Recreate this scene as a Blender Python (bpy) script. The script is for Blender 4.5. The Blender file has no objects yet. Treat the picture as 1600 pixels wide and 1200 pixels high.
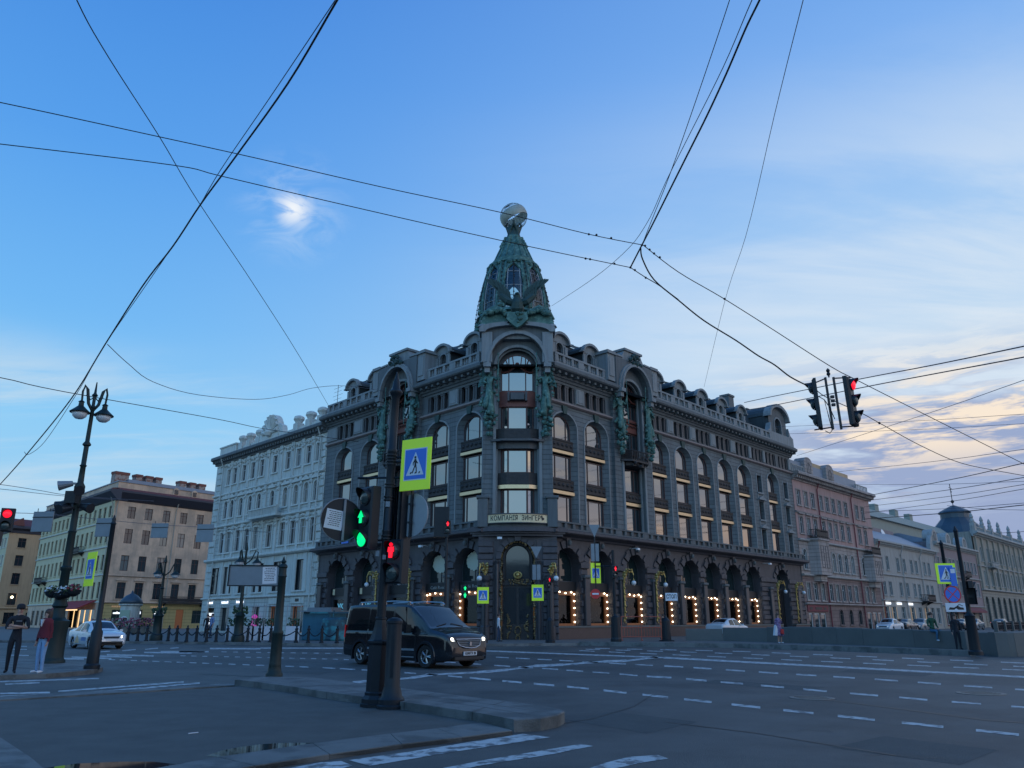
import bpy, bmesh, math, random
from mathutils import Matrix, Vector
R_ = math.radians
rnd = random.Random(7)
sc = bpy.context.scene
COL = sc.collection

# ---------------------------------------------------------------- camera
FPX = 1200.0
HC = 1.5
PITCH = math.atan(368 / 1200.0)
cd = bpy.data.cameras.new("camera")
cam = bpy.data.objects.new("camera", cd)
COL.objects.link(cam)
cd.sensor_width = 36.0
cd.lens = 36.0 * FPX / 1600.0
cd.clip_start = 0.1
cd.clip_end = 3000
cam.location = (0, 0, HC)
cam.rotation_euler = (R_(90) + PITCH, 0, 0)
sc.camera = cam

sc.view_settings.view_transform = 'Standard'
sc.view_settings.look = 'None'
sc.view_settings.exposure = 0.0
sc.view_settings.gamma = 1.0
sc.cycles.use_denoising = True
sc.cycles.max_bounces = 6
sc.cycles.diffuse_bounces = 3
sc.cycles.glossy_bounces = 4
sc.cycles.transparent_max_bounces = 8
sc.cycles.sample_clamp_indirect = 3.0

# ---------------------------------------------------------------- sky (world)
SUN_AZ = 82.0
SUN_EL = 2.0


def lin(c):
    return tuple((x / 255.0 / 12.92) if x / 255.0 < 0.04045 else (((x / 255.0 + 0.055) / 1.055) ** 2.4) for x in c)


class NT:
    """small helper to write node trees"""
    def __init__(s, tree):
        s.t = tree
        s.n = tree.nodes
        s.l = tree.links

    def new(s, typ, **k):
        n = s.n.new(typ)
        for a, b in k.items():
            setattr(n, a, b)
        return n

    def put(s, sock, v):
        if hasattr(v, 'is_linked') or isinstance(v, bpy.types.NodeSocket):
            s.l.new(v, sock)
        else:
            if isinstance(v, (tuple, list)) and len(v) == 3 and sock.type == 'RGBA':
                v = tuple(v) + (1,)
            sock.default_value = v

    def m(s, op, a, b=0.0, c=None, clamp=False):
        n = s.new('ShaderNodeMath', operation=op, use_clamp=clamp)
        s.put(n.inputs[0], a)
        s.put(n.inputs[1], b)
        if c is not None:
            s.put(n.inputs[2], c)
        return n.outputs[0]

    def vm(s, op, a, b=(0, 0, 0)):
        n = s.new('ShaderNodeVectorMath', operation=op)
        s.put(n.inputs[0], a)
        s.put(n.inputs[1], b)
        return n.outputs['Value'] if op in ('DOT_PRODUCT', 'LENGTH', 'DISTANCE') else n.outputs[0]

    def ramp(s, fac, stops, ease='LINEAR'):
        n = s.new('ShaderNodeValToRGB')
        cr = n.color_ramp
        cr.interpolation = ease
        while len(cr.elements) < len(stops):
            cr.elements.new(0.5)
        for e, (p, c) in zip(cr.elements, stops):
            e.position = p
            e.color = tuple(c) + (1,)
        s.put(n.inputs[0], fac)
        return n.outputs[0]

    def mix(s, f, a, b, mode='MIX'):
        n = s.new('ShaderNodeMix', data_type='RGBA', blend_type=mode)
        s.put(n.inputs[0], f)
        s.put(n.inputs[6], a)
        s.put(n.inputs[7], b)
        return n.outputs[2]

    def sm(s, v, a, b):
        n = s.new('ShaderNodeMapRange', interpolation_type='SMOOTHSTEP')
        s.put(n.inputs[0], v)
        n.inputs[1].default_value = a
        n.inputs[2].default_value = b
        return n.outputs[0]

    def noise(s, vec, scale, detail=4, rough=0.55, dist=0.0):
        n = s.new('ShaderNodeTexNoise')
        s.put(n.inputs['Vector'], vec)
        n.inputs['Scale'].default_value = scale
        n.inputs['Detail'].default_value = detail
        n.inputs['Roughness'].default_value = rough
        n.inputs['Distortion'].default_value = dist
        return n.outputs['Fac']


def pixdir(u, v):
    a = u - 800
    b = 600 - v
    d = Vector((a, FPX * math.cos(PITCH) - b * math.sin(PITCH), FPX * math.sin(PITCH) + b * math.cos(PITCH)))
    return d


world = bpy.data.worlds.new("World")
sc.world = world
world.use_nodes = True
w = NT(world.node_tree)
for n in list(w.n):
    w.n.remove(n)
tc = w.new('ShaderNodeTexCoord')
D = w.vm('NORMALIZE', tc.outputs['Generated'])
sep = w.new('ShaderNodeSeparateXYZ')
w.put(sep.inputs[0], D)
X, Y, Z = sep.outputs
sky = w.new('ShaderNodeTexSky')
sky.sky_type = 'NISHITA'
sky.sun_disc = False
sky.sun_elevation = R_(SUN_EL)
sky.sun_rotation = R_(SUN_AZ)
sky.air_density = 1.2
sky.dust_density = 0.6
sky.ozone_density = 2.5
# elevation in degrees / 90
el = w.m('DIVIDE', w.m('ARCSINE', Z), math.pi / 2)
hl = w.m('SQRT', w.m('ADD', w.m('MULTIPLY', X, X), w.m('MULTIPLY', Y, Y)))
sd = (math.sin(R_(SUN_AZ)), math.cos(R_(SUN_AZ)))
cosaz = w.m('DIVIDE', w.m('ADD', w.m('MULTIPLY', X, sd[0]), w.m('MULTIPLY', Y, sd[1])), w.m('MAXIMUM', hl, 0.001))
A = w.ramp(el, [(0.0, lin((150, 190, 220))), (0.06, lin((164, 210, 240))), (0.14, lin((142, 204, 246))), (0.22, lin((114, 184, 244))), (0.34, lin((88, 160, 236))),
                (0.5, lin((66, 134, 220))), (1.0, lin((66, 125, 196)))])
B = w.ramp(el, [(0.0, lin((165, 180, 208))), (0.1, lin((180, 203, 232))), (0.2, lin((190, 217, 241))), (0.3, lin((160, 200, 243))), (0.42, lin((122, 174, 239))),
                (0.55, lin((100, 154, 226))), (1.0, lin((66, 125, 196)))])
Cc = w.ramp(el, [(0.0, (1.3, 0.7, 0.3)), (0.07, (2.2, 1.4, 0.72)), (0.095, (0.98, 0.84, 0.76)), (0.13, (0.72, 0.70, 0.75)), (0.24, (0.58, 0.60, 0.70)), (0.38, (0.34, 0.42, 0.62)), (1.0, lin((50, 105, 190)))])
g = w.mix(w.sm(cosaz, -0.45, 0.72), A, B)
g = w.mix(w.sm(cosaz, 0.90, 0.985), g, Cc)
# thin clouds on a flat layer overhead
zz = w.m('ADD', w.m('MAXIMUM', Z, 0.0), 0.10)
cp = w.new('ShaderNodeCombineXYZ')
w.put(cp.inputs[0], w.m('DIVIDE', X, zz))
w.put(cp.inputs[1], w.m('DIVIDE', Y, zz))
P2 = cp.outputs[0]
mp = w.new('ShaderNodeMapping')
w.put(mp.inputs[0], P2)
mp.inputs['Rotation'].default_value = (0, 0, R_(-28))
mp.inputs['Scale'].default_value = (0.32, 1.0, 1)
mp.inputs['Location'].default_value = (1.3, 0.4, 0)
n1 = w.noise(mp.outputs[0], 1.15, 7, 0.6, 0.7)
n2 = w.noise(mp.outputs[0], 3.4, 8, 0.62, 0.9)
nn = w.m('ADD', w.m('MULTIPLY', n1, 0.65), w.m('MULTIPLY', n2, 0.35))
side = w.sm(cosaz, -0.1, 0.75)
veil = w.m('MULTIPLY', w.sm(nn, 0.38, 0.60), w.m('MULTIPLY', side, w.m('SUBTRACT', 1.0, w.sm(el, 0.20, 0.46))))
g = w.mix(w.m('MULTIPLY', veil, 0.85), g, lin((222, 233, 244)))
# wisps low on the left
wl = w.m('MULTIPLY', w.sm(nn, 0.40, 0.60), w.m('MULTIPLY', w.sm(cosaz, 0.0, -0.45), w.m('MULTIPLY', w.sm(el, 0.04, 0.10), w.m('SUBTRACT', 1.0, w.sm(el, 0.15, 0.21)))))
g = w.mix(w.m('MULTIPLY', wl, 0.85), g, lin((202, 222, 236)))
# heavier cloud bank, low on the right: grey-blue body with lit cream edges
lp = w.new('ShaderNodeCombineXYZ')
w.put(lp.inputs[0], w.m('MULTIPLY', w.m('ARCTAN2', X, Y), 2.2))
w.put(lp.inputs[1], w.m('MULTIPLY', el, 22.0))
mp3 = w.new('ShaderNodeMapping')
w.put(mp3.inputs[0], lp.outputs[0])
mp3.inputs['Rotation'].default_value = (0, 0, R_(-22))
mp3.inputs['Location'].default_value = (3.1, 1.7, 0)
b1 = w.noise(mp3.outputs[0], 1.25, 7, 0.58, 0.5)
b2 = w.noise(mp3.outputs[0], 4.0, 6, 0.6, 0.4)
bb = w.m('ADD', w.m('MULTIPLY', b1, 0.72), w.m('MULTIPLY', b2, 0.28))
top = w.m('SUBTRACT', 1.0, w.sm(el, 0.135, 0.215))
rside = w.sm(cosaz, 0.34, 0.54)
body = w.m('MULTIPLY', w.sm(bb, 0.38, 0.49), w.m('MULTIPLY', top, rside))
body2 = w.m('MULTIPLY', w.m('SUBTRACT', 1.0, w.sm(el, 0.085, 0.15)), w.sm(cosaz, 0.45, 0.66))
body = w.m('MAXIMUM', body, w.m('MULTIPLY', body2, 0.92))
body = w.m('MULTIPLY', body, w.m('SUBTRACT', 1.0, w.m('MULTIPLY', w.sm(cosaz, 0.76, 0.90), 0.5)))
litc = w.sm(b2, 0.46, 0.60)
ccol = w.mix(w.m('MULTIPLY', litc, w.sm(el, 0.075, 0.135)), lin((152, 168, 204)), lin((252, 234, 212)))
g = w.mix(w.m('MULTIPLY', body, 0.96), g, ccol)
# the one bright wisp over the left roofs
d0 = pixdir(458, 326).normalized()
dist = w.m('MULTIPLY', w.vm('DISTANCE', D, tuple(d0)), 1.0)
wn = w.noise(P2, 7.0, 5, 0.6, 1.5)
spot = w.m('MULTIPLY', w.m('SUBTRACT', 1.0, w.sm(dist, 0.0, 0.085)), w.sm(wn, 0.38, 0.62))
core = w.m('SUBTRACT', 1.0, w.sm(dist, 0.0, 0.03))
g = w.mix(w.m('MULTIPLY', spot, 0.35), g, lin((225, 238, 250)))
g = w.mix(w.m('MULTIPLY', w.m('MULTIPLY', core, w.sm(wn, 0.30, 0.50)), 0.95), g, lin((244, 248, 252)))
# the sky behind the camera, brightened and warm-tinted to lift the light on the facades
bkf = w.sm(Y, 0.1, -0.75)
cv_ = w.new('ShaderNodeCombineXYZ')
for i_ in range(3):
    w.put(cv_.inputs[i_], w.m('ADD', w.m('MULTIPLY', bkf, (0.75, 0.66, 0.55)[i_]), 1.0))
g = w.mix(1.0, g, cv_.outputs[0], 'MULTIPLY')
# below the horizon
g = w.mix(w.sm(Z, 0.0, -0.05), g, lin((95, 110, 130)))
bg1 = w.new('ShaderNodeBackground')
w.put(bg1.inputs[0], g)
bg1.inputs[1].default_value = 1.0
bg2 = w.new('ShaderNodeBackground')
w.put(bg2.inputs[0], sky.outputs[0])
bg2.inputs[1].default_value = 0.001
add = w.new('ShaderNodeAddShader')
w.l.new(bg1.outputs[0], add.inputs[0])
w.l.new(bg2.outputs[0], add.inputs[1])
wo = w.new('ShaderNodeOutputWorld')
w.l.new(add.outputs[0], wo.inputs[0])

# ---------------------------------------------------------------- the last low sun, very weak
sl = bpy.data.lights.new("sun", 'SUN')
sl.energy = 0.10
sl.angle = R_(14)
sl.color = (1.0, 0.80, 0.66)
so = bpy.data.objects.new("sun", sl)
COL.objects.link(so)
sv = Vector((math.sin(R_(112)), math.cos(R_(112)), math.tan(R_(7))))
so.rotation_euler = (-sv).to_track_quat('-Z', 'Y').to_euler()
so.location = (60, 20, 60)

# ================================================================ helpers
def G(u, v, z=0.0):
    """ground point (height z) seen at photo pixel u,v"""
    d = pixdir(u, v)
    t = (z - HC) / d.z
    return Vector((d.x * t, d.y * t, z))


def AT(u, v, y):
    d = pixdir(u, v)
    t = y / d.y
    return Vector((d.x * t, y, HC + d.z * t))


def T(x=0, y=0, z=0):
    return Matrix.Translation((x, y, z))


def RZ(deg):
    return Matrix.Rotation(R_(deg), 4, 'Z')


def RX(deg):
    return Matrix.Rotation(R_(deg), 4, 'X')


def RY(deg):
    return Matrix.Rotation(R_(deg), 4, 'Y')


class MB:
    def __init__(s):
        s.v = []
        s.f = []
        s.m = []
        s.X = None
        s.mi = 0

    def add(s, vs, fs, mi=None):
        b = len(s.v)
        if s.X is not None:
            vs = [s.X @ Vector(p) for p in vs]
        s.v += [tuple(p) for p in vs]
        s.f += [tuple(b + i for i in f) for f in fs]
        s.m += [s.mi if mi is None else mi] * len(fs)
        return s

    def box(s, x0, x1, y0, y1, z0, z1, mi=None):
        return s.add([(x0, y0, z0), (x1, y0, z0), (x1, y1, z0), (x0, y1, z0), (x0, y0, z1), (x1, y0, z1), (x1, y1, z1), (x0, y1, z1)],
                     [(0, 3, 2, 1), (4, 5, 6, 7), (0, 1, 5, 4), (1, 2, 6, 5), (2, 3, 7, 6), (3, 0, 4, 7)], mi)

    def cbox(s, c, d, mi=None):
        return s.box(c[0] - d[0] / 2, c[0] + d[0] / 2, c[1] - d[1] / 2, c[1] + d[1] / 2, c[2] - d[2] / 2, c[2] + d[2] / 2, mi)

    def bbox(s, x0, x1, y0, y1, z0, z1, b=0.02, mi=None):
        """box with chamfered front and side edges (towards -y)"""
        vs = []
        for (y, i) in ((y1, 0), (y0 + b, 0), (y0, b)):
            vs += [(x0 + i, y, z0 + i), (x1 - i, y, z0 + i), (x1 - i, y, z1 - i), (x0 + i, y, z1 - i)]
        fs = [(8, 9, 10, 11)]
        for r in (0, 4):
            for k in range(4):
                fs.append((r + k, r + (k + 1) % 4, r + 4 + (k + 1) % 4, r + 4 + k))
        return s.add(vs, fs, mi)

    def prism(s, pts, y0, y1, mi=None, ax='y', caps=True):
        """polygon in the plane across ax, extruded along ax"""
        n = len(pts)

        def P(a, b, c):
            return (a, c, b) if ax == 'y' else ((c, a, b) if ax == 'x' else (a, b, c))
        vs = [P(a, b, y0) for a, b in pts] + [P(a, b, y1) for a, b in pts]
        fs = [(i, (i + 1) % n, n + (i + 1) % n, n + i) for i in range(n)]
        if caps:
            fs += [tuple(range(n - 1, -1, -1)), tuple(range(n, 2 * n))]
        return s.add(vs, fs, mi)

    def lathe(s, prof, n=16, c=(0, 0, 0), mi=None, a0=0.0, sx=1.0, sy=1.0, caps=True):
        vs = []
        for r, z in prof:
            for k in range(n):
                a = a0 + 2 * math.pi * k / n
                vs.append((c[0] + r * sx * math.cos(a), c[1] + r * sy * math.sin(a), c[2] + z))
        fs = []
        for j in range(len(prof) - 1):
            for k in range(n):
                fs.append((j * n + k, j * n + (k + 1) % n, (j + 1) * n + (k + 1) % n, (j + 1) * n + k))
        if caps:
            fs.append(tuple(range(n - 1, -1, -1)))
            fs.append(tuple(range((len(prof) - 1) * n, len(prof) * n)))
        return s.add(vs, fs, mi)

    def ball(s, c, r, n=10, mi=None, sz=1.0):
        m = max(4, n // 2)
        pr = [(r * max(0.02, math.sin(math.pi * i / m)), -r * sz * math.cos(math.pi * i / m)) for i in range(m + 1)]
        return s.lathe(pr, n, c, mi)

    def tube(s, pts, r, n=6, mi=None, close=False):
        pts = [Vector(p) for p in pts]
        N = len(pts)
        rr = r if isinstance(r, (list, tuple)) else [r] * N
        vs = []
        up = Vector((0, 0, 1))
        for i, p in enumerate(pts):
            if close:
                d = pts[(i + 1) % N] - pts[i - 1]
            else:
                d = pts[min(i + 1, N - 1)] - pts[max(i - 1, 0)]
            if d.length < 1e-9:
                d = Vector((0, 0, 1))
            d.normalize()
            a = d.cross(up)
            if a.length < 0.15:
                a = d.cross(Vector((0, 1, 0)))
                if a.length < 0.15:
                    a = d.cross(Vector((1, 0, 0)))
            a.normalize()
            b = d.cross(a)
            for k in range(n):
                t = 2 * math.pi * k / n
                vs.append(p + (a * math.cos(t) + b * math.sin(t)) * rr[i])
        fs = []
        for j in range(N if close else N - 1):
            j2 = (j + 1) % N
            for k in range(n):
                fs.append((j * n + k, j * n + (k + 1) % n, j2 * n + (k + 1) % n, j2 * n + k))
        if not close:
            fs += [tuple(range(n - 1, -1, -1)), tuple(range((N - 1) * n, N * n))]
        return s.add(vs, fs, mi)

    def quad(s, a, b, c, d, mi=None):
        return s.add([a, b, c, d], [(0, 1, 2, 3)], mi)

    def mesh(s, name, mats, smooth=False, auto=None):
        me = bpy.data.meshes.new(name)
        me.from_pydata(s.v, [], s.f)
        for m_ in (mats if isinstance(mats, (list, tuple)) else [mats]):
            me.materials.append(MAT[m_] if isinstance(m_, str) else m_)
        for p, mi in zip(me.polygons, s.m):
            p.material_index = mi
        bm = bmesh.new()
        bm.from_mesh(me)
        bmesh.ops.recalc_face_normals(bm, faces=bm.faces)
        if auto is not None:
            bmesh.ops.remove_doubles(bm, verts=bm.verts, dist=1e-5)
            for f in bm.faces:
                f.smooth = True
            for e in bm.edges:
                if len(e.link_faces) == 2 and e.calc_face_angle(0) > R_(auto):
                    e.smooth = False
        elif smooth:
            for f in bm.faces:
                f.smooth = True
        bm.to_mesh(me)
        bm.free()
        return me

    def build(s, name, mats, parent=None, frame=None, smooth=False, auto=None):
        return obj(name, s.mesh(name, mats, smooth, auto), parent, frame)


def obj(name, me, parent=None, frame=None):
    o = bpy.data.objects.new(name, me)
    COL.objects.link(o)
    if parent is not None:
        o.parent = parent
    if frame is not None:
        o.matrix_basis = frame
    return o


def tag(o, label=None, cat=None, group=None, kind=None):
    if label:
        o['label'] = label
    if cat:
        o['category'] = cat
    if group:
        o['group'] = group
    if kind:
        o['kind'] = kind
    return o


def thing(name, label, cat, M=None, group=None):
    o = bpy.data.objects.new(name, None)
    COL.objects.link(o)
    o.empty_display_size = 0.2
    if M is not None:
        o.matrix_basis = M
    return tag(o, label, cat, group)


def kids(o):
    return list(o.children)


def dup(o, M=None, label=None, parent=None, group=None):
    c = o.copy()
    COL.objects.link(c)
    if parent is not None:
        c.parent = parent
    if M is not None:
        c.matrix_basis = M
    if label:
        c['label'] = label
    if group:
        c['group'] = group
    for ch in kids(o):
        dup(ch, None, None, c)
    return c


def arc(x0, x1, zs, rise, n=14):
    """arch line from (x0,zs) over to (x1,zs)"""
    xm = (x0 + x1) / 2
    h = (x1 - x0) / 2
    return [(xm - h * math.cos(math.pi * i / n), zs + rise * math.sin(math.pi * i / n)) for i in range(n + 1)]


def outline(xa, xb, za, zb, rise=0, n=14):
    if rise > 0:
        return [(xa, za), ] + arc(xa, xb, zb - rise, rise, n) + [(xb, za)]
    return [(xa, za), (xa, zb), (xb, zb), (xb, za)]


def wall(mb, x0, x1, z0, z1, y, ops, dep, mi=None, mir=None):
    xs = {x0, x1}
    zs = {z0, z1}
    for (xa, xb, za, zb, rise) in [o_[:5] for o_ in ops]:
        xs |= {xa, xb}
        zs |= {za, zb}
        if rise > 0:
            zs.add(zb - rise)
    xs = sorted(a for a in xs if x0 - 1e-6 <= a <= x1 + 1e-6)
    zs = sorted(a for a in zs if z0 - 1e-6 <= a <= z1 + 1e-6)
    for i in range(len(xs) - 1):
        for j in range(len(zs) - 1):
            cx = (xs[i] + xs[i + 1]) / 2
            cz = (zs[j] + zs[j + 1]) / 2
            if any(o[0] < cx < o[1] and o[2] < cz < o[3] for o in ops):
                continue
            mb.quad((xs[i], y, zs[j]), (xs[i + 1], y, zs[j]), (xs[i + 1], y, zs[j + 1]), (xs[i], y, zs[j + 1]), mi)
    for op_ in ops:
        xa, xb, za, zb, rise = op_[:5]
        sp_ = op_[5] if len(op_) > 5 else 0.0
        if rise > 0:
            a = arc(xa, xb, zb - rise, rise)
            for k in range(len(a) - 1):
                mb.quad((a[k][0], y, a[k][1]), (a[k + 1][0], y, a[k + 1][1]), (a[k + 1][0], y, zb), (a[k][0], y, zb), mi)
        ol = outline(xa, xb, za, zb, rise)
        il = outline(xa + sp_, xb - sp_, za, zb - sp_ * 0.6, rise * (xb - xa - 2 * sp_) / (xb - xa)) if sp_ else ol
        for k in range(len(ol)):
            p, q = ol[k], ol[(k + 1) % len(ol)]
            p2_, q2_ = il[k], il[(k + 1) % len(ol)]
            mb.quad((p[0], y, p[1]), (q[0], y, q[1]), (q2_[0], y + dep, q2_[1]), (p2_[0], y + dep, p2_[1]), mir if mir is not None else mi)
    return mb


def band(mb, xa, xb, za, zb, rise, wd, y0, y1, mi=None, sides=True, bottom=False):
    """a frame band of width wd round an opening, from y0 (front) to y1"""
    n = 14
    if rise > 0:
        i_ = arc(xa, xb, zb - rise, rise, n)
        o_ = arc(xa - wd, xb + wd, zb - rise, rise + wd, n)
        if sides:
            i_ = [(xa, za)] + i_ + [(xb, za)]
            o_ = [(xa - wd, za)] + o_ + [(xb + wd, za)]
    else:
        i_ = [(xa, za), (xa, zb), (xb, zb), (xb, za)]
        o_ = [(xa - wd, za), (xa - wd, zb + wd), (xb + wd, zb + wd), (xb + wd, za)]
    for k in range(len(i_) - 1):
        a, b, c, d = i_[k], i_[k + 1], o_[k + 1], o_[k]
        mb.quad((a[0], y0, a[1]), (b[0], y0, b[1]), (c[0], y0, c[1]), (d[0], y0, d[1]), mi)
        mb.quad((d[0], y0, d[1]), (c[0], y0, c[1]), (c[0], y1, c[1]), (d[0], y1, d[1]), mi)
        mb.quad((a[0], y0, a[1]), (b[0], y0, b[1]), (b[0], y1, b[1]), (a[0], y1, a[1]), mi)
    for k in (0, -1):
        a, d = i_[k], o_[k]
        mb.quad((a[0], y0, a[1]), (d[0], y0, d[1]), (d[0], y1, d[1]), (a[0], y1, a[1]), mi)
    return mb


WC = {}


def win_meshes(wd, ht, rise, mull, trans, fr, glass, fmat, dp=0.10):
    key = (round(wd, 3), round(ht, 3), round(rise, 3), tuple(mull), tuple(trans), fr, glass, fmat)
    if key in WC:
        return WC[key]
    g_ = MB()
    g_.prism(outline(0, wd, 0, ht, rise), dp * 0.5, dp * 0.5 + 0.02)
    f = MB()
    band(f, fr, wd - fr, fr, ht - fr, max(0, rise - fr) if rise > 0 else 0, fr, 0.0, dp)
    f.box(0, wd, 0.0, dp, 0, fr)

    def top(x):
        if rise <= 0:
            return ht
        t = (x - wd / 2) / (wd / 2)
        return ht - rise + rise * math.sqrt(max(0.0, 1 - t * t))
    for mx in mull:
        x = mx * wd
        f.box(x - fr / 2, x + fr / 2, 0.01, dp * 0.9, fr, top(x) - fr * 0.5)
    for tz in trans:
        f.box(fr, wd - fr, 0.015, dp * 0.85, tz * ht - fr / 2, tz * ht + fr / 2)
    WC[key] = (g_.mesh('window', [glass]), f.mesh('frame', [fmat]))
    return WC[key]


def window(parent, frame, x, z, y, wd, ht, rise=0, mull=(), trans=(), fr=0.07, glass='glass', fmat='dark_wood', name='window'):
    gm, fm = win_meshes(wd, ht, rise, mull, trans, fr, glass, fmat)
    o = obj(name, gm, parent, frame @ T(x, y, z))
    obj('frame', fm, o)
    return o


def text_mesh(s, size, mat, depth=0.01, font_w=None, spacing=1.0, bold=0.0):
    cu = bpy.data.curves.new('lettering', 'FONT')
    cu.body = s
    cu.size = size
    cu.extrude = depth
    cu.offset = bold
    cu.align_x = 'CENTER'
    cu.align_y = 'CENTER'
    cu.space_character = spacing
    cu.resolution_u = 3
    o = bpy.data.objects.new('tmp', cu)
    COL.objects.link(o)
    dg = bpy.context.evaluated_depsgraph_get()
    me = bpy.data.meshes.new_from_object(o.evaluated_get(dg))
    bpy.data.objects.remove(o)
    me.materials.clear()
    me.materials.append(MAT[mat])
    return me


def text(s, size, mat, parent, frame, depth=0.01, width=None, spacing=1.0, bold=0.0, name='lettering'):
    """upright lettering in the local xz plane, facing -y"""
    me = text_mesh(s, size, mat, depth, None, spacing, bold)
    if width:
        xs = [v.co.x for v in me.vertices]
        k = width / (max(xs) - min(xs))
        for v in me.vertices:
            v.co.x *= k
    return obj(name, me, parent, frame @ RX(90))


def skin(joints, edges, mat_of=None, sub=1, root=0):
    """continuous surface over a skeleton: joints [(x,y,z,r) or (x,y,z,rx,ry)], edges [(i,j,mat)]"""
    me = bpy.data.meshes.new('body')
    me.from_pydata([j[:3] for j in joints], [e[:2] for e in edges], [])
    o = bpy.data.objects.new('tmp', me)
    COL.objects.link(o)
    md = o.modifiers.new('s', 'SKIN')
    md.branch_smoothing = 0.6
    md.use_smooth_shade = True
    for i, j in enumerate(joints):
        sv_ = me.skin_vertices[0].data[i]
        sv_.radius = (j[3], j[4] if len(j) > 4 else j[3])
        sv_.use_root = (i == root)
    if sub:
        o.modifiers.new('b', 'SUBSURF').render_levels = sub
        o.modifiers['b'].levels = sub
    dg = bpy.context.evaluated_depsgraph_get()
    out = bpy.data.meshes.new_from_object(o.evaluated_get(dg))
    bpy.data.objects.remove(o)
    for p in out.polygons:
        p.use_smooth = True
    if len(edges[0]) > 2:
        mats = []
        for e in edges:
            if e[2] not in mats:
                mats.append(e[2])
        out.materials.clear()
        for m_ in mats:
            out.materials.append(MAT[m_])
        segs = [(Vector(joints[e[0]][:3]), Vector(joints[e[1]][:3]), mats.index(e[2]), (joints[e[0]][3] + joints[e[1]][3]) / 2) for e in edges]
        for p in out.polygons:
            c = p.center
            best = (9e9, 0)
            for a, b, mi, r in segs:
                ab = b - a
                t = max(0, min(1, (c - a).dot(ab) / max(1e-9, ab.dot(ab))))
                d_ = (c - (a + ab * t)).length - r * 0.9
                if d_ < best[0]:
                    best = (d_, mi)
            p.material_index = best[1]
    return out


# ================================================================ materials
MAT = {}


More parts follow.
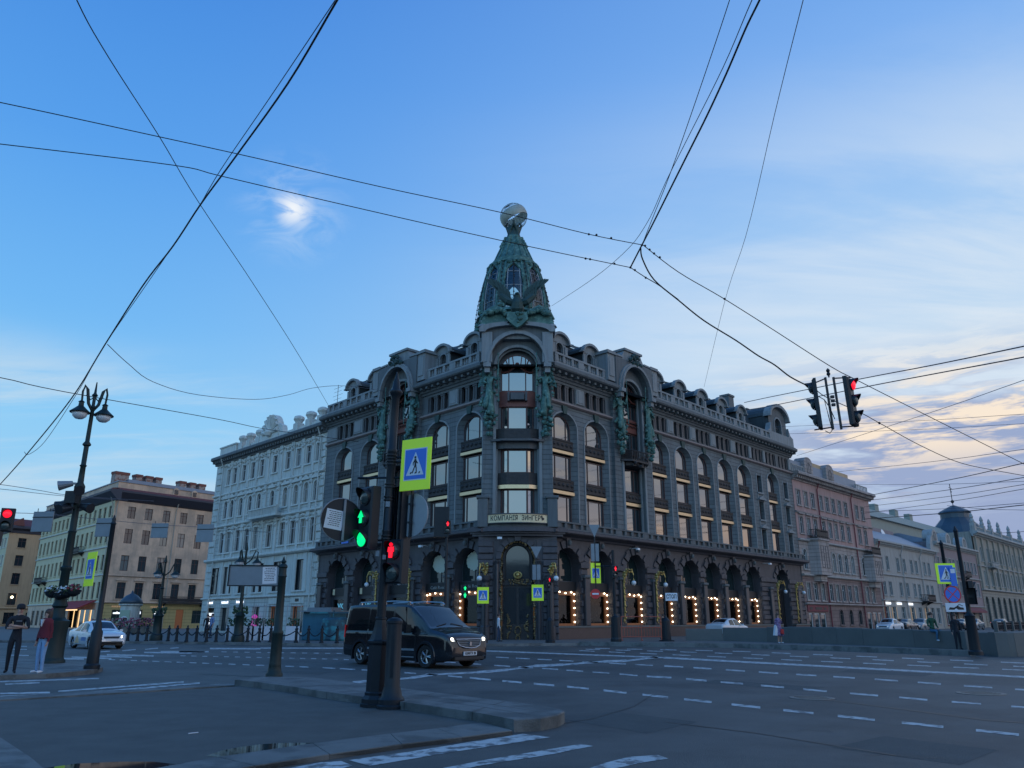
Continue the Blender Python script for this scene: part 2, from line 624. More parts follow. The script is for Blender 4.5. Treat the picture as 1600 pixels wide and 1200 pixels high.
def mat(name, col, rough=0.7, metal=0.0, var=0.0, vs=2.0, bump=0.0, bs=8.0, groove=0.0, gd=0.5, streak=0.0, emit=None, es=0.0, spec=0.5,
        coat=0.0, ior=None, col2=None, c2f=(0.45, 0.6), c2s=1.0, vj=0.0, alpha=1.0, trans=0.0, gx=0.0):
    m_ = bpy.data.materials.new(name)
    m_.use_nodes = True
    t = NT(m_.node_tree)
    bs_ = t.n['Principled BSDF']
    bs_.inputs['Roughness'].default_value = rough
    bs_.inputs['Metallic'].default_value = metal
    bs_.inputs['Specular IOR Level'].default_value = spec
    bs_.inputs['Coat Weight'].default_value = coat
    bs_.inputs['Coat Roughness'].default_value = 0.05
    if ior:
        bs_.inputs['IOR'].default_value = ior
    c = tuple(col)
    cc = None
    h = None
    if var or bump or groove or streak or col2:
        tcn = t.new('ShaderNodeTexCoord')
        O = tcn.outputs['Object']
        cc = c
        if col2:
            cc = t.mix(t.sm(t.noise(O, c2s, 5, 0.6), c2f[0], c2f[1]), c, tuple(col2))
        if var:
            f = t.noise(O, vs, 6, 0.62)
            k = t.m('ADD', t.m('MULTIPLY', f, 2 * var), 1.0 - var)
            cv = t.new('ShaderNodeCombineXYZ')
            for i in range(3):
                t.put(cv.inputs[i], k)
            cc = t.mix(1.0, cc, cv.outputs[0], 'MULTIPLY')
        if streak:
            mpn = t.new('ShaderNodeMapping')
            t.put(mpn.inputs[0], O)
            mpn.inputs['Scale'].default_value = (2.2, 2.2, 0.16)
            f = t.sm(t.noise(mpn.outputs[0], 1.6, 5, 0.6), 0.42, 0.68)
            cc = t.mix(t.m('MULTIPLY', f, streak), cc, tuple(x * 0.42 for x in c))
        if groove:
            sp = t.new('ShaderNodeSeparateXYZ')
            t.put(sp.inputs[0], O)
            fr = t.m('FRACT', t.m('DIVIDE', t.m('ADD', sp.outputs[2], 100 * groove), groove))
            gl = t.m('LESS_THAN', fr, gd)
            h = t.m('SUBTRACT', 1.0, gl)
            if gx:
                row = t.m('FLOOR', t.m('DIVIDE', t.m('ADD', sp.outputs[2], 100 * groove), groove))
                fx = t.m('FRACT', t.m('ADD', t.m('DIVIDE', sp.outputs[0], gx), t.m('MULTIPLY', row, 0.5)))
                g2 = t.m('LESS_THAN', fx, gd * groove / gx * 0.7)
                gl = t.m('MAXIMUM', gl, t.m('MULTIPLY', g2, 0.22))
                h = t.m('SUBTRACT', 1.0, gl)
                # each block slightly its own tone
                bl = t.new('ShaderNodeTexWhiteNoise', noise_dimensions='2D')
                cb = t.new('ShaderNodeCombineXYZ')
                t.put(cb.inputs[0], t.m('FLOOR', t.m('ADD', t.m('DIVIDE', sp.outputs[0], gx), t.m('MULTIPLY', row, 0.5))))
                t.put(cb.inputs[1], row)
                t.put(bl.inputs['Vector'], cb.outputs[0])
                kk = t.m('ADD', t.m('MULTIPLY', bl.outputs['Value'], 0.24), 0.88)
                cv = t.new('ShaderNodeCombineXYZ')
                for i in range(3):
                    t.put(cv.inputs[i], kk)
                cc = t.mix(1.0, cc, cv.outputs[0], 'MULTIPLY')
            cc = t.mix(t.m('MULTIPLY', gl, 0.7), cc, tuple(x * 0.2 for x in c))
        t.put(bs_.inputs['Base Color'], cc)
        if bump or groove:
            hh = t.m('MULTIPLY', t.noise(O, bs, 5, 0.6), bump) if bump else 0.0
            if h is not None:
                hh = t.m('ADD', hh, t.m('MULTIPLY', h, 0.5))
            bn = t.new('ShaderNodeBump')
            bn.inputs['Strength'].default_value = 1.0
            bn.inputs['Distance'].default_value = 0.03 if not groove else 0.05
            t.put(bn.inputs['Height'], hh)
            t.l.new(bn.outputs[0], bs_.inputs['Normal'])
    else:
        t.put(bs_.inputs['Base Color'], c)
    if emit:
        t.put(bs_.inputs['Emission Color'], tuple(emit))
        bs_.inputs['Emission Strength'].default_value = es
    if trans:
        bs_.inputs['Transmission Weight'].default_value = trans
    MAT[name] = m_
    return m_


mat('asphalt', (0.086, 0.085, 0.080), 0.60, var=0.42, vs=1.1, bump=0.5, bs=45, spec=0.4, col2=(0.056, 0.057, 0.055), c2f=(0.44, 0.58), c2s=0.22)
mat('asphalt_patch', (0.052, 0.058, 0.057), 0.7, var=0.35, vs=2.0, bump=0.6, bs=50)
mat('asphalt_pad', (0.090, 0.091, 0.086), 0.72, var=0.40, vs=1.6, bump=0.6, bs=60, spec=0.35)
mat('paving', (0.115, 0.115, 0.112), 0.75, var=0.25, vs=0.8, bump=0.4, bs=25, groove=0.0)
mat('kerb_stone', (0.150, 0.152, 0.146), 0.7, var=0.32, vs=2.4, bump=0.6, bs=40, col2=(0.085, 0.088, 0.085), c2s=1.3)
mat('granite_grey', (0.115, 0.12, 0.115), 0.7, var=0.25, vs=0.7, bump=0.3, bs=30)
mat('road_paint', (0.46, 0.48, 0.48), 0.6, var=0.3, vs=1.2, col2=(0.13, 0.135, 0.14), c2f=(0.47, 0.60), c2s=5.0, bump=0.3, bs=60)
mat('iron_cover', (0.16, 0.15, 0.14), 0.5, metal=0.4, var=0.3, vs=6, bump=0.6, bs=18)
mat('water', (0.01, 0.015, 0.02), 0.03, spec=0.8)
mat('canal_water', (0.02, 0.03, 0.035), 0.1, bump=0.4, bs=2)
# the corner building
mat('stone', (0.130, 0.146, 0.152), 0.72, var=0.22, vs=0.7, bump=0.35, bs=14, groove=0.37, gd=0.10, streak=0.35, gx=1.6)
mat('stone_plain', (0.108, 0.120, 0.126), 0.7, var=0.25, vs=0.9, bump=0.4, bs=12, streak=0.35)
mat('stone_light', (0.225, 0.240, 0.245), 0.7, var=0.2, vs=1.2, bump=0.3, bs=12, streak=0.4)
mat('stone_dark', (0.06, 0.063, 0.07), 0.5, var=0.3, vs=1.5, bump=0.5, bs=10, streak=0.3)
mat('stone_rust', (0.072, 0.066, 0.074), 0.6, var=0.3, vs=1.4, bump=0.6, bs=9, streak=0.3)
mat('stone_string', (0.24, 0.19, 0.18), 0.65, var=0.25, vs=1.5, bump=0.3, bs=12)
mat('granite_dark', (0.045, 0.045, 0.052), 0.35, var=0.25, vs=3)
mat('granite_red', (0.075, 0.048, 0.046), 0.42, var=0.25, vs=3)
mat('bronze', (0.055, 0.13, 0.115), 0.6, metal=0.25, var=0.45, vs=2.2, bump=0.7, bs=7, col2=(0.115, 0.225, 0.19), c2f=(0.48, 0.62), c2s=2.6)
mat('bronze_dark', (0.028, 0.060, 0.056), 0.6, metal=0.3, var=0.4, vs=2.0, bump=0.8, bs=6)
mat('iron_work', (0.035, 0.034, 0.036), 0.55, metal=0.4, var=0.5, vs=3, bump=1.0, bs=6)
mat('copper_roof', (0.045, 0.055, 0.060), 0.55, metal=0.2, var=0.3, vs=1.0, streak=0.3)
mat('red_bronze', (0.16, 0.055, 0.045), 0.5, metal=0.2, var=0.3, vs=2)
mat('dark_wood', (0.050, 0.022, 0.022), 0.45, var=0.2, vs=4)
mat('brown_frame', (0.075, 0.03, 0.028), 0.45)
mat('gold_strip', (0.62, 0.48, 0.30), 0.33, metal=0.85, var=0.12, vs=5, bump=0.3, bs=3)
mat('gold', (0.50, 0.36, 0.13), 0.38, metal=0.8, var=0.5, vs=6, bump=0.9, bs=14)
mat('brass_dark', (0.26, 0.17, 0.08), 0.45, metal=0.7, var=0.5, vs=5, bump=0.8, bs=12)
mat('glass', (0.020, 0.028, 0.034), 0.04, spec=1.0, ior=2.15, bump=0.08, bs=1.1)
mat('glass_dim', (0.020, 0.028, 0.034), 0.06, spec=0.6, ior=1.7, bump=0.05, bs=0.9)
gd_ = NT(MAT['glass_dim'].node_tree)
oi_ = gd_.new('ShaderNodeObjectInfo')
gd_.put(gd_.n['Principled BSDF'].inputs['Base Color'], gd_.ramp(oi_.outputs['Random'], [(0.0, (0.018, 0.026, 0.032)), (0.5, (0.03, 0.04, 0.045)), (0.62, (0.16, 0.17, 0.16)), (0.75, (0.05, 0.05, 0.05)), (0.9, (0.22, 0.20, 0.16))], 'CONSTANT'))
mat('glass_sky', (0.08, 0.12, 0.13), 0.08, spec=1.0, ior=2.3)
mat('glass_dark', (0.012, 0.024, 0.026), 0.06, spec=0.6, ior=1.7)
mat('white_bar', (0.35, 0.38, 0.40), 0.5)
mat('globe_band', (0.34, 0.35, 0.30), 0.5, metal=0.2, var=0.35, vs=3)
mat('globe_wire', (0.12, 0.16, 0.15), 0.5, metal=0.3)
mat('sign_gold', (0.72, 0.58, 0.36), 0.45, metal=0.1, var=0.3, vs=8, bump=0.2, bs=10)
mat('black', (0.012, 0.012, 0.014), 0.5)
mat('lamp_globe', (0.62, 0.66, 0.70), 0.25, spec=0.7)
mat('bulb', (1, 0.9, 0.7), 0.4, emit=(1.0, 0.86, 0.60), es=9.0)
mat('lamp_lit', (1, 1, 1), 0.4, emit=(1.0, 0.82, 0.48), es=9.0)
mat('shop_wood_glow', (0.16, 0.062, 0.028), 0.55, var=0.3, vs=4, emit=(0.45, 0.17, 0.06), es=0.14)  # weak emission stands in for bulb light falling on the wood
mat('shop_back_glow', (0.06, 0.045, 0.035), 0.8, var=0.4, vs=3, emit=(0.5, 0.28, 0.12), es=0.11)  # weak emission stands in for light inside the shop
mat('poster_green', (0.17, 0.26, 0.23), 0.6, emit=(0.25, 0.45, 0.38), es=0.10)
mat('poster_dark', (0.02, 0.06, 0.055), 0.6)
mat('sticker_cream', (0.50, 0.52, 0.42), 0.6)
mat('cyan_letters', (0.25, 0.60, 0.70), 0.5, emit=(0.18, 0.55, 0.68), es=0.25)
mat('letters_grey', (0.34, 0.33, 0.30), 0.5)
mat('letters_lit', (0.9, 0.9, 0.85), 0.5, emit=(0.9, 0.92, 1.0), es=1.6)
mat('letters_dark', (0.02, 0.018, 0.02), 0.5)
mat('white_lit', (0.9, 0.9, 0.9), 0.5, emit=(0.9, 0.95, 1.0), es=1.1)
mat('warm_lit', (0.9, 0.7, 0.4), 0.5, emit=(1.0, 0.62, 0.26), es=1.3)
mat('warm_dim', (0.5, 0.35, 0.2), 0.6, emit=(1.0, 0.55, 0.22), es=0.16)
# other buildings
mat('white_plaster', (0.53, 0.54, 0.50), 0.75, var=0.18, vs=1.2, bump=0.3, bs=10, streak=0.45)
mat('white_rust', (0.51, 0.52, 0.48), 0.75, var=0.18, vs=1.2, bump=0.3, bs=10, streak=0.45, groove=0.45, gd=0.08)
mat('cream_trim', (0.58, 0.58, 0.53), 0.7, var=0.2, vs=1.5, bump=0.3, bs=12, streak=0.3)
mat('tan_plaster', (0.64, 0.45, 0.32), 0.8, var=0.14, vs=0.8, streak=0.25, col2=(0.44, 0.33, 0.25), c2f=(0.42, 0.62), c2s=0.33)
mat('ochre_plaster', (0.46, 0.35, 0.15), 0.8, var=0.15, vs=0.8, streak=0.25, groove=0.5, gd=0.06)
mat('yellow_plaster', (0.60, 0.53, 0.34), 0.8, var=0.12, vs=0.8, streak=0.3)
mat('orange_plaster', (0.50, 0.34, 0.20), 0.8, var=0.12, vs=0.8, streak=0.25)
mat('navy_cornice', (0.035, 0.038, 0.055), 0.6, var=0.2, vs=2)
mat('roof_grey', (0.20, 0.24, 0.30), 0.5, metal=0.2, var=0.2, vs=1.2)
mat('roof_red', (0.13, 0.035, 0.03), 0.6, var=0.3, vs=2)
mat('chimney', (0.34, 0.27, 0.23), 0.85, var=0.3, vs=3, col2=(0.22, 0.10, 0.07), c2s=2)
mat('chimney_red', (0.20, 0.07, 0.05), 0.85, var=0.3, vs=3)
mat('pink_plaster', (0.40, 0.255, 0.235), 0.8, var=0.15, vs=1.0, streak=0.4)
mat('pink_stone', (0.33, 0.28, 0.26), 0.8, var=0.25, vs=1.0, streak=0.5, groove=0.42, gd=0.08, gx=1.3)
mat('red_stone', (0.20, 0.14, 0.13), 0.8, var=0.25, vs=1.0, streak=0.4, groove=0.42, gd=0.08, gx=1.3)
mat('grey_plaster', (0.34, 0.325, 0.305), 0.8, var=0.15, vs=1.0, streak=0.4)
mat('grey_trim', (0.33, 0.325, 0.31), 0.75, var=0.2, vs=1.2, streak=0.35)
mat('sand_plaster', (0.30, 0.27, 0.225), 0.8, var=0.2, vs=0.7, streak=0.45)
mat('sand_rust', (0.28, 0.25, 0.21), 0.8, var=0.2, vs=0.7, streak=0.45, groove=0.5, gd=0.08)
mat('mauve_plaster', (0.26, 0.20, 0.205), 0.8, var=0.15, vs=1.0, streak=0.3)
mat('pale_green', (0.27, 0.28, 0.24), 0.8, var=0.15, vs=1.0)
mat('dome_blue', (0.045, 0.070, 0.095), 0.45, metal=0.2, var=0.25, vs=1.0, groove=0.0)
mat('white_frame', (0.42, 0.43, 0.43), 0.6)
mat('drainpipe', (0.36, 0.33, 0.28), 0.6, var=0.15)
mat('awning_red', (0.30, 0.02, 0.03), 0.7, var=0.2, vs=2)
mat('burgundy', (0.16, 0.035, 0.045), 0.7, var=0.2)
# street furniture
mat('cast_iron', (0.008, 0.013, 0.019), 0.45, var=0.3, vs=4, bump=0.05, bs=30, spec=0.35)
mat('green_iron', (0.008, 0.020, 0.020), 0.48, var=0.3, vs=4, bump=0.05, bs=20, spec=0.35)
mat('housing', (0.007, 0.010, 0.015), 0.5, var=0.2, vs=5)
mat('grey_metal', (0.20, 0.23, 0.26), 0.5, metal=0.4, var=0.22, vs=3, bump=0.15, bs=5)
mat('galv', (0.30, 0.32, 0.34), 0.5, metal=0.4, var=0.2, vs=4)
mat('paper', (0.66, 0.66, 0.68), 0.8, var=0.06)
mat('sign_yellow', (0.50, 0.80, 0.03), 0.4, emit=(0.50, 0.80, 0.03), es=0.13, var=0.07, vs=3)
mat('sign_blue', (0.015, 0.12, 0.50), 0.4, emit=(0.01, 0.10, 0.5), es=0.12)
mat('sign_white', (0.62, 0.66, 0.72), 0.45)
mat('sign_red', (0.55, 0.03, 0.03), 0.45)
mat('sign_black', (0.01, 0.012, 0.015), 0.5)
mat('lens_off', (0.035, 0.055, 0.055), 0.2, spec=0.8)
mat('lens_red', (0.8, 0.02, 0.03), 0.3, emit=(1.0, 0.008, 0.03), es=1.25)
mat('lens_red_dim', (0.12, 0.01, 0.012), 0.3, spec=0.8)
mat('lens_green', (0.02, 0.8, 0.3), 0.3, emit=(0.0, 0.86, 0.22), es=1.15)
mat('cable', (0.012, 0.012, 0.014), 0.6)
mat('cable_thin', (0.10, 0.11, 0.14), 0.6)
mat('barrier_red', (0.42, 0.10, 0.06), 0.6)
mat('kiosk_blue', (0.030, 0.13, 0.19), 0.5, var=0.3, vs=2)
mat('tank_teal', (0.02, 0.07, 0.10), 0.6, var=0.5, vs=1.5, col2=(0.03, 0.20, 0.24), c2s=2.0)
mat('fabric_white', (0.50, 0.53, 0.58), 0.8, var=0.1)
mat('planter', (0.17, 0.165, 0.15), 0.8, var=0.3, vs=4)
mat('leaf', (0.030, 0.065, 0.030), 0.7, var=0.5, vs=8)
mat('petal_pink', (0.30, 0.09, 0.14), 0.7, var=0.4, vs=9)
mat('petal_white', (0.55, 0.58, 0.60), 0.7)
mat('petal_red', (0.32, 0.06, 0.10), 0.7)
mat('magenta', (0.75, 0.06, 0.42), 0.5, emit=(0.9, 0.06, 0.5), es=0.35)
# vehicles and people
mat('van_paint', (0.006, 0.008, 0.012), 0.16, coat=0.7, spec=0.4)
mat('car_white', (0.50, 0.55, 0.60), 0.22, coat=0.8)
mat('car_grey', (0.16, 0.17, 0.18), 0.25, coat=0.8)
mat('car_dark', (0.02, 0.022, 0.027), 0.2, coat=0.9)
mat('plastic', (0.014, 0.015, 0.018), 0.55)
mat('rubber', (0.012, 0.012, 0.013), 0.8)
mat('alloy', (0.45, 0.47, 0.50), 0.3, metal=0.9)
mat('chrome', (0.6, 0.62, 0.65), 0.18, metal=1.0)
mat('car_glass', (0.006, 0.009, 0.012), 0.03, spec=0.5, ior=1.6)
mat('headlight', (0.5, 0.55, 0.6), 0.15, spec=0.9, emit=(0.9, 0.9, 0.8), es=0.5)
mat('beam', (1, 1, 1), 0.3, emit=(1.0, 0.92, 0.70), es=3.5)
mat('tail_red', (0.30, 0.01, 0.012), 0.25, emit=(1, 0.02, 0.02), es=0.10)
mat('tail_lit', (0.5, 0.01, 0.012), 0.25, emit=(1, 0.02, 0.02), es=4)
mat('skin', (0.42, 0.25, 0.19), 0.6)
mat('hair_brown', (0.055, 0.028, 0.020), 0.6, var=0.3, vs=30)
mat('cloth_black', (0.011, 0.013, 0.020), 0.85, var=0.2, vs=10)
mat('cloth_maroon', (0.125, 0.012, 0.022), 0.85, var=0.2, vs=12, bump=0.3, bs=20)
mat('denim_light', (0.20, 0.33, 0.52), 0.8, var=0.25, vs=7, bump=0.2, bs=15)
mat('denim_blue', (0.035, 0.11, 0.19), 0.8, var=0.25, vs=7)
mat('denim_dark', (0.02, 0.045, 0.09), 0.8, var=0.25, vs=7)
mat('cloth_white', (0.58, 0.60, 0.64), 0.8)
mat('cloth_green', (0.015, 0.075, 0.045), 0.85, var=0.2, vs=9)
mat('cloth_purple', (0.24, 0.17, 0.30), 0.85, col2=(0.10, 0.06, 0.15), c2s=9, c2f=(0.45, 0.55))
mat('cloth_blue', (0.14, 0.22, 0.40), 0.85)
mat('cloth_red', (0.42, 0.03, 0.03), 0.8)
mat('shoe_white', (0.62, 0.64, 0.68), 0.6)

def glassmix(name, refl, tint=(1, 1, 1), rough=0.03):
    m_ = bpy.data.materials.new(name)
    m_.use_nodes = True
    t = NT(m_.node_tree)
    t.n.remove(t.n['Principled BSDF'])
    a = t.new('ShaderNodeBsdfTransparent')
    a.inputs[0].default_value = tuple(tint) + (1,)
    b = t.new('ShaderNodeBsdfGlossy')
    b.inputs['Roughness'].default_value = rough
    lw = t.new('ShaderNodeFresnel')
    lw.inputs[0].default_value = refl
    mx = t.new('ShaderNodeMixShader')
    t.l.new(lw.outputs[0], mx.inputs[0])
    t.l.new(a.outputs[0], mx.inputs[1])
    t.l.new(b.outputs[0], mx.inputs[2])
    t.l.new(mx.outputs[0], t.n['Material Output'].inputs[0])
    MAT[name] = m_


glassmix('shop_glass', 1.5, (0.8, 0.82, 0.8))
glassmix('tower_glass', 1.8, (0.72, 0.84, 0.84))

# ================================================================ the corner building
AZR, AZL = 43.4, -44.1
FR = T(2.87, 57.2) @ RZ(90 - AZR)
FL = T(-2.05, 57.2) @ RZ(-(90 + AZL))
FC = T(0.41, 56.75)
b_loc = Vector((0.41, 57.0, 0))
house = thing('corner_building', 'large dark grey stone corner building with a glass tower, globe and bronze figures', 'building', T(*b_loc))
INV = T(-b_loc.x, -b_loc.y, 0)
fR, fL, fC = INV @ FR, INV @ FL, INV @ FC

SC = {}


def panel(frame, x, z, y, wd, ht, m_, name, th=0.12, parent=None):
    k = (round(wd, 3), round(ht, 3), m_, name, th)
    if k not in SC:
        p = MB()
        p.bbox(0, wd, 0, th, 0, ht, 0.03)
        if name == 'spandrel':
            n_ = max(3, int(wd / 0.45))
            for i in range(n_):
                cx = wd * (i + 0.5) / n_
                p.lathe([(0.02, 0), (0.13, 0.0), (0.15, 0.03), (0.06, 0.09)], 8, (0, 0, 0))
                vs = p.v[-32:]
                p.v[-32:] = [(cx + a, -c, ht / 2 + b) for a, b, c in vs]
            p.box(0.03, wd - 0.03, -0.05, 0, 0.05, 0.12)
            p.box(0.03, wd - 0.03, -0.05, 0, ht - 0.14, ht - 0.06)
        SC[k] = p.mesh(name, [m_])
    return obj(name, SC[k], parent or house, frame @ T(x, y, z))


def bay(frame, xa, xb, wide=True):
    full = xb - xa
    xa, xb = xa + 0.34, xb - 0.34
    wd = xb - xa
    ml = (0.20, 0.78) if wide else (0.5,)
    y = 0.40
    e = 0.01
    window(house, frame, xa + e, 8.46, y, wd - 2 * e, 2.08, 0, ml, (), 0.09)
    panel(frame, xa - 0.13, 10.62, y - 0.26, wd + 0.26, 0.30, 'gold_strip', 'gilded_strip', 0.3)
    panel(frame, xa - 0.10, 10.96, y - 0.20, wd + 0.20, 0.84, 'iron_work', 'spandrel', 0.3)
    window(house, frame, xa + e, 11.82, y, wd - 2 * e, 1.86, 0, ml, (), 0.09)
    panel(frame, xa - 0.13, 13.78, y - 0.26, wd + 0.26, 0.28, 'gold_strip', 'gilded_strip', 0.3)
    panel(frame, xa - 0.10, 14.10, y - 0.20, wd + 0.20, 0.84, 'iron_work', 'spandrel', 0.3)
    window(house, frame, xa + e, 14.95, y, wd - 2 * e, 1.89, 1.25 * wd / 3.05, ml, (), 0.08)


R_BAYS = [(0.25, 3.3), (4.27, 7.4), (13.85, 16.75), (17.72, 20.75), (21.7, 24.65), (25.6, 28.75), (29.7, 32.8), (36.5, 39.35)]
L_BAYS = [(-3.3, -0.28), (-7.3, -4.3), (-16.95, -14.0), (-21.35, -18.3)]
RIS_R, RIS_L = (7.95, 13.3), (-13.45, -8.0)
NAR = [(34.15, 35.15), (40.6, 41.55)]
ENDR, ENDL = 43.0, -23.05

# upper wall with bays
for frame, bays, nar, x0, x1, ris, nm in ((fR, R_BAYS, NAR, -0.1, ENDR, RIS_R, 'wall'), (fL, L_BAYS, [], ENDL, 0.1, RIS_L, 'wall')):
    mb = MB()
    ops = [(a, b, 8.45, 17.05, 1.25 * (b - a) / 3.05, 0.34) for a, b in bays]
    for a, b in nar:
        ops += [(a, b, 8.6, 10.6, 0), (a, b, 11.7, 13.6, 0), (a, b, 14.6, 16.4, 0)]
    ops.append((ris[0] + 0.4, ris[1] - 0.4, 7.9, 17.62, 0))
    wall(mb, x0, x1, 7.9, 17.62, 0.0, ops, 0.46)
    if frame is fR:
        mb.box(ENDR - 0.02, ENDR, 0.0, 12, 0.0, 20.6)
    else:
        mb.box(ENDL, ENDL + 0.02, 0.0, 12, 0.0, 20.6)
    mb.build(nm, ['stone'], house, frame)
    for a, b in bays:
        tr = MB()
        band(tr, a, b, 8.5, 17.05, 1.25 * (b - a) / 3.05, 0.13, -0.06, 0.01)
        # keystone
        xm = (a + b) / 2
        tr.prism([(xm - 0.2, 16.95), (xm - 0.32, 17.6), (xm + 0.32, 17.6), (xm + 0.2, 16.95)], -0.16, 0.0, 1)
        tr.build('arch_trim', ['stone_light', 'bronze_dark'], house, frame)
    for a, b in nar:
        tr = MB()
        tr.box(a - 0.2, a - 0.05, -0.05, 0.0, 8.4, 16.6)
        tr.box(b + 0.05, b + 0.2, -0.05, 0.0, 8.4, 16.6)
        for z in (8.6, 11.7, 14.6):
            tr.box(a - 0.2, b + 0.2, -0.14, 0, z - 0.22, z - 0.05)
        for z, h in ((8.6, 2.0), (11.7, 1.9)):
            tr.box(a - 0.3, b + 0.3, -0.3, 0, z + h + 0.12, z + h + 0.27)
            tr.prism([(a - 0.25, z + h + 0.27), ((a + b) / 2, z + h + 0.55), (b + 0.25, z + h + 0.27)], -0.25, 0)
        for z in (8.6, 11.7, 14.6):
            h = {8.6: 2.0, 11.7: 1.9, 14.6: 1.8}[z]
            window(house, frame, a, z, 0.35, b - a, h, 0, (0.5,), (0.7,), 0.06, 'glass_dim')
        tr.build('window_trim', ['stone_light'], house, frame)
    for a, b in bays:
        bay(frame, a, b)
    # string course
    for sa, sb in ((x0, ris[0] + 0.02), (ris[1] - 0.02, x1)):
        st = MB()
        st.prism([(0.2, 17.6), (-0.10, 17.62), (-0.26, 17.72), (-0.26, 17.84), (-0.08, 17.9), (0.2, 17.9)], sa, sb, ax='x')
        st.build('string_course', ['stone_string'], house, frame)
    # top storey: dark strip of narrow lights between pale panels
    allb = sorted(list(bays) + [(a - 0.9, b + 0.9) for a, b in nar] + [ris])
    ops = []
    up = MB()
    for a, b in allb:
        if (a, b) == ris:
            continue
        ops.append((a + 0.15, b - 0.15, 18.0, 19.35, 0))
    ops.append((ris[0] + 0.4, ris[1] - 0.4, 17.9, 19.6, 0))
    wall(up, x0, x1, 17.9, 19.6, -0.02, ops, 0.7, 0, 1)
    for a, b in allb:
        if (a, b) == ris:
            continue
        wd = b - a - 0.3
        k = 3 if wd > 2.2 else 2
        for i in range(k + 1):
            cx = a + 0.15 + wd * i / k
            for dx in ((-0.13, 0.13) if 0 < i < k else ((0.12,) if i == 0 else (-0.12,))):
                up.box(cx + dx - 0.10, cx + dx + 0.10, 0.06, 0.3, 18.0, 19.35, 1)
                up.box(cx + dx - 0.13, cx + dx + 0.13, 0.02, 0.32, 19.2, 19.35, 1)
                up.box(cx + dx - 0.13, cx + dx + 0.13, 0.02, 0.32, 18.0, 18.12, 1)
        # pale raised panel on the pier to the right
        window(house, frame, a + 0.17, 18.03, 0.55, wd - 0.04, 1.28, 0, [(i + 1) / k for i in range(k - 1)], (), 0.16, 'glass')
    xs = [x0] + [v for p in allb for v in p] + [x1]
    for i in range(0, len(xs), 2):
        a, b = xs[i], xs[i + 1]
        if b - a > 0.4 and abs(a - ris[1]) > 0.01 and abs(b - ris[0]) > 0.01:
            up.bbox(a - 0.02, b + 0.02, -0.12, 0, 18.05, 19.35, 0.05, 2)
            if b - a > 0.8:
                up.bbox(a + 0.16, b - 0.16, -0.16, -0.12, 18.2, 19.2, 0.03, 2)
    up.build('top_storey', ['stone_plain', 'stone_dark', 'stone_light'], house, frame)
    # main cornice
    prof = [(0.3, 19.58), (-0.12, 19.58), (-0.18, 19.75), (-0.30, 19.8), (-0.30, 20.02), (-0.62, 20.12), (-0.90, 20.2), (-0.98, 20.3), (-0.98, 20.52), (-0.82, 20.6),
            (-0.78, 20.68), (-0.2, 20.86), (0.3, 20.86)]
    for sa, sb in ((x0 - 0.3, ris[0] + 0.25), (ris[1] - 0.25, x1 + 0.3)):
        co = MB()
        co.prism(prof, sa, sb, ax='x')
        nx = int((sb - sa) / 0.75)
        for i in range(nx + 1):
            cx = sa + 0.15 + (sb - sa - 0.3) * i / nx
            co.box(cx - 0.12, cx + 0.12, -0.74, -0.28, 19.93, 20.13)
        co.build('cornice', ['stone_plain'], house, frame)
    # balustrade
    spans = [(x0 + 0.9 if frame is fR else x0, ris[0]), (ris[1], x1 if frame is fR else x1 - 0.9)]
    if frame is fR:
        spans = [(0.3, ris[0] - 1.1), (ris[1] + 1.1, 37.6)]
    else:
        spans = [(x0 + 0.3, ris[0] - 1.1), (ris[1] + 1.1, -0.3)]
    for a, b in spans:
        ba = MB()
        ba.box(a, b, -0.45, -0.12, 20.84, 20.98)
        ba.box(a, b, -0.47, -0.10, 21.56, 21.72)
        n_ = max(1, round((b - a) / 1.02))
        for i in range(n_ + 1):
            cx = a + (b - a) * i / n_
            hw = 0.36 if i % 3 == 0 else 0.13
            ba.bbox(max(a, cx - hw), min(b, cx + hw), -0.46, -0.11, 20.98, 21.56, 0.02)
            if i < n_:
                for q in (0.27, 0.5, 0.73):
                    ba.lathe([(0.05, 0), (0.09, 0.15), (0.05, 0.38), (0.065, 0.58)], 6, (cx + (b - a) / n_ * q, -0.28, 20.98))
        ba.build('balustrade', ['stone_light'], house, frame)
    if frame is fR:
        ba = MB()
        ba.box(37.6, ENDR, -0.42, -0.1, 20.84, 21.9)
        ba.build('roof_parapet', ['stone_light'], house, frame)
    # mansard roof with a glazed upper slope
    ro = MB()
    ro.prism([(0.5, 20.85), (0.9, 20.9), (2.5, 24.2), (4.5, 25.0), (10, 25.6), (11, 20.8)], x0 + (0 if frame is fL else 1.5), x1 - (1.5 if frame is fL else 0), ax='x')
    ro.build('roof', ['copper_roof'], house, frame)
    sk = MB()
    a, b = (5, 36.5) if frame is fR else (-22, -4)
    sk.prism([(2.2, 24.35), (4.6, 25.35), (4.7, 25.3), (2.3, 24.2)], a, b, 0, ax='x')
    for i in range(int((b - a) / 0.9) + 1):
        x = a + i * 0.9
        sk.prism([(2.15, 24.38), (4.6, 25.40), (4.6, 25.36), (2.15, 24.33)], x - 0.04, x + 0.04, 1, ax='x')
    sk.build('skylight', ['glass_sky', 'white_bar'], house, frame)
    # unseen dark core added behind the fronts to block light
    cr = MB()
    cr.box(x0 + (1.5 if frame is fR else 0.1), x1 - (0.1 if frame is fR else 1.5), 0.86, 10, 4.15, 20.7)
    cr.box(ris[0] + 0.3, ris[1] - 0.3, 0.72, 1.0, 8, 22)
    cr.box(x0 + 0.1, x1 - 0.1, 2.4, 10, 0.0, 4.15)
    cr.build('fill_core', ['black'], house, frame)

# dormers
DO = {}


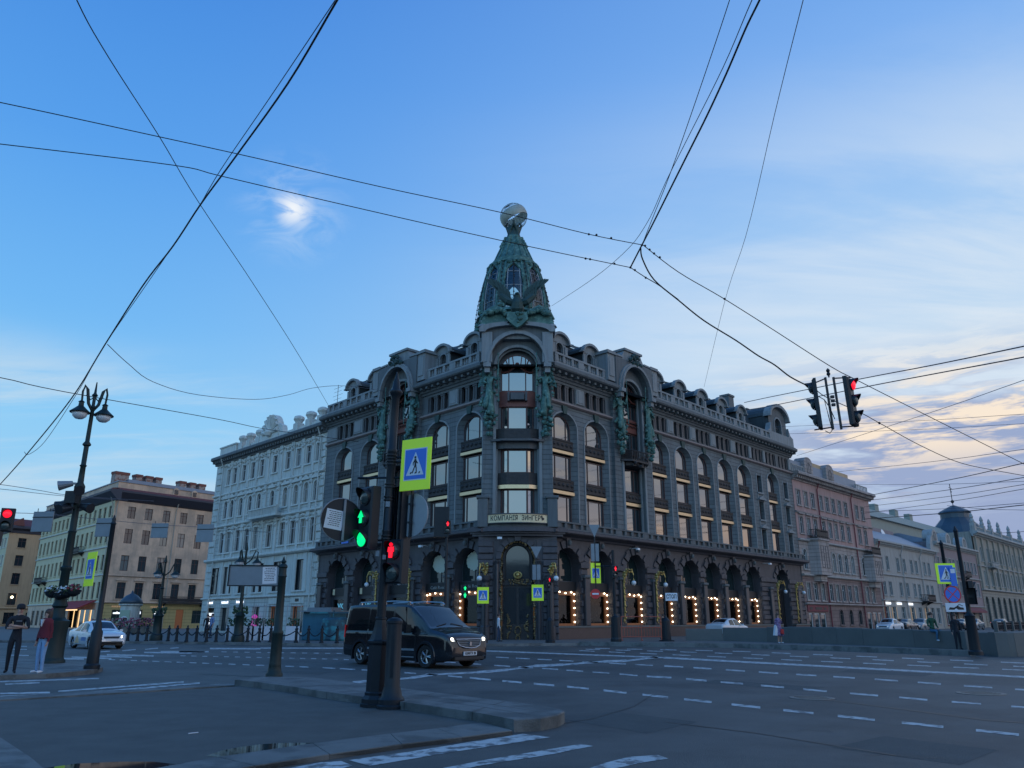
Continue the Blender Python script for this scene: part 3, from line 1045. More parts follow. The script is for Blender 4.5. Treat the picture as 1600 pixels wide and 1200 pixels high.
def dormer(frame, x):
    if 'm' not in DO:
        m_ = MB()
        wall(m_, -0.85, 0.85, 20.85, 23.25, 0.55, [(-0.42, 0.42, 21.7, 23.1, 0.42)], 0.25)
        a = arc(-0.98, 0.98, 23.15, 0.72, 10)
        m_.prism([(-0.98, 23.1)] + a + [(0.98, 23.1)], 0.50, 0.9, 0)
        a2 = arc(-1.12, 1.12, 23.15, 0.86, 10)
        m_.prism([(-1.3, 23.05), (-1.3, 23.18)] + a2 + [(1.3, 23.18), (1.3, 23.05)] + [(p[0], p[1] - 0.02) for p in reversed(arc(-0.98, 0.98, 23.12, 0.70, 10))], 0.22, 0.6, 0)
        m_.box(-0.85, -0.8, 0.56, 2.6, 20.85, 23.2, 1)
        m_.box(0.8, 0.85, 0.56, 2.6, 20.85, 23.2, 1)
        m_.prism([(-1.2, 23.08)] + arc(-1.2, 1.2, 23.1, 0.78, 10) + [(1.2, 23.08)], 0.62, 3.8, 1)
        band(m_, -0.42, 0.42, 21.7, 23.1, 0.42, 0.12, 0.48, 0.56)
        m_.bbox(-0.95, -0.62, 0.42, 0.56, 20.9, 22.9, 0.03)
        m_.bbox(0.62, 0.95, 0.42, 0.56, 20.9, 22.9, 0.03)
        DO['m'] = m_.mesh('dormer', ['stone_light', 'copper_roof'])
    o = obj('dormer', DO['m'], house, frame @ T(x, 0, 0))
    window(o, Matrix.Identity(4), -0.42, 21.7, 0.7, 0.84, 1.4, 0.42, (0.5,), (0.62,), 0.05, 'glass_dim', 'stone_dark')
    return o


for x in (2.0, 6.0, 16.0, 20.1, 24.3, 28.4, 32.7):
    dormer(fR, x)
for x in (-2.0, -6.0, -15.9, -19.8):
    dormer(fL, x)

# big end gable over the right front
gb = MB()
wall(gb, 38.4, 42.9, 20.85, 23.9, -0.05, [(39.8, 41.5, 21.7, 24.0 - 0.15, 0.85)], 0.4)
gb.prism([(38.4, 23.85)] + arc(38.4, 42.9, 23.85, 1.35, 12) + [(42.9, 23.85)], -0.05, 0.9)
gb.prism([(38.0, 23.75), (38.0, 23.95)] + arc(38.15, 43.15, 23.9, 1.6, 12) + [(43.3, 23.95), (43.3, 23.75)] + list(reversed(arc(38.4, 42.9, 23.8, 1.32, 12))), -0.5, 0.4, 1)
gb.prism([(38.3, 23.9)] + arc(38.3, 43.0, 23.9, 1.5, 12) + [(43.0, 23.9)], 0.4, 5.5, 2)
gb.box(38.4, 38.5, 0, 5, 20.85, 23.9, 2)
gb.box(42.8, 42.9, 0, 5, 20.85, 23.9, 1)
band(gb, 39.8, 41.5, 21.7, 23.85, 0.85, 0.16, -0.12, -0.04, 1)
gb.prism([(42.9, 20.85), (42.9, 23.0), (43.3, 22.2), (44.0, 21.9), (44.0, 20.85)], -0.3, 0.3, 1)
gb.prism([(38.4, 20.85), (38.4, 23.0), (38.0, 22.2), (37.4, 21.9), (37.4, 20.85)], -0.3, 0.3, 1)
gobj = gb.build('gable', ['stone_plain', 'stone_light', 'copper_roof'], house, fR)
window(gobj, Matrix.Identity(4), 39.8, 21.7, 0.2, 1.7, 2.13, 0.85, (0.5,), (0.5,), 0.07, 'glass_dim', 'stone_dark')

# chimneys
ch = MB()
for frame, x, y, z0, wd, ht in ((fR, 36.6, 3.4, 24.2, 1.2, 2.3), (fR, 42.2, 4.2, 24.8, 0.5, 1.3), (fL, -4.0, 2.6, 23.0, 1.3, 1.9)):
    c_ = MB()
    c_.box(-wd / 2, wd / 2, 0, 1.0, z0, z0 + ht)
    c_.box(-wd / 2 - 0.1, wd / 2 + 0.1, -0.1, 1.1, z0 + ht - 0.12, z0 + ht + 0.1)
    c_.build('chimney', ['stone_plain'], house, frame @ T(x, y, 0))


# --- bronze figures -------------------------------------------------------
def statue_mesh(flip=1):
    f = flip
    J = [(0, 0, 2.6, .30, .22), (0, 0, 3.0, .26, .19), (0.02 * f, -.02, 3.45, .33, .20), (0.02 * f, 0, 3.72, .10), (0.03 * f, -.04, 4.05, .20, .19),
         (.30 * f, 0, 3.6, .13), (.62 * f, -.15, 3.3, .10), (.66 * f, -.28, 3.9, .08), (.66 * f, -.3, 4.15, .07),
         (-.30 * f, 0, 3.6, .13), (-.45 * f, -.2, 3.15, .10), (-.18 * f, -.36, 3.0, .07),
         (.12 * f, -.05, 1.9, .30, .24), (.14 * f, -.12, 1.0, .36, .28), (.15 * f, -.05, 0.35, .42, .30),
         (-.22 * f, -.12, 1.8, .26, .22), (-.26 * f, -.18, 1.0, .26, .22)]
    E_ = [(0, 1), (1, 2), (2, 3), (3, 4), (2, 5), (5, 6), (6, 7), (7, 8), (2, 9), (9, 10), (10, 11), (0, 12), (12, 13), (13, 14), (0, 15), (15, 16)]
    me = skin(J, E_, sub=1)
    for v in me.vertices:
        x, y, z = v.co
        k = 0.035 if z < 2.8 else 0.012
        v.co.x += k * math.sin(z * 5 + x * 9)
        v.co.y += k * 1.6 * math.sin(x * 26 + z * 2.1) * (1 if z < 2.9 else 0.3)
    return me


def figure_group(frame, x, z, y, flip):
    me = statue_mesh(flip)
    me.materials.clear()
    me.materials.append(MAT['bronze'])
    o = obj('statue', me, house, frame @ T(x, y, z))
    a = MB()
    # drapery, wing and spear behind the figure, cluster of leaves below
    rr = random.Random(int(x * 10) + 5)
    for i in range(9):
        t = i / 8
        a.add([(-.15 * flip, .1, 3.5), (-(.35 + .50 * t) * flip, .14, 4.6 - 1.5 * t), (-(.50 + .38 * t) * flip, .05, 4.35 - 1.6 * t), (-.15 * flip, .05, 3.2)],
              [(0, 1, 2, 3), (3, 2, 1, 0)])
    a.tube([(.74 * flip, -.3, 1.6), (.66 * flip, -.3, 5.3)], 0.035, 5)
    a.lathe([(0.0, 0.35), (0.07, 0.1), (0.0, 0)], 5, (.66 * flip, -.3, 5.2))
    for i in range(46):
        an = rr.uniform(0, 6.28)
        zz_ = rr.uniform(-1.0, 0.9)
        rad = rr.uniform(0.1, 0.62) * (1.0 - max(0, -zz_) * 0.65)
        a.ball((rad * math.cos(an), -abs(rad * math.sin(an)) * 0.6, zz_), rr.uniform(0.09, 0.2), 6)
    for i in range(26):
        zz_ = rr.uniform(0.8, 4.4)
        sx = rr.choice((-1, 1))
        a.ball((sx * rr.uniform(.35, .72), rr.uniform(-.15, .15), zz_), rr.uniform(0.07, 0.16), 6)
    a.build('drapery', ['bronze'], o)
    return o


# --- pavilions with big hood arches ---------------------------------------
def pavilion(frame, xc, hw, ow, hood, y0, corner=False):
    """xc centre, hw half width of the block, ow half width of tall opening, hood half width of hood arch"""
    mb = MB()
    wall(mb, xc - hw, xc + hw, 7.9, 20.3, y0, [(xc - ow, xc + ow, 8.45, 20.3, 0)], 1.0, 0, 1)
    for sx in (-1, 1):
        mb.quad((xc + sx * hw, y0, 7.9), (xc + sx * hw, y0 + 1.4, 7.9), (xc + sx * hw, y0 + 1.4, 20.3), (xc + sx * hw, y0, 20.3))
    rise = 1.9 if corner else 1.6
    wall(mb, xc - hw, xc + hw, 20.3, 23.4, y0 + 0.01, [(xc - ow, xc + ow, 20.3, 20.3 + rise - 0.35, rise - 0.35)], 1.0, 1, 1)
    # attic + hood
    top = 23.25 if corner else 23.15
    wall(mb, xc - hw - 0.1, xc + hw + 0.1, 20.3, top, y0 - 0.55, [(xc - hood, xc + hood, 20.3, 20.3 + hood * 1.13, hood * 1.13)], 0.55, 1, 1)
    for sx in (-1, 1):
        x = xc + sx * (hw + 0.1)
        mb.quad((x, y0 - 0.55, 20.3), (x, y0 + 1.4, 20.3), (x, y0 + 1.4, top), (x, y0 - 0.55, top), 1)
        mb.box(min(xc + sx * hood, x), max(xc + sx * hood, x), y0 - 0.55, y0, 20.24, 20.32, 1)
    mb.quad((xc - hw - .1, y0 - .55, top), (xc + hw + .1, y0 - .55, top), (xc + hw + .1, y0 + 1.4, top), (xc - hw - .1, y0 + 1.4, top), 1)
    mb.build('wall', ['stone', 'stone_plain'], house, frame)
    tr = MB()
    band(tr, xc - ow, xc + ow, 8.5, 20.3 + rise - 0.35, rise - 0.35, 0.22, y0 - 0.10, y0 + 0.01)
    band(tr, xc - ow + 0.12, xc + ow - 0.12, 8.5, 20.3 + rise - 0.47, rise - 0.47, 0.12, y0 + 0.25, y0 + 0.4)
    band(tr, xc - hood, xc + hood, 20.3, 20.3 + hood * 1.13, hood * 1.13, 0.20, y0 - 0.85, y0 - 0.5)
    band(tr, xc - hood - 0.2, xc + hood + 0.2, 20.3, 20.5 + hood * 1.13, hood * 1.13 + 0.2, 0.16, y0 - 0.70, y0 - 0.5)
    for sx in (-1, 1):
        a, b = sorted((xc + sx * (hood - 0.12), xc + sx * (hood + 0.45)))
        tr.box(a, b, y0 - 0.95, y0 - 0.4, 20.0, 20.32)
        tr.box(a + 0.08, b - 0.08, y0 - 0.75, y0 - 0.02, 19.6, 20.0)
    tr.build('hood_arch', ['stone_light'], house, frame)
    for sx in (-1, 1):
        figure_group(frame, xc + sx * (ow + (hw - ow) * 0.52), 15.75, y0 - 0.32, -sx)


def bow(frame, xc, z, ht, hw, y, rise=0, fm='brown_frame'):
    """three-sided bowed window"""
    cw = hw * 1.15
    s_ = (hw - cw / 2)
    dy = s_ * 0.45
    ang = math.degrees(math.atan2(dy, s_))
    L_ = math.hypot(s_, dy)
    window(house, frame, xc - cw / 2, z, y - dy, cw, ht, 0, (), (), 0.07, 'glass', fm)
    window(house, frame @ T(xc - hw, y, 0) @ RZ(-ang), 0, z, 0, L_, ht, 0, (), (), 0.07, 'glass', fm)
    window(house, frame @ T(xc + cw / 2, y - dy, 0) @ RZ(ang), 0, z, 0, L_, ht, 0, (), (), 0.07, 'glass', fm)


def bowpanel(frame, xc, z, ht, hw, y, m_, name, out=0.0):
    cw = hw * 1.15
    dy = (hw - cw / 2) * 0.45
    k = MB()
    k.prism([(-hw, 0.4), (-hw, -out), (-cw / 2, -dy - out), (cw / 2, -dy - out), (hw, -out), (hw, 0.4)], 0, ht, ax='z')
    return k.build(name, [m_], house, frame @ T(xc, y, z))


def topwin(frame, xc, hw, z, y, zt, sp):
    """ornate arched window with three lights and a fan"""
    wd = 2 * hw
    window(house, frame, xc - hw, z, y, wd, zt - z, sp, (0.24, 0.76), (), 0.09, 'glass', 'brown_frame')
    o = MB()
    zc = z + (zt - z) * 0.52
    pts = []
    for i in range(17):
        t = i / 16
        x = -hw + wd * t
        pts.append((xc + x, y - 0.06, zc + 0.62 * math.exp(-(x / (hw * 0.50)) ** 2 * 1.3) - 0.1 + 0.08 * (abs(x) / hw) ** 3))
    o.tube(pts, [0.07 + 0.05 * math.exp(-((i - 8) / 3.0) ** 2) for i in range(17)], 6)
    o.ball((xc, y - 0.1, zc + 0.62), 0.17, 8)
    for q in (-0.62, -0.25, 0.25, 0.62):
        o.tube([(xc + q * hw * 0.75, y - 0.03, zc + 0.35 - abs(q) * 0.3), (xc + q * hw * 1.15, y - 0.03, z + (zt - z) * (0.99 - abs(q) * 0.22))], 0.04, 5)
    o.build('window_ornament', ['red_bronze'], house, frame)


# corner pavilion
pavilion(fC, 0.0, 2.62, 1.62, 2.15, -0.1, True)
bow(fC, 0, 8.8, 1.95, 1.24, 0.42)
bowpanel(fC, 0, 10.78, 0.28, 1.5, 0.25, 'gold_strip', 'gilded_strip', 0.12)
bowpanel(fC, 0, 11.10, 0.88, 1.45, 0.28, 'iron_work', 'spandrel', 0.05)
bow(fC, 0, 12.0, 1.76, 1.24, 0.42)
bowpanel(fC, 0, 13.8, 0.5, 1.6, 0.2, 'stone_dark', 'lintel', 0.05)
bowpanel(fC, 0, 14.3, 0.16, 2.0, 0.0, 'stone_dark', 'balcony_slab', 0.25)
bowpanel(fC, 0, 14.46, 0.88, 1.7, 0.2, 'iron_work', 'balcony_panel', 0.05)
bow(fC, 0, 15.36, 1.75, 1.24, 0.42)
bowpanel(fC, 0, 17.12, 1.25, 1.40, 0.34, 'red_bronze', 'spandrel', 0.0)
rp = MB()
rp.bbox(-0.55, 0.55, -0.35, 0.1, 17.55, 18.15, 0.05)
rp.box(-0.75, -0.6, -0.3, 0.1, 17.5, 18.2)
rp.box(0.6, 0.75, -0.3, 0.1, 17.5, 18.2)
rp.build('cartouche', ['stone_dark'], house, fC)
topwin(fC, 0, 1.26, 18.40, 0.42, 21.45, 1.15)
for sx in (-1, 1):
    k = MB()
    k.box(sx * 1.26 if sx > 0 else -1.64, 1.64 if sx > 0 else -1.26, 0.38, 0.5, 8.5, 20.4)
    k.build('jamb', ['stone_plain'], house, fC)
k = MB()
k.prism(outline(-1.64, 1.64, 20.3, 21.88, 1.58), 0.62, 0.7)
k.prism(outline(-1.64, 1.64, 8.5, 20.3, 0), 0.64, 0.7)
k.build('backing', ['stone_dark'], house, fC)

# side pavilions
for frame, rs in ((fR, RIS_R), (fL, RIS_L)):
    xc = (rs[0] + rs[1]) / 2
    hw = (rs[1] - rs[0]) / 2
    ow = 1.5
    pavilion(frame, xc, hw, ow, 2.12, -0.3)
    y = 0.30
    a = xc - ow + 0.02
    wd = 2 * ow - 0.04
    window(house, frame, a, 8.46, y, wd, 2.08, 0, (0.25, 0.75), (), 0.09)
    panel(frame, a, 10.62, y - 0.25, wd, 0.30, 'gold_strip', 'gilded_strip', 0.3)
    panel(frame, a, 10.96, y - 0.2, wd, 0.84, 'iron_work', 'spandrel', 0.3)
    window(house, frame, a, 11.82, y, wd, 2.0, 0, (0.25, 0.75), (), 0.09)
    k = MB()
    k.prism([(-1.9, 0.6), (-1.9, -0.1), (-1.2, -0.75), (1.2, -0.75), (1.9, -0.1), (1.9, 0.6)], 0, 0.16, ax='z')
    k.prism([(-1.3, 0.5), (-1.3, -0.1), (-0.8, -0.5), (0.8, -0.5), (1.3, -0.1), (1.3, 0.5)], -0.3, 0, ax='z')
    ring = [(-1.8, -0.1), (-1.15, -0.68), (1.15, -0.68), (1.8, -0.1)]
    k.tube([(p[0], p[1], 0.95) for p in ring], 0.05, 5)
    for i in range(3):
        p, q = ring[i], ring[i + 1]
        for t in range(9):
            x_ = p[0] + (q[0] - p[0]) * t / 9
            y_ = p[1] + (q[1] - p[1]) * t / 9
            k.box(x_ - 0.03, x_ + 0.03, y_ - 0.03, y_ + 0.03, 0.16, 0.95)
    for i in range(14):
        k.ball((rnd.uniform(-1, 1), rnd.uniform(-0.7, -0.4), rnd.uniform(-0.35, 0.55)), rnd.uniform(0.1, 0.2), 6)
    k.build('balcony', ['iron_work'], house, frame @ T(xc, -0.3, 14.2))
    window(house, frame, a, 15.1, y, wd, 1.9, 0, (0.25, 0.75), (), 0.09)
    panel(frame, a, 17.02, y - 0.1, wd, 1.2, 'red_bronze', 'spandrel', 0.2)
    topwin(frame, xc, ow - 0.02, 18.25, y, 21.4, 1.1)
    # attic with pylons
    k = MB()
    k.prism([(xc - hw - 1.1, 20.84), (xc - hw - 1.1, 23.2), (xc - hw - 0.1, 23.2), (xc - hw - 0.1, 20.84)], -0.75, 1.6)
    k.prism([(xc + hw + 1.1, 20.84), (xc + hw + 1.1, 23.2), (xc + hw + 0.1, 23.2), (xc + hw + 0.1, 20.84)], -0.75, 1.6)
    for sx in (-1, 1):
        c_ = xc + sx * (hw + 0.6)
        k.box(c_ - 0.65, c_ + 0.65, -0.9, 1.7, 23.2, 23.32)
        k.box(c_ - 0.58, c_ + 0.58, -0.83, 1.65, 23.32, 23.5)
        k.bbox(c_ - 0.35, c_ + 0.35, -0.82, -0.74, 21.2, 22.9, 0.03)
    k.prism([(xc - hw, 22.9), (xc - hw, 23.3), (xc - 1.7, 23.35), (xc - 1.2, 24.1), (xc + 1.2, 24.1), (xc + 1.7, 23.35), (xc + hw, 23.3), (xc + hw, 22.9)], -0.7, 1.1)
    k.prism([(xc - 1.35, 24.08), (xc - 1.35, 24.28), (xc + 1.35, 24.28), (xc + 1.35, 24.08)], -0.85, 1.15)
    k.prism([(xc - hw - 0.05, 23.28), (xc - hw - 0.05, 23.42), (xc - 1.65, 23.46), (xc - 1.65, 23.3)], -0.82, 1.1)
    k.prism([(xc + hw + 0.05, 23.28), (xc + hw + 0.05, 23.42), (xc + 1.65, 23.46), (xc + 1.65, 23.3)], -0.82, 1.1)
    k.build('attic', ['stone_light'], house, frame)
    k = MB()
    rr = random.Random(3)
    for i in range(34):
        an = rr.uniform(0, 3.14)
        rad = rr.uniform(0, 0.75)
        k.ball((xc + rad * math.cos(an) * 1.2, -0.95 - rr.uniform(0, 0.2), 22.9 + rad * math.sin(an) * 1.3), rr.uniform(0.1, 0.2), 6)
    k.build('ornament', ['bronze_dark'], house, frame)

# --- corner attic, eagle, glass tower -------------------------------------
k = MB()
k.prism([(-2.95, 22.85), (-2.95, 23.15)] + arc(-2.95, 2.95, 23.15, 0.55, 16) + [(2.95, 23.15), (2.95, 22.85)] + list(reversed(arc(-2.5, 2.5, 22.85, 0.55, 16))), -1.05, 0.5)
k.prism([(-2.7, 22.4)] + [(-2.7, 23.1)] + arc(-2.7, 2.7, 23.1, 0.5, 12) + [(2.7, 23.1), (2.7, 22.4)], -0.6, 2.2)
for sx in (-1, 1):
    x = sx * 2.35
    k.bbox(x - 0.42, x + 0.42, -0.86, -0.6, 20.4, 22.9, 0.04)
    k.lathe([(0.1, 0), (0.42, 0.05), (0.34, 0.2), (0.12, 0.35), (0.2, 0.55), (0.05, 0.75)], 10, (x * 1.15, -0.6, 23.3))
k.build('attic', ['stone_light'], house, fC)

TW = T(0.15 - b_loc.x, 62.0 - b_loc.y, 0)
k = MB()
k.lathe([(3.2, 20.8), (3.2, 24.6), (3.45, 24.75), (3.4, 25.0), (3.05, 25.15), (3.05, 25.9), (3.3, 26.0), (3.22, 26.2), (2.98, 26.35)], 24)
for i in range(24):
    a = 2 * math.pi * i / 24
    k.ball((3.12 * math.cos(a), 3.12 * math.sin(a), 25.55), 0.24, 6)
for i in range(8):
    a = 2 * math.pi * (i + 0.5) / 8
    for q in range(3):
        k.ball((3.35 * math.cos(a), 3.35 * math.sin(a), 24.3 + q * 0.45), 0.36 - q * 0.05, 7)
k.build('tower_base', ['bronze'], house, TW, auto=40)
GP = [(2.98, 26.35), (2.95, 27.2), (2.84, 28.2), (2.66, 29.2), (2.42, 30.1), (2.12, 30.9)]
k = MB()
k.lathe(GP, 32, caps=False)
k.build('tower_glass', ['tower_glass'], house, TW, smooth=True)
k = MB()
for i in range(16):
    a = 2 * math.pi * (i + 0.5) / 16
    k.tube([((r + 0.02) * math.cos(a), (r + 0.02) * math.sin(a), z) for r, z in GP], 0.035, 4)
for r, z in ((2.96, 27.1), (2.80, 28.4), (2.50, 29.8)):
    k.tube([((r + 0.02) * math.cos(2 * math.pi * i / 32), (r + 0.02) * math.sin(2 * math.pi * i / 32), z) for i in range(32)], 0.035, 4, close=True)
k.build('glazing_bars', ['white_bar'], house, TW)
k = MB()
for i in range(8):
    a0 = 2 * math.pi * i / 8 + math.pi / 8
    for da in (-0.10, 0.10):
        k.tube([((r + 0.06) * math.cos(a0 + da), (r + 0.06) * math.sin(a0 + da), z) for r, z in GP], [0.12] * 6, 6)
    for (r, z), (r2, z2) in zip(GP[:-1], GP[1:]):
        vs = []
        for rr_, zz_ in ((r, z), (r2, z2)):
            for da in (-0.10, 0.10):
                vs.append(((rr_ + 0.07) * math.cos(a0 + da), (rr_ + 0.07) * math.sin(a0 + da), zz_))
        k.add(vs, [(0, 1, 3, 2)])
    # arch heads of the glass bays
    a1 = a0 + math.pi / 8
    pts = []
    for j in range(9):
        t = j / 8
        aa = a0 + 0.1 + (math.pi / 4 - 0.2) * t
        zz_ = 29.85 + 0.75 * math.sin(math.pi * t)
        rr_ = 2.42 - (zz_ - 30.1) * 0.36
        pts.append(((rr_ + 0.05) * math.cos(aa), (rr_ + 0.05) * math.sin(aa), zz_))
    k.tube(pts, 0.11, 5)
    for j in range(8):
        p, q = pts[j], pts[j + 1]
        up_ = lambda P_: (P_[0] / math.hypot(P_[0], P_[1]) * 2.15, P_[1] / math.hypot(P_[0], P_[1]) * 2.15, 30.95)
        k.add([p, q, up_(q), up_(p)], [(0, 1, 2, 3)])
    for q in range(5):
        aa = a1 + rnd.uniform(-.3, .3)
        k.ball((2.25 * math.cos(aa), 2.25 * math.sin(aa), 30.85 + rnd.uniform(-.1, .1)), 0.2, 6)
    for q in range(4):
        k.ball((3.05 * math.cos(a0), 3.05 * math.sin(a0), 26.5 + q * 0.3), 0.30 - q * 0.06, 7)
k.build('tower_ribs', ['bronze'], house, TW)
k = MB()
k.lathe([(2.1, 30.85), (2.32, 31.0), (2.30, 31.15), (1.98, 31.3), (1.95, 31.55), (1.75, 31.7), (1.50, 32.3), (1.28, 32.8), (1.15, 33.1), (1.2, 33.2), (0.98, 33.4), (0.80, 33.9), (0.62, 34.3)], 24)
for i in range(16):
    a = 2 * math.pi * i / 16
    k.tube([(r * math.cos(a), r * math.sin(a), z) for r, z in ((1.78, 31.7), (1.53, 32.3), (1.31, 32.8), (1.18, 33.1))], 0.06, 5)
for i in range(8):
    a = 2 * math.pi * (i + .5) / 8
    for q in range(4):
        k.ball(((1.15 - q * 0.12) * math.cos(a), (1.15 - q * 0.12) * math.sin(a), 33.1 + q * 0.3), 0.22 - q * 0.02, 6)
k.build('tower_cap', ['bronze'], house, TW, auto=40)
# strings of little lamps from the ring down to the base
k = MB()
for i in range(16):
    a = 2 * math.pi * i / 16
    pts = []
    for j in range(15):
        t = j / 14
        r = 2.30 + 1.05 * math.sin(t * math.pi / 2) ** 1.0
        pts.append((r * math.cos(a), r * math.sin(a), 31.0 - 5.9 * t))
    k.tube(pts, 0.025, 4)
    for p in pts[1:]:
        k.ball(p, 0.075, 5)
k.build('lamp_strings', ['iron_work'], house, TW)
k = MB()
k.lathe([(0.75, 33.6), (0.62, 34.2), (0.5, 34.8), (0.55, 35.2), (0.3, 35.35)], 12)
k.build('tower_neck', ['bronze_dark'], house, TW)
# the figures that carry the globe
for i in range(4):
    a = math.pi / 4 + i * math.pi / 2
    J = [(0, 0, .55, .20, .15), (0, 0, .9, .16, .13), (0, 0, 1.2, .22, .15), (0, 0, 1.42, .07), (0, -.04, 1.6, .13), (.22, 0, 1.3, .08), (.36, 0, 1.6, .07), (.30, .12, 1.95, .06),
         (-.22, 0, 1.3, .08), (-.36, 0, 1.6, .07), (-.30, .12, 1.95, .06), (.1, 0, .1, .22, .2), (.12, 0, -.5, .26, .22), (-.12, 0, .1, .2, .18)]
    E_ = [(0, 1), (1, 2), (2, 3), (3, 4), (2, 5), (5, 6), (6, 7), (2, 8), (8, 9), (9, 10), (0, 11), (11, 12), (0, 13)]
    me = skin(J, E_, sub=1)
    me.materials.clear()
    me.materials.append(MAT['bronze_dark'])
    obj('figure', me, house, TW @ Matrix.Rotation(a, 4, 'Z') @ T(0, -0.50, 33.75) @ Matrix.Diagonal((1.35, 1.35, 1.0, 1)))
GL = TW @ T(0, 0, 36.35) @ RY(-28)
k = MB()
GRr = 1.22
for i in range(9):
    a = math.pi * i / 9
    k.tube([(GRr * math.cos(t_) * math.cos(a), GRr * math.cos(t_) * math.sin(a), GRr * math.sin(t_)) for t_ in [2 * math.pi * j / 28 for j in range(28)]], 0.016, 4, close=True)
for lat in (-55, 55):
    r, z = GRr * math.cos(R_(lat)), GRr * math.sin(R_(lat))
    k.tube([(r * math.cos(2 * math.pi * j / 28), r * math.sin(2 * math.pi * j / 28), z) for j in range(28)], 0.016, 4, close=True)
g_ = k.build('globe', ['globe_wire'], house, GL)
k = MB()
pr = [(1.25 * math.cos(R_(l_)) + 0.01, 1.25 * math.sin(R_(l_))) for l_ in (-21, -14, -7, 0, 7, 14, 21)]
k.lathe(pr + [(p[0] - 0.05, p[1]) for p in reversed(pr)], 36, caps=False)
k.build('globe_belt', ['globe_band'], g_, smooth=True)

# eagle with raised wings over a shield
k = MB()
body = [(0, -.2, -1.0), (0, -.45, -.35), (0, -.55, .15), (0, -.65, .55), (0, -.82, .78), (0, -1.02, .76)]
k.tube(body, [0.28, 0.55, 0.48, 0.27, 0.2, 0.06], 10)
k.add([(0, -.95, .74), (-.07, -1.0, .84), (.07, -1.0, .84), (0, -1.25, .62)], [(0, 1, 3), (0, 3, 2), (1, 2, 3), (0, 2, 1)])
for sx in (-1, 1):
    k.tube([(sx * .2, -.4, .1), (sx * .75, -.5, .25), (sx * 1.2, -.45, .7), (sx * 1.5, -.35, 1.1)], [0.32, 0.34, 0.26, 0.12], 8)
    for i in range(12):
        t = i / 11
        bx, bz = .55 + .85 * t, .35 + .75 * t
        an = math.radians(84 - 40 * t)
        ln = .75 + .75 * math.sin(t * 2.0)
        dx, dz = math.cos(an) * ln, math.sin(an) * ln
        nx_, nz_ = -dz / ln * .085, dx / ln * .085
        y_ = -.45 - .05 * (i % 2)
        k.prism([(sx * (bx - nx_), bz - nz_), (sx * (bx + dx - nx_ * .8), bz + dz - nz_ * .8), (sx * (bx + dx * 1.06), bz + dz * 1.06), (sx * (bx + dx + nx_ * .8), bz + dz + nz_ * .8), (sx * (bx + nx_), bz + nz_)], y_ - .05, y_ + .02)
        k.prism([(sx * (bx - .1), bz - .45), (sx * (bx + .0), bz + .35), (sx * (bx + .14), bz + .30), (sx * (bx + .1), bz - .4)], y_ - .1, y_)
for i in range(9):
    a = math.radians(-130 + 10 * i)
    k.prism([(0, -.7), (1.15 * math.cos(a) - .1, -.7 + 1.15 * math.sin(a)), (1.15 * math.cos(a) + .1, -.7 + 1.15 * math.sin(a))], -.5 - .01 * i, -.42)
k.build('eagle', ['bronze_dark'], house, fC @ T(0, -0.55, 25.1))
k = MB()
k.prism([(-.75, 24.35), (-.85, 23.8), (-.35, 23.3), (0, 23.05), (.35, 23.3), (.85, 23.8), (.75, 24.35)], -1.35, -0.95)
k.prism([(-2.9, 23.5), (-2.6, 24.5), (2.6, 24.5), (2.9, 23.5)], -0.8, 0.6)
for sx in (-1, 1):
    for i in range(12):
        t = i / 11
        k.ball((sx * (.9 + 1.5 * t), -1.0 - rnd.uniform(0, .15), 24.35 + .25 * math.sin(t * 3.1) + rnd.uniform(-.1, .1)), rnd.uniform(.15, .28), 7)
    k.tube([(sx * .9, -1.0, 24.4), (sx * 1.7, -1.0, 24.85), (sx * 2.5, -.8, 24.5), (sx * 2.9, -.6, 24.0)], [.2, .25, .2, .08], 7)
for i in range(9):
    k.ball((rnd.uniform(-.5, .5), -1.4, 23.7 + rnd.uniform(-.4, .6)), rnd.uniform(.09, .16), 6)
k.build('shield', ['bronze'], house, fC)

# --- ground storey ----------------------------------------------------------
GZ = (1.05, 6.62)   # opening bottom, apex


def voussoirs(mb, xa, xb, zt, rise, n, y0, d, wd=0.62):
    xm = (xa + xb) / 2
    h = (xb - xa) / 2
    zs = zt - rise
    for i in range(n):
        a0 = math.pi * i / n + 0.02
        a1 = math.pi * (i + 1) / n - 0.02
        w_ = wd * (1.15 if i == n // 2 else (1.0 if i % 2 else 0.86))
        pr_ = 0.30 if i == n // 2 else (0.10 if i % 2 else 0.2)
        P_ = lambda a, e: (xm - (h + e) * math.cos(a), zs + (rise + e) * math.sin(a))
        mb.prism([P_(a0, 0.0), P_((a0 + a1) / 2, 0.0), P_(a1, 0.0), P_(a1, w_), P_((a0 + a1) / 2, w_), P_(a0, w_)], y0 - pr_ * d, y0 + 0.02)


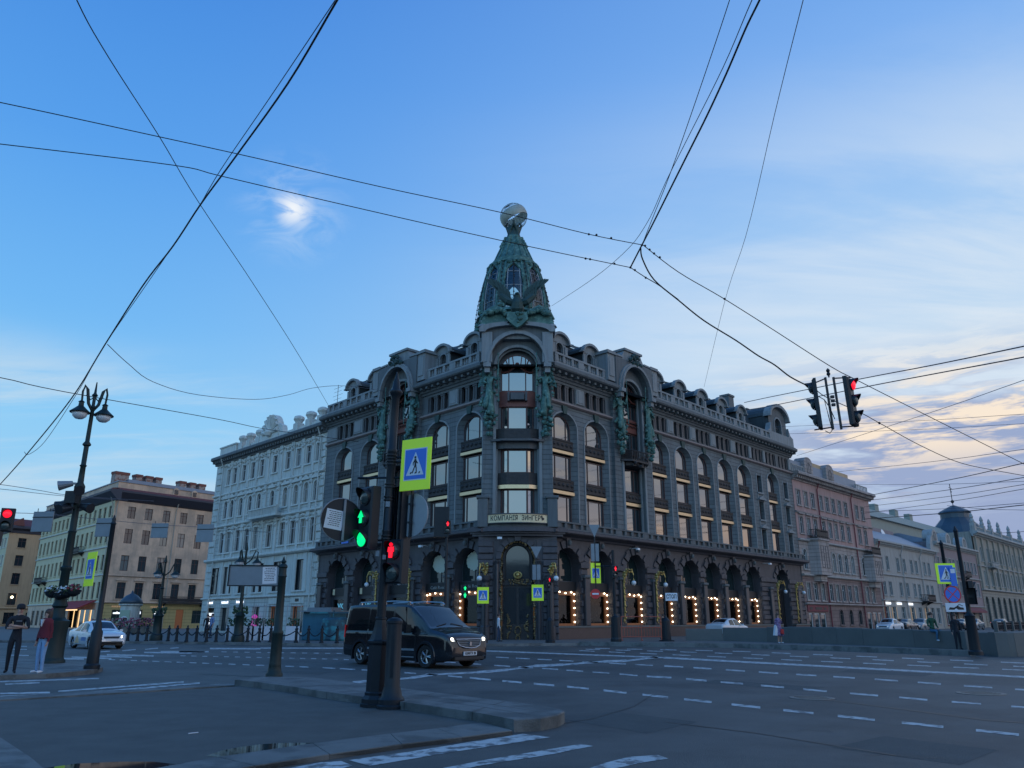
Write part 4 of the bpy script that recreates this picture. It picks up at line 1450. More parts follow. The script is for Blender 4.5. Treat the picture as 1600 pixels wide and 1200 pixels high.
def shopfront(frame, xa, xb, kind):
    """fitted inside a ground floor arch; kind: lit / cafe / dark / fest / gate"""
    wd = xb - xa
    y = 0.5
    o = MB()
    if kind == 'gate':
        o.box(xa, xb, y + 0.2, y + 0.3, 0.0, 4.6, 1)
        for i in range(8):
            x = xa + wd * (i + 0.5) / 8
            o.box(x - 0.03, x + 0.03, y + 0.12, y + 0.2, 0, 4.4, 0)
        sf = o.build('gate', ['iron_work', 'black'], house, frame)
        window(sf, Matrix.Identity(4), xa + .02, 4.6, y + .25, wd - .04, 2.0, 1.3, (0.5,), (), 0.08, 'glass_dark', 'stone_dark')
        return sf
    o.box(xa + 0.01, xb - 0.01, y - 0.05, y + 0.35, 3.52, 4.2, 0)
    o.box(xa + 0.01, xb - 0.01, y - 0.02, y + 0.6, 0.6, 1.06, 1)
    lit = kind in ('lit', 'cafe')
    jm = 2 if lit else 1
    o.box(xa + 0.01, xa + 0.36, y + 0.02, y + 0.30, 1.06, 3.52, jm)
    o.box(xb - 0.36, xb - 0.01, y + 0.02, y + 0.30, 1.06, 3.52, jm)
    o.box(xa + 0.36, xb - 0.36, y + 0.04, y + 0.30, 3.22, 3.52, jm)
    o.box(xa + 0.36, xb - 0.36, y + 0.04, y + 0.26, 1.06, 1.22, jm)
    if lit:
        o.box(xa + 0.01, xb - 0.01, y + 1.75, y + 1.8, 1.0, 3.9, 3)
        o.box(xa + 0.5, xa + 0.5 + wd * 0.22, y + 1.2, y + 1.3, 1.1, 3.1, 2)
        o.box(xa + wd * 0.55, xb - 0.5, y + 1.35, y + 1.45, 1.1, 2.2, 2)
        for q in (1.7, 2.1, 2.5):
            o.box(xa + wd * 0.55, xb - 0.45, y + 1.2, y + 1.5, q, q + 0.04, 1)
    else:
        o.box(xa + 0.01, xb - 0.01, y + 1.2, y + 1.25, 1.0, 3.9, 1)
    sf = o.build('shopfront', ['black', 'granite_dark', 'shop_wood_glow', 'shop_back_glow'], house, frame)
    window(sf, Matrix.Identity(4), xa + .02, 4.2, y + .25, wd - .04, GZ[1] - 4.22, 1.35, (0.5,), (), 0.07, 'glass_dark', 'stone_dark')
    gm = MB()
    gm.box(xa + 0.36, xb - 0.36, y + 0.13, y + 0.15, 1.22, 3.22)
    gm.build('glass_pane', ['shop_glass'], sf)
    if lit:
        if 'bulb' not in SC:
            bm_ = MB()
            bm_.ball((0, 0, 0), 0.056, 8)
            SC['bulb'] = bm_.mesh('bulb', ['bulb'], smooth=True)
        nb = 5
        for i in range(nb):
            z = 1.32 + i * 0.5
            obj('bulb', SC['bulb'], sf, T(xb - 0.18, y - 0.03, z))
            if kind == 'cafe':
                obj('bulb', SC['bulb'], sf, T(xa + 0.18, y - 0.03, z))
        for i in range(4):
            obj('bulb', SC['bulb'], sf, T(xa + 0.5 + (wd - 1.0) * i / 3, y - 0.02, 3.38 + (0.07 if i % 2 else 0)))
    return sf


def prect(parent, frame, x, z, wd, ht, y, m_, name):
    k = MB()
    k.box(x, x + wd, y, y + 0.02, z, z + ht)
    return k.build(name, [m_], parent, frame)


R_G = [(0.25, 3.3, 'lit'), (4.27, 7.4, 'lit'), (9.2, 12.1, 'lit'), (13.85, 16.75, 'lit'), (17.72, 20.75, 'lit'), (21.7, 24.65, 'lit'), (25.6, 28.75, 'lit'), (29.7, 32.8, 'lit'), (36.4, 39.4, 'gate')]
L_G = [(-21.35, -18.3, 'fest'), (-16.95, -14.0, 'fest'), (-12.2, -9.2, 'dark'), (-7.3, -4.3, 'cafe'), (-3.3, -0.28, 'cafe')]
for frame, gs, x0, x1 in ((fR, R_G, -0.25, ENDR), (fL, L_G, ENDL, 0.25)):
    mb = MB()
    ops = [(a, b, GZ[0] if k_ != 'gate' else 0.05, GZ[1], 1.42) for a, b, k_ in gs]
    wall(mb, x0, x1, 0, 7.4, 0.05, ops, 0.85, 0, 0)
    piers = []
    xs = [x0] + [v for g3 in gs for v in g3[:2]] + [x1]
    for i in range(0, len(xs), 2):
        a, b = xs[i], xs[i + 1]
        if b - a < 0.35:
            continue
        z = 1.06
        j = 0
        while z < 5.3:
            inset = 0.0 if j % 2 else 0.09
            yy = -0.14 if j % 2 else -0.02
            mb.bbox(a + 0.02 + inset, b - 0.02 - inset, yy, 0.06, z, z + 0.42, 0.05)
            z += 0.46
            j += 1
    for a, b, k_ in gs:
        voussoirs(mb, a, b, GZ[1], 1.42, 11, 0.05, 1.0)
        # bearded head on the keystone
        xm = (a + b) / 2
        mb.ball((xm, -0.32, 6.98), 0.17, 8, 1, 1.3)
    mb.build('ground_storey', ['stone_rust', 'stone_plain'], house, frame)
    pl = MB()
    for i in range(0, len(xs), 2):
        a, b = xs[i], xs[i + 1]
        if b - a < 0.35:
            continue
        xm = (a + b) / 2
        hw = min(0.30, (b - a) * 0.36)
        pl.bbox(xm - hw, xm + hw, -0.34, 0.0, 1.06, 4.5, 0.05, 0)
        pl.bbox(xm - hw - 0.10, xm + hw + 0.10, -0.42, 0.0, 4.5, 4.72, 0.04, 1)
    a, b = x0, x1
    segs = [(x0, 36.35), (39.45, x1)] if frame is fR else [(x0, x1)]
    for a, b in segs:
        pl.box(a, b, -0.36, 0.06, 0.0, 0.93, 2)
        pl.box(a, b, -0.43, 0.06, 0.93, 1.05, 3)
    pl.build('plinth', ['granite_dark', 'stone_plain', 'granite_red', 'granite_grey'], house, frame)
    # cornice over the ground storey and its low parapet
    co = MB()
    co.prism([(0.2, 7.28), (-0.12, 7.28), (-0.2, 7.42), (-0.55, 7.5), (-0.86, 7.56), (-0.92, 7.62), (-0.92, 7.78), (-0.7, 7.86), (-0.2, 7.93), (0.2, 7.93)], x0 - 0.3, x1 + 0.4, ax='x')
    co.build('lower_cornice', ['stone_rust'], house, frame)
    pa = MB()
    a, b = (0.2, x1) if frame is fR else (x0, -0.2)
    pa.box(a, b, -0.52, -0.22, 7.9, 8.0)
    pa.box(a, b, -0.54, -0.2, 8.36, 8.48)
    n_ = round((b - a) / 0.95)
    for i in range(n_ + 1):
        cx = a + (b - a) * i / n_
        hw = 0.42 if i % 4 == 0 else 0.15
        pa.bbox(max(a, cx - hw), min(b, cx + hw), -0.52, -0.22, 8.0, 8.36, 0.02)
    pa.box(a, b, -0.36, -0.3, 8.0, 8.36, 1)
    pa.build('parapet', ['stone_plain', 'stone_dark'], house, frame)
    for a, b, k_ in gs:
        sf = shopfront(frame, a, b, k_)
        I4 = Matrix.Identity(4)
        if k_ == 'cafe':
            text('Café Rosé', 0.34, 'letters_grey', sf, T((a + b) / 2, 0.43, 3.86), 0.01, 1.75)
            cl = MB()
            rr = random.Random(int(a * 7))
            for q in range(15):
                an = 2 * math.pi * q / 15
                cx, cz = (a + b) / 2 + 0.78 * math.cos(an), 5.7 + 0.52 * math.sin(an)
                r_ = rr.uniform(0.16, 0.26)
                cl.prism([(cx + r_ * math.cos(t_ * .5236), cz + r_ * math.sin(t_ * .5236)) for t_ in range(12)], 0.715 - q * 0.0007, 0.735)
            cl.prism([((a + b) / 2 + .8 * math.cos(t_ * .3927), 5.7 + .55 * math.sin(t_ * .3927)) for t_ in range(16)], 0.70, 0.735)
            cl.build('window_sticker', ['sticker_cream'], sf)
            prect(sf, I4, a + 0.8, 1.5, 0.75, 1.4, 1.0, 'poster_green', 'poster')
        if k_ == 'fest':
            prect(sf, I4, a + 0.35, 3.62, 0.34, 0.5, 0.43, 'sign_gold', 'poster')
            text('VK', 0.62, 'cyan_letters', sf, T((a + b) / 2, 0.60, 2.62), 0.01, 1.0, bold=0.015)
            text('fest', 0.70, 'cyan_letters', sf, T((a + b) / 2, 0.60, 2.16), 0.01, 1.35, bold=0.015)
            tl = MB()
            for q in range(9):
                tl.box(a + 0.5, b - 0.5, 0.60, 0.62, 1.1 + q * 0.085, 1.115 + q * 0.085)
            for q in range(6):
                x = a + 0.5 + (b - a - 1) * q / 5
                tl.box(x - .01, x + .01, 0.60, 0.62, 1.1, 1.8)
            tl.build('window_graphic', ['tank_teal'], sf)
        if k_ == 'lit' and a < 8:
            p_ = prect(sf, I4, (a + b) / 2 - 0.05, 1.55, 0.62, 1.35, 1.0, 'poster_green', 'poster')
            text('ДОМ', 0.2, 'poster_dark', p_, T((a + b) / 2 + 0.26, 0.98, 2.1), 0.005)

# entrance at the corner
k = MB()
wall(k, -2.85, 2.85, 0, 7.4, -0.1, [(-1.22, 1.22, 0.02, 6.95, 1.3)], 1.1)
voussoirs(k, -1.22, 1.22, 6.95, 1.3, 9, -0.1, 1.0, 0.4)
for sx in (-1, 1):
    z, j = 0.1, 0
    while z < 6.9:
        xa, xb = sorted((sx * 1.75, sx * 2.9))
        k.bbox(xa + (0.06 if j % 2 else 0), xb, -0.26 if j % 2 else -0.16, -0.08, z, z + 0.42, 0.05)
        z += 0.46
        j += 1
    k.box(*sorted((sx * 2.85, sx * 2.84)), -0.1, 1.5, 0, 7.4)
k.build('ground_storey', ['stone_rust'], house, fC)
k = MB()
for sx in (-1, 1):
    k.lathe([(0.36, 0), (0.36, 0.9), (0.26, 1.0), (0.24, 3.9), (0.34, 4.1), (0.38, 4.4)], 12, (sx * 2.3, -0.42, 0.1))
    k.lathe([(0.13, 0), (0.13, 5.2), (0.2, 5.4)], 10, (sx * 1.5, -0.3, 0.1))
k.build('column', ['granite_dark'], house, fC)
# floral bronze door surround
k = MB()
rr = random.Random(11)
for i in range(95):
    t = i / 94
    if t < 0.38:
        p = (-1.18, 0.1 + 5.5 * t / 0.38)
    elif t > 0.62:
        p = (1.18, 5.6 - 5.5 * (t - 0.62) / 0.38)
    else:
        a = math.pi * (t - 0.38) / 0.24
        p = (-1.18 * math.cos(a), 5.6 + 1.28 * math.sin(a))
    k.ball((p[0] + rr.uniform(-.05, .05), -0.1 + rr.uniform(-.08, .05), p[1]), rr.uniform(.05, .13), 6, 0)
k.box(-1.1, 1.1, 0.2, 0.4, 3.85, 4.25, 1)
for i in range(40):
    k.ball((rr.uniform(-1.05, 1.05), 0.15, 3.9 + rr.uniform(0, .35)), rr.uniform(.04, .09), 5, 0)
band(k, -0.92, 0.92, 4.25, 6.72, 1.0, 0.16, 0.15, 0.4, 1)
k.build('door_surround', ['brass_dark', 'iron_work'], house, fC)
window(house, fC, -0.9, 4.28, 0.35, 1.8, 2.42, 0.95, (), (), 0.06, 'glass_dim', 'iron_work')
k = MB()
for i in range(14):
    a = 2 * math.pi * i / 14
    k.ball((.26 * math.cos(a), -.02, 4.55 + .2 * math.sin(a)), .08, 6)
k.ball((0, -.05, 4.55), .16, 8)
k.build('crest', ['gold'], house, fC)
dr = MB()
dr.box(-1.1, 1.1, 0.30, 0.36, 0.06, 3.85)
drb = dr.build('door', ['iron_work'], house, fC)
for sx in (-1, 1):
    g_ = MB()
    a, b = sorted((sx * 0.10, sx * 0.98))
    g_.box(a, b, 0.27, 0.295, 1.2, 3.7)
    g_.build('door_glass', ['glass_dim'], drb)
    o_ = MB()
    for i in range(46):
        t = rr.random()
        o_.ball((sx * (0.75 - 0.28 * math.sin(t * 3.1) * rr.random()), 0.24, 0.25 + 1.6 * t), rr.uniform(.03, .075), 5)
    o_.build('door_ornament', ['brass_dark'], drb)
o_ = MB()
for i in range(30):
    a = rr.uniform(0, 6.28)
    o_.ball((.2 * math.cos(a), .22, .75 + .28 * math.sin(a)), rr.uniform(.03, .07), 5)
    o_.ball((.14 * math.cos(a), .22, .25 + .16 * math.sin(a)), rr.uniform(.03, .05), 5)
o_.build('door_ornament', ['brass_dark'], drb)
st = MB()
st.prism([(-1.7, 0.9), (-1.7, -0.55), (1.7, -0.55), (1.7, 0.9)], 0, 0.12, ax='z')
st.build('doorstep', ['granite_grey'], house, fC)


def curved(x0, x1, bulge, n=14):
    return [(x0 + (x1 - x0) * i / n, -bulge * (1 - ((2 * i / n) - 1) ** 2)) for i in range(n + 1)]


k = MB()
for z0, z1, e in ((7.28, 7.45, 0.0), (7.45, 7.58, 0.3), (7.58, 7.82, 0.62), (7.82, 7.93, 0.45)):
    c_ = curved(-3.3 - e * .6, 3.3 + e * .6, 0.55 + e * 0.75)
    k.prism([(-3.3 - e * .6, 0.9)] + c_ + [(3.3 + e * .6, 0.9)], z0, z1, ax='z')
k.build('lower_cornice', ['stone_rust'], house, fC)
k = MB()
c_ = curved(-2.9, 2.9, 0.75)
k.prism([(-2.9, 0.5)] + c_ + [(2.9, 0.5)], 7.9, 8.2, ax='z')
for sx in (-1, 1):
    k.bbox(sx * 2.55 - 0.38, sx * 2.55 + 0.38, -0.55, 0.2, 7.9, 10.0, 0.04)
    k.bbox(sx * 2.55 - 0.46, sx * 2.55 + 0.46, -0.63, 0.2, 10.0, 10.2, 0.03)
k.build('parapet', ['stone_plain'], house, fC)
# the curved name board
k = MB()
c_ = curved(-2.18, 2.18, 0.62)
k.prism([(p[0], p[1] - 0.45) for p in c_] + [(p[0], p[1] - 0.33) for p in reversed(c_)], 8.18, 8.80, 0, ax='z')
c2 = curved(-2.22, 2.22, 0.62)
for z0, z1 in ((8.14, 8.2), (8.78, 8.85)):
    k.prism([(p[0], p[1] - 0.50) for p in c2] + [(p[0], p[1] - 0.33) for p in reversed(c2)], z0, z1, 1, ax='z')
nb = k.build('name_board', ['sign_gold', 'stone_dark'], house, fC)
for word, xc_, wd_ in (('КОМПАНІЯ', -0.98, 1.96), ('ЗИНГЕРЪ', 1.12, 1.66)):
    me = text_mesh(word, 0.50, 'letters_dark', 0.012, bold=0.006, spacing=1.05)
    xs = [v.co.x for v in me.vertices]
    kx = wd_ / (max(xs) - min(xs))
    xm_ = (max(xs) + min(xs)) / 2
    for v in me.vertices:
        x, y, z = v.co
        x = (x - xm_) * kx + xc_
        v.co = (x, -0.62 * (1 - (x / 2.18) ** 2) - 0.46 - (0.012 - z) * 0.5, 8.49 + y)
    obj('lettering', me, nb)
# security lamp under the cornice, two flood lamps on the fronts
for frame, x, z in ((fC, -1.3, 7.1), (fR, 10.0, 7.0), (fR, 33.8, 7.0), (fL, -6.6, 7.0)):
    k = MB()
    k.cbox((0, -0.75, 0), (0.34, 0.2, 0.16))
    k.box(-0.02, 0.02, -0.75, 0.1, 0.05, 0.1)
    k.build('floodlight', ['lamp_globe'], house, frame @ T(x, 0, z))

# gilded wall lamps
wl_m = None
for frame, x, sgn in ((fC, -2.35, -1), (fC, 2.35, 1), (fR, 8.35, 1), (fR, 12.95, 1), (fR, 35.7, 1), (fR, 40.2, 1), (fL, -8.4, -1), (fL, -12.95, -1)):
    k = MB()
    rr = random.Random(2)
    k.tube([(0, -.35, 1.6), (0, -.42, 2.6), (0, -.40, 4.3), (0, -.5, 5.0)], [.05, .07, .06, .09], 7)
    for i in range(24):
        t = i / 23
        k.ball((.05 * math.sin(i * 2.1), -.42 - .05 * math.cos(i * 2.1), 1.6 + 3.5 * t), .055 + .03 * (i % 3 == 0), 5)
    for i in range(20):
        k.ball((rr.uniform(-.2, .2), -.5 + rr.uniform(-.15, .15), 4.6 + rr.uniform(-.15, .75)), rr.uniform(.05, .12), 6)
    k.tube([(0, -.5, 5.0), (.12 * sgn, -.75, 5.35), (.3 * sgn, -1.0, 5.25), (.35 * sgn, -1.1, 4.9), (.35 * sgn, -1.1, 4.55)], [.07, .06, .05, .04, .03], 6)
    for i in range(8):
        k.ball((.2 * sgn + rr.uniform(-.15, .15), -.85 + rr.uniform(-.2, .2), 5.2 + rr.uniform(-.15, .15)), rr.uniform(.05, .09), 5)
    k.ball((.35 * sgn, -1.1, 4.50), .06, 6)
    for i in range(10):
        k.ball((rr.uniform(-.12, .12), -.38, 1.5 + rr.uniform(-.3, .2)), rr.uniform(.04, .09), 5)
    o = k.build('wall_lamp', ['gold'], house, frame)
    o.matrix_basis = frame @ T(x, 0, 0)
    q = MB()
    q.ball((.35 * sgn, -1.1, 4.27), .19, 14)
    q.build('lamp_globe', ['lamp_globe'], o, smooth=True)
# small bracket lamp on upper front

# ================================================================ other buildings
def facade(root, frame, cols, rows, x0, x1, z0, z1, mw, trim=None, trim_m='cream_trim', glass='glass', fmat='white_frame', dep=0.22, skip=(), name='wall', wname='window',
           hood=None, sill=True, pilaster=None, extra=(), fr=0.06, mull=(0.5,), trans=(0.68,)):
    """rows: (zb, zt, width, rise)"""
    mb = MB()
    ops = []
    for r, (zb, zt, wd, rise) in enumerate(rows):
        for c, x in enumerate(cols):
            if (r, c) in skip:
                continue
            ops.append((x - wd / 2, x + wd / 2, zb, zt, rise))
    ops += list(extra)
    wall(mb, x0, x1, z0, z1, 0.0, ops, dep)
    mb.build(name, [mw], root, frame)
    for r, (zb, zt, wd, rise) in enumerate(rows):
        for c, x in enumerate(cols):
            if (r, c) in skip:
                continue
            o = window(root, frame, x - wd / 2, zb, dep - 0.12, wd, zt - zb, rise, mull, trans, fr, glass, fmat)
            key = ('trim', trim_m, round(zt - zb, 3), round(wd, 3), round(rise, 3), trim, hood)
            if trim and key not in SC:
                t_ = MB()
                y = -(dep - 0.12)
                H_ = zt - zb
                band(t_, 0, wd, 0, H_, rise, trim, y - 0.06, y + 0.005)
                if sill:
                    t_.box(-trim - 0.08, wd + trim + 0.08, y - 0.15, y + 0.01, -0.14, 0)
                if hood == 'flat':
                    t_.box(-trim - 0.12, wd + trim + 0.12, y - 0.24, y + 0.01, H_ + trim + 0.12, H_ + trim + 0.26)
                if hood == 'tri':
                    t_.box(-trim - 0.12, wd + trim + 0.12, y - 0.22, y + 0.01, H_ + trim + 0.10, H_ + trim + 0.2)
                    t_.prism([(-trim - 0.12, H_ + trim + .2), (wd / 2, H_ + trim + 0.62), (wd + trim + 0.12, H_ + trim + .2)], y - 0.2, y + 0.01)
                if hood == 'orn':
                    t_.ball((wd / 2, y - 0.06, H_ + trim + 0.22), 0.2, 7)
                    for sx in (-1, 1):
                        t_.tube([(wd / 2 + sx * .15, y - .08, H_ + trim + .3), (wd / 2 + sx * .45, y - .1, H_ + trim + .38), (wd / 2 + sx * .65, y - .06, H_ + trim + .1)], [.08, .1, .05], 5)
                SC[key] = t_.mesh('surround', [trim_m])
            if trim:
                obj('surround', SC[key], o)


def hband(root, frame, x0, x1, z, h, p, m_, name='string_course'):
    k = MB()
    k.prism([(0.05, z), (-p * 0.6, z), (-p, z + h * 0.4), (-p, z + h * 0.8), (-p * 0.8, z + h), (0.05, z + h)], x0, x1, ax='x')
    return k.build(name, [m_], root, frame)


def cornice(root, frame, x0, x1, z, h, p, m_, dent=0.0, name='cornice'):
    k = MB()
    k.prism([(0.05, z), (-p * 0.2, z), (-p * 0.25, z + h * 0.35), (-p * 0.8, z + h * 0.55), (-p, z + h * 0.62), (-p, z + h * 0.85), (-p * 0.9, z + h), (0.3, z + h)], x0, x1, ax='x')
    if dent:
        n_ = int((x1 - x0) / dent)
        for i in range(n_):
            cx = x0 + (x1 - x0) * (i + 0.5) / n_
            k.box(cx - dent * .22, cx + dent * .22, -p * 0.72, -p * 0.2, z + h * 0.22, z + h * 0.5)
    return k.build(name, [m_], root, frame)


def pipe(root, frame, x, z0, z1, m_='drainpipe', y=-0.15):
    k = MB()
    k.tube([(x, y, z0), (x, y, z1 - 0.9), (x, y - 0.35, z1)], 0.075, 7)
    k.lathe([(0.08, 0), (0.18, 0.3), (0.16, 0.34)], 8, (x, y - 0.35, z1))
    for z in (z0 + 2, z0 + 6, z0 + 10):
        if z < z1 - 1:
            k.box(x - 0.11, x + 0.11, y - 0.1, 0, z, z + 0.08)
    return k.build('drainpipe', [m_], root, frame)


def body(root, frame, x0, x1, dpt, z1, m_, roof_m=None, ridge=2.0, name='side_wall'):
    k = MB()
    k.box(x0 + 0.01, x1 - 0.01, 0.5, dpt, 0.0, z1 - 0.05)
    k.build(name, [m_], root, frame)
    if roof_m:
        k = MB()
        k.prism([(-0.3, z1), (dpt * 0.4, z1 + ridge), (dpt * 0.6, z1 + ridge), (dpt, z1)], x0, x1, ax='x')
        return k.build('roof', [roof_m], root, frame)


def balcony(root, frame, x, z, wd, out=0.9, m_='iron_work'):
    k = MB()
    k.box(x - wd / 2, x + wd / 2, -out, 0, z, z + 0.14)
    for sx in (-1, 1):
        k.prism([(0, z - 0.5), (0, z), (-out * .8, z)], x + sx * wd * .38 - .08, x + sx * wd * .38 + .08, ax='x')
    n_ = int(wd / 0.16)
    for i in range(n_ + 1):
        xx = x - wd / 2 + wd * i / n_
        k.box(xx - .02, xx + .02, -out, -out + .04, z + .14, z + 1.0)
    for xx in (x - wd / 2, x + wd / 2 - .04):
        for j in range(5):
            yy = -out + j * out / 5
            k.box(xx, xx + .04, yy, yy + .04, z + .14, z + 1.0)
        k.box(xx, xx + .04, -out, 0, z + .97, z + 1.04)
    k.box(x - wd / 2, x + wd / 2, -out - .02, -out + .05, z + .97, z + 1.04)
    k.box(x - wd / 2, x + wd / 2, -out, -out + .03, z + .3, z + .75)
    return k.build('balcony', [m_], root, frame)


def bldg(label, frame, name='building'):
    loc = frame.translation
    r = thing(name, label, 'building', T(*loc))
    return r, T(*(-loc)) @ frame


# --- white richly carved building on the left of the corner building
WF = FL @ T(-48.3, 0.0, 0)          # x 0..25.2
wb, f = bldg('whitish five storey palace front with carved busts and a shell ornament on its roof', WF, 'white_building')
W = 25.2
cols = [3.6, 5.2, 7.5, 9.7, 11.8, 14.8, 17.6, 19.8, 21.8, 23.7]
facade(wb, f, cols, [(16.5, 18.35, 0.95, 0)], 0, W, 15.6, 19.3, 'white_plaster', 0.16, hood='orn', glass='glass_dim')
facade(wb, f, cols, [(12.6, 14.6, 0.95, 0.47)], 0, W, 11.8, 15.6, 'white_rust', 0.16, hood='tri', glass='glass_dim')
facade(wb, f, cols, [(8.7, 11.0, 1.15, 0)], 0, W, 7.95, 11.8, 'white_rust', 0.16, hood=None, glass='glass_dim')
facade(wb, f, [2.6, 6.0, 9.6, 13.2, 17.0, 21.9], [(4.2, 7.1, 2.2, 0)], 0, W, 3.75, 7.95, 'white_plaster', 0.10, glass='glass_dim', fmat='stone_dark', mull=(0.33, 0.67), trans=())
sf = [(1.4, 3.4), (5.0, 7.2), (8.6, 10.9), (12.6, 14.2), (16.2, 18.4), (20.6, 23.0)]
k = MB()
wall(k, 0, W, 0, 3.75, 0, [(a, b, 0.3 if i != 3 else 0.02, 2.75, 0) for i, (a, b) in enumerate(sf)], 0.4)
k.build('ground_storey', ['white_rust'], wb, f)
for i, (a, b) in enumerate(sf):
    window(wb, f, a, 0.3 if i != 3 else 0.02, 0.3, b - a, 2.44 if i != 3 else 2.72, 0, (0.2, 0.8), (), 0.06, 'glass_dark', 'shop_wood_glow' if i > 3 else 'stone_dark')
for i, (a, b) in enumerate(sf):
    if i == 3:
        continue
    k = MB()
    k.bbox(a - 0.05, b + 0.05, -0.08, 0, 2.95, 3.6, 0.03)
    s_ = k.build('sign_panel', ['cream_trim'], wb, f)
    if i < 3:
        q = MB()
        rr = random.Random(i)
        x = a + 0.35
        while x < b - 0.35:
            w_ = rr.uniform(0.10, 0.17)
            q.box(x, x + w_, -0.10, -0.08, 3.18, 3.18 + rr.uniform(0.16, 0.24))
            x += w_ + 0.05
        q.build('lit_letters', ['letters_lit'], s_)
    elif i == 5:
        q = MB()
        q.box((a + b) / 2 - 0.35, (a + b) / 2 + 0.35, -0.10, -0.08, 3.15, 3.42)
        q.build('sign_plate', ['letters_dark'], s_)
k = MB()
for z in (0.9, 1.4, 1.9):
    k.box(1.7, 3.0, 0.2, 0.24, z, z + 0.3)
k.build('lit_panel', ['white_lit'], wb, f)
q = MB()
q.lathe([(0.16, 0), (0.28, 0.4), (0.2, 0.9), (0.3, 1.3), (0.1, 1.5)], 8, (14.0, -0.35, 0.5))
q.build('magenta_figure', ['magenta'], wb, f)
for z, h, p in ((3.62, 0.2, 0.25), (7.75, 0.35, 0.4), (11.6, 0.25, 0.3), (15.3, 0.25, 0.25)):
    hband(wb, f, 0, W, z, h, p, 'cream_trim')
cornice(wb, f, -0.3, W, 19.2, 0.95, 0.8, 'stone_plain', 0.55)
for x in (1.2, 24.8):
    k = MB()
    for i in range(26):
        z = 0.2 + i * 0.72
        k.bbox(x - 0.75 if x < 5 else x - 0.4, x + 0.6 if x < 5 else x + 0.35, -0.14 if i % 2 else -0.07, 0, z, z + 0.6, 0.04)
    k.build('quoins', ['white_plaster'], wb, f)
for i, x in enumerate([4.4, 6.35, 8.6, 10.75, 13.3, 16.2, 18.7, 20.8, 22.75]):
    k = MB()
    for zb, zt in ((7.95, 11.6), (11.85, 15.3), (15.6, 19.2)):
        k.bbox(x - 0.22, x + 0.22, -0.14, 0, zb, zt, 0.04)
        k.box(x - 0.3, x + 0.3, -0.2, 0, zt - 0.4, zt)
        k.ball((x, -0.2, zt - 0.75), 0.17, 6)
    k.bbox(x - 0.3, x + 0.3, -0.1, 0, 4.0, 7.7, 0.04)
    k.build('pilaster', ['white_plaster'], wb, f)
k = MB()
k.box(11.3, 17.6, -0.95, 0, 11.7, 11.95)
for i in range(22):
    x = 11.4 + 6.1 * i / 21
    k.box(x - 0.07, x + 0.07, -0.9, -0.75, 11.95, 12.6)
k.box(11.3, 17.6, -0.95, -0.7, 12.6, 12.75)
k.build('balcony', ['white_plaster'], wb, f)
rr = random.Random(8)
cols = [3.6, 5.2, 7.5, 9.7, 11.8, 14.8, 17.6, 19.8, 21.8, 23.7]
for zz0, hh0 in ((11.35, .25), (15.05, .3), (18.95, .2)):
    k = MB()
    x = 0.6
    while x < 24.9:
        k.ball((x, -0.06, zz0 + 0.08 * math.sin(x * 5)), rr.uniform(0.10, 0.17), 6)
        x += rr.uniform(0.16, 0.3)
    k.build('carving', ['cream_trim'], wb, f)
# roof ornaments: shell and busts on pedestals
k = MB()
k.box(0.8, 5.0, -0.2, 0.6, 20.15, 21.2)
k.box(0.7, 5.1, -0.3, 0.7, 21.2, 21.35)
k.box(5.0, W, 0.0, 0.4, 20.15, 20.75)
k.build('roof_parapet', ['cream_trim'], wb, f)
for x in (6.0, 7.9, 10.2, 18.8, 21.3, 23.6):
    k = MB()
    k.box(x - 0.45, x + 0.45, -0.2, 0.6, 20.15, 21.2)
    k.lathe([(0.35, 0), (0.45, 0.25), (0.6, 0.45), (0.55, 0.7), (0.3, 0.85), (0.1, 0.9)], 8, (x, 0.2, 21.2))
    k.ball((x + .3, 0.0, 21.75), 0.25, 6)
    k.build('bust', ['cream_trim'], wb, f)
k = MB()
pts = [(13.3 + 1.85 * math.cos(t_), 20.9 + 2.25 * math.sin(t_)) for t_ in [math.pi * i / 16 for i in range(17)]]
k.prism([(11.45, 20.15)] + list(reversed(pts)) + [(15.15, 20.15)], -0.2, 0.5)
for i in range(9):
    a = math.pi * (i + 0.5) / 9
    k.tube([(13.3 + .35 * math.cos(a), -0.25, 21.0 + .4 * math.sin(a)), (13.3 + 1.75 * math.cos(a), -0.2, 20.9 + 2.15 * math.sin(a))], [0.1, 0.3], 6)
k.ball((13.3, -0.35, 21.1), 0.5, 8)
k.prism([(10.3, 20.15), (10.9, 21.6), (11.6, 21.9), (11.6, 20.15)], -0.1, 0.5)
k.prism([(16.3, 20.15), (15.7, 21.6), (15.0, 21.9), (15.0, 20.15)], -0.1, 0.5)
k.build('shell_ornament', ['cream_trim'], wb, f)
body(wb, f, 0, W, 14, 20.15, 'white_plaster', 'roof_grey', 0.6)
for x in (2.3, 24.3):
    pipe(wb, f, x, 0.2, 19.6, 'white_plaster', -0.25)
k = MB()
k.tube([(24.0, 1.5, 20.8), (24.0, 1.5, 24.6)], 0.03, 4)
for z, l_ in ((24.3, .8), (23.9, .7), (23.5, .9), (23.1, .7)):
    k.tube([(24 - l_, 1.5, z), (24 + l_, 1.5, z)], 0.015, 4)
k.build('aerial', ['iron_work'], wb, f)

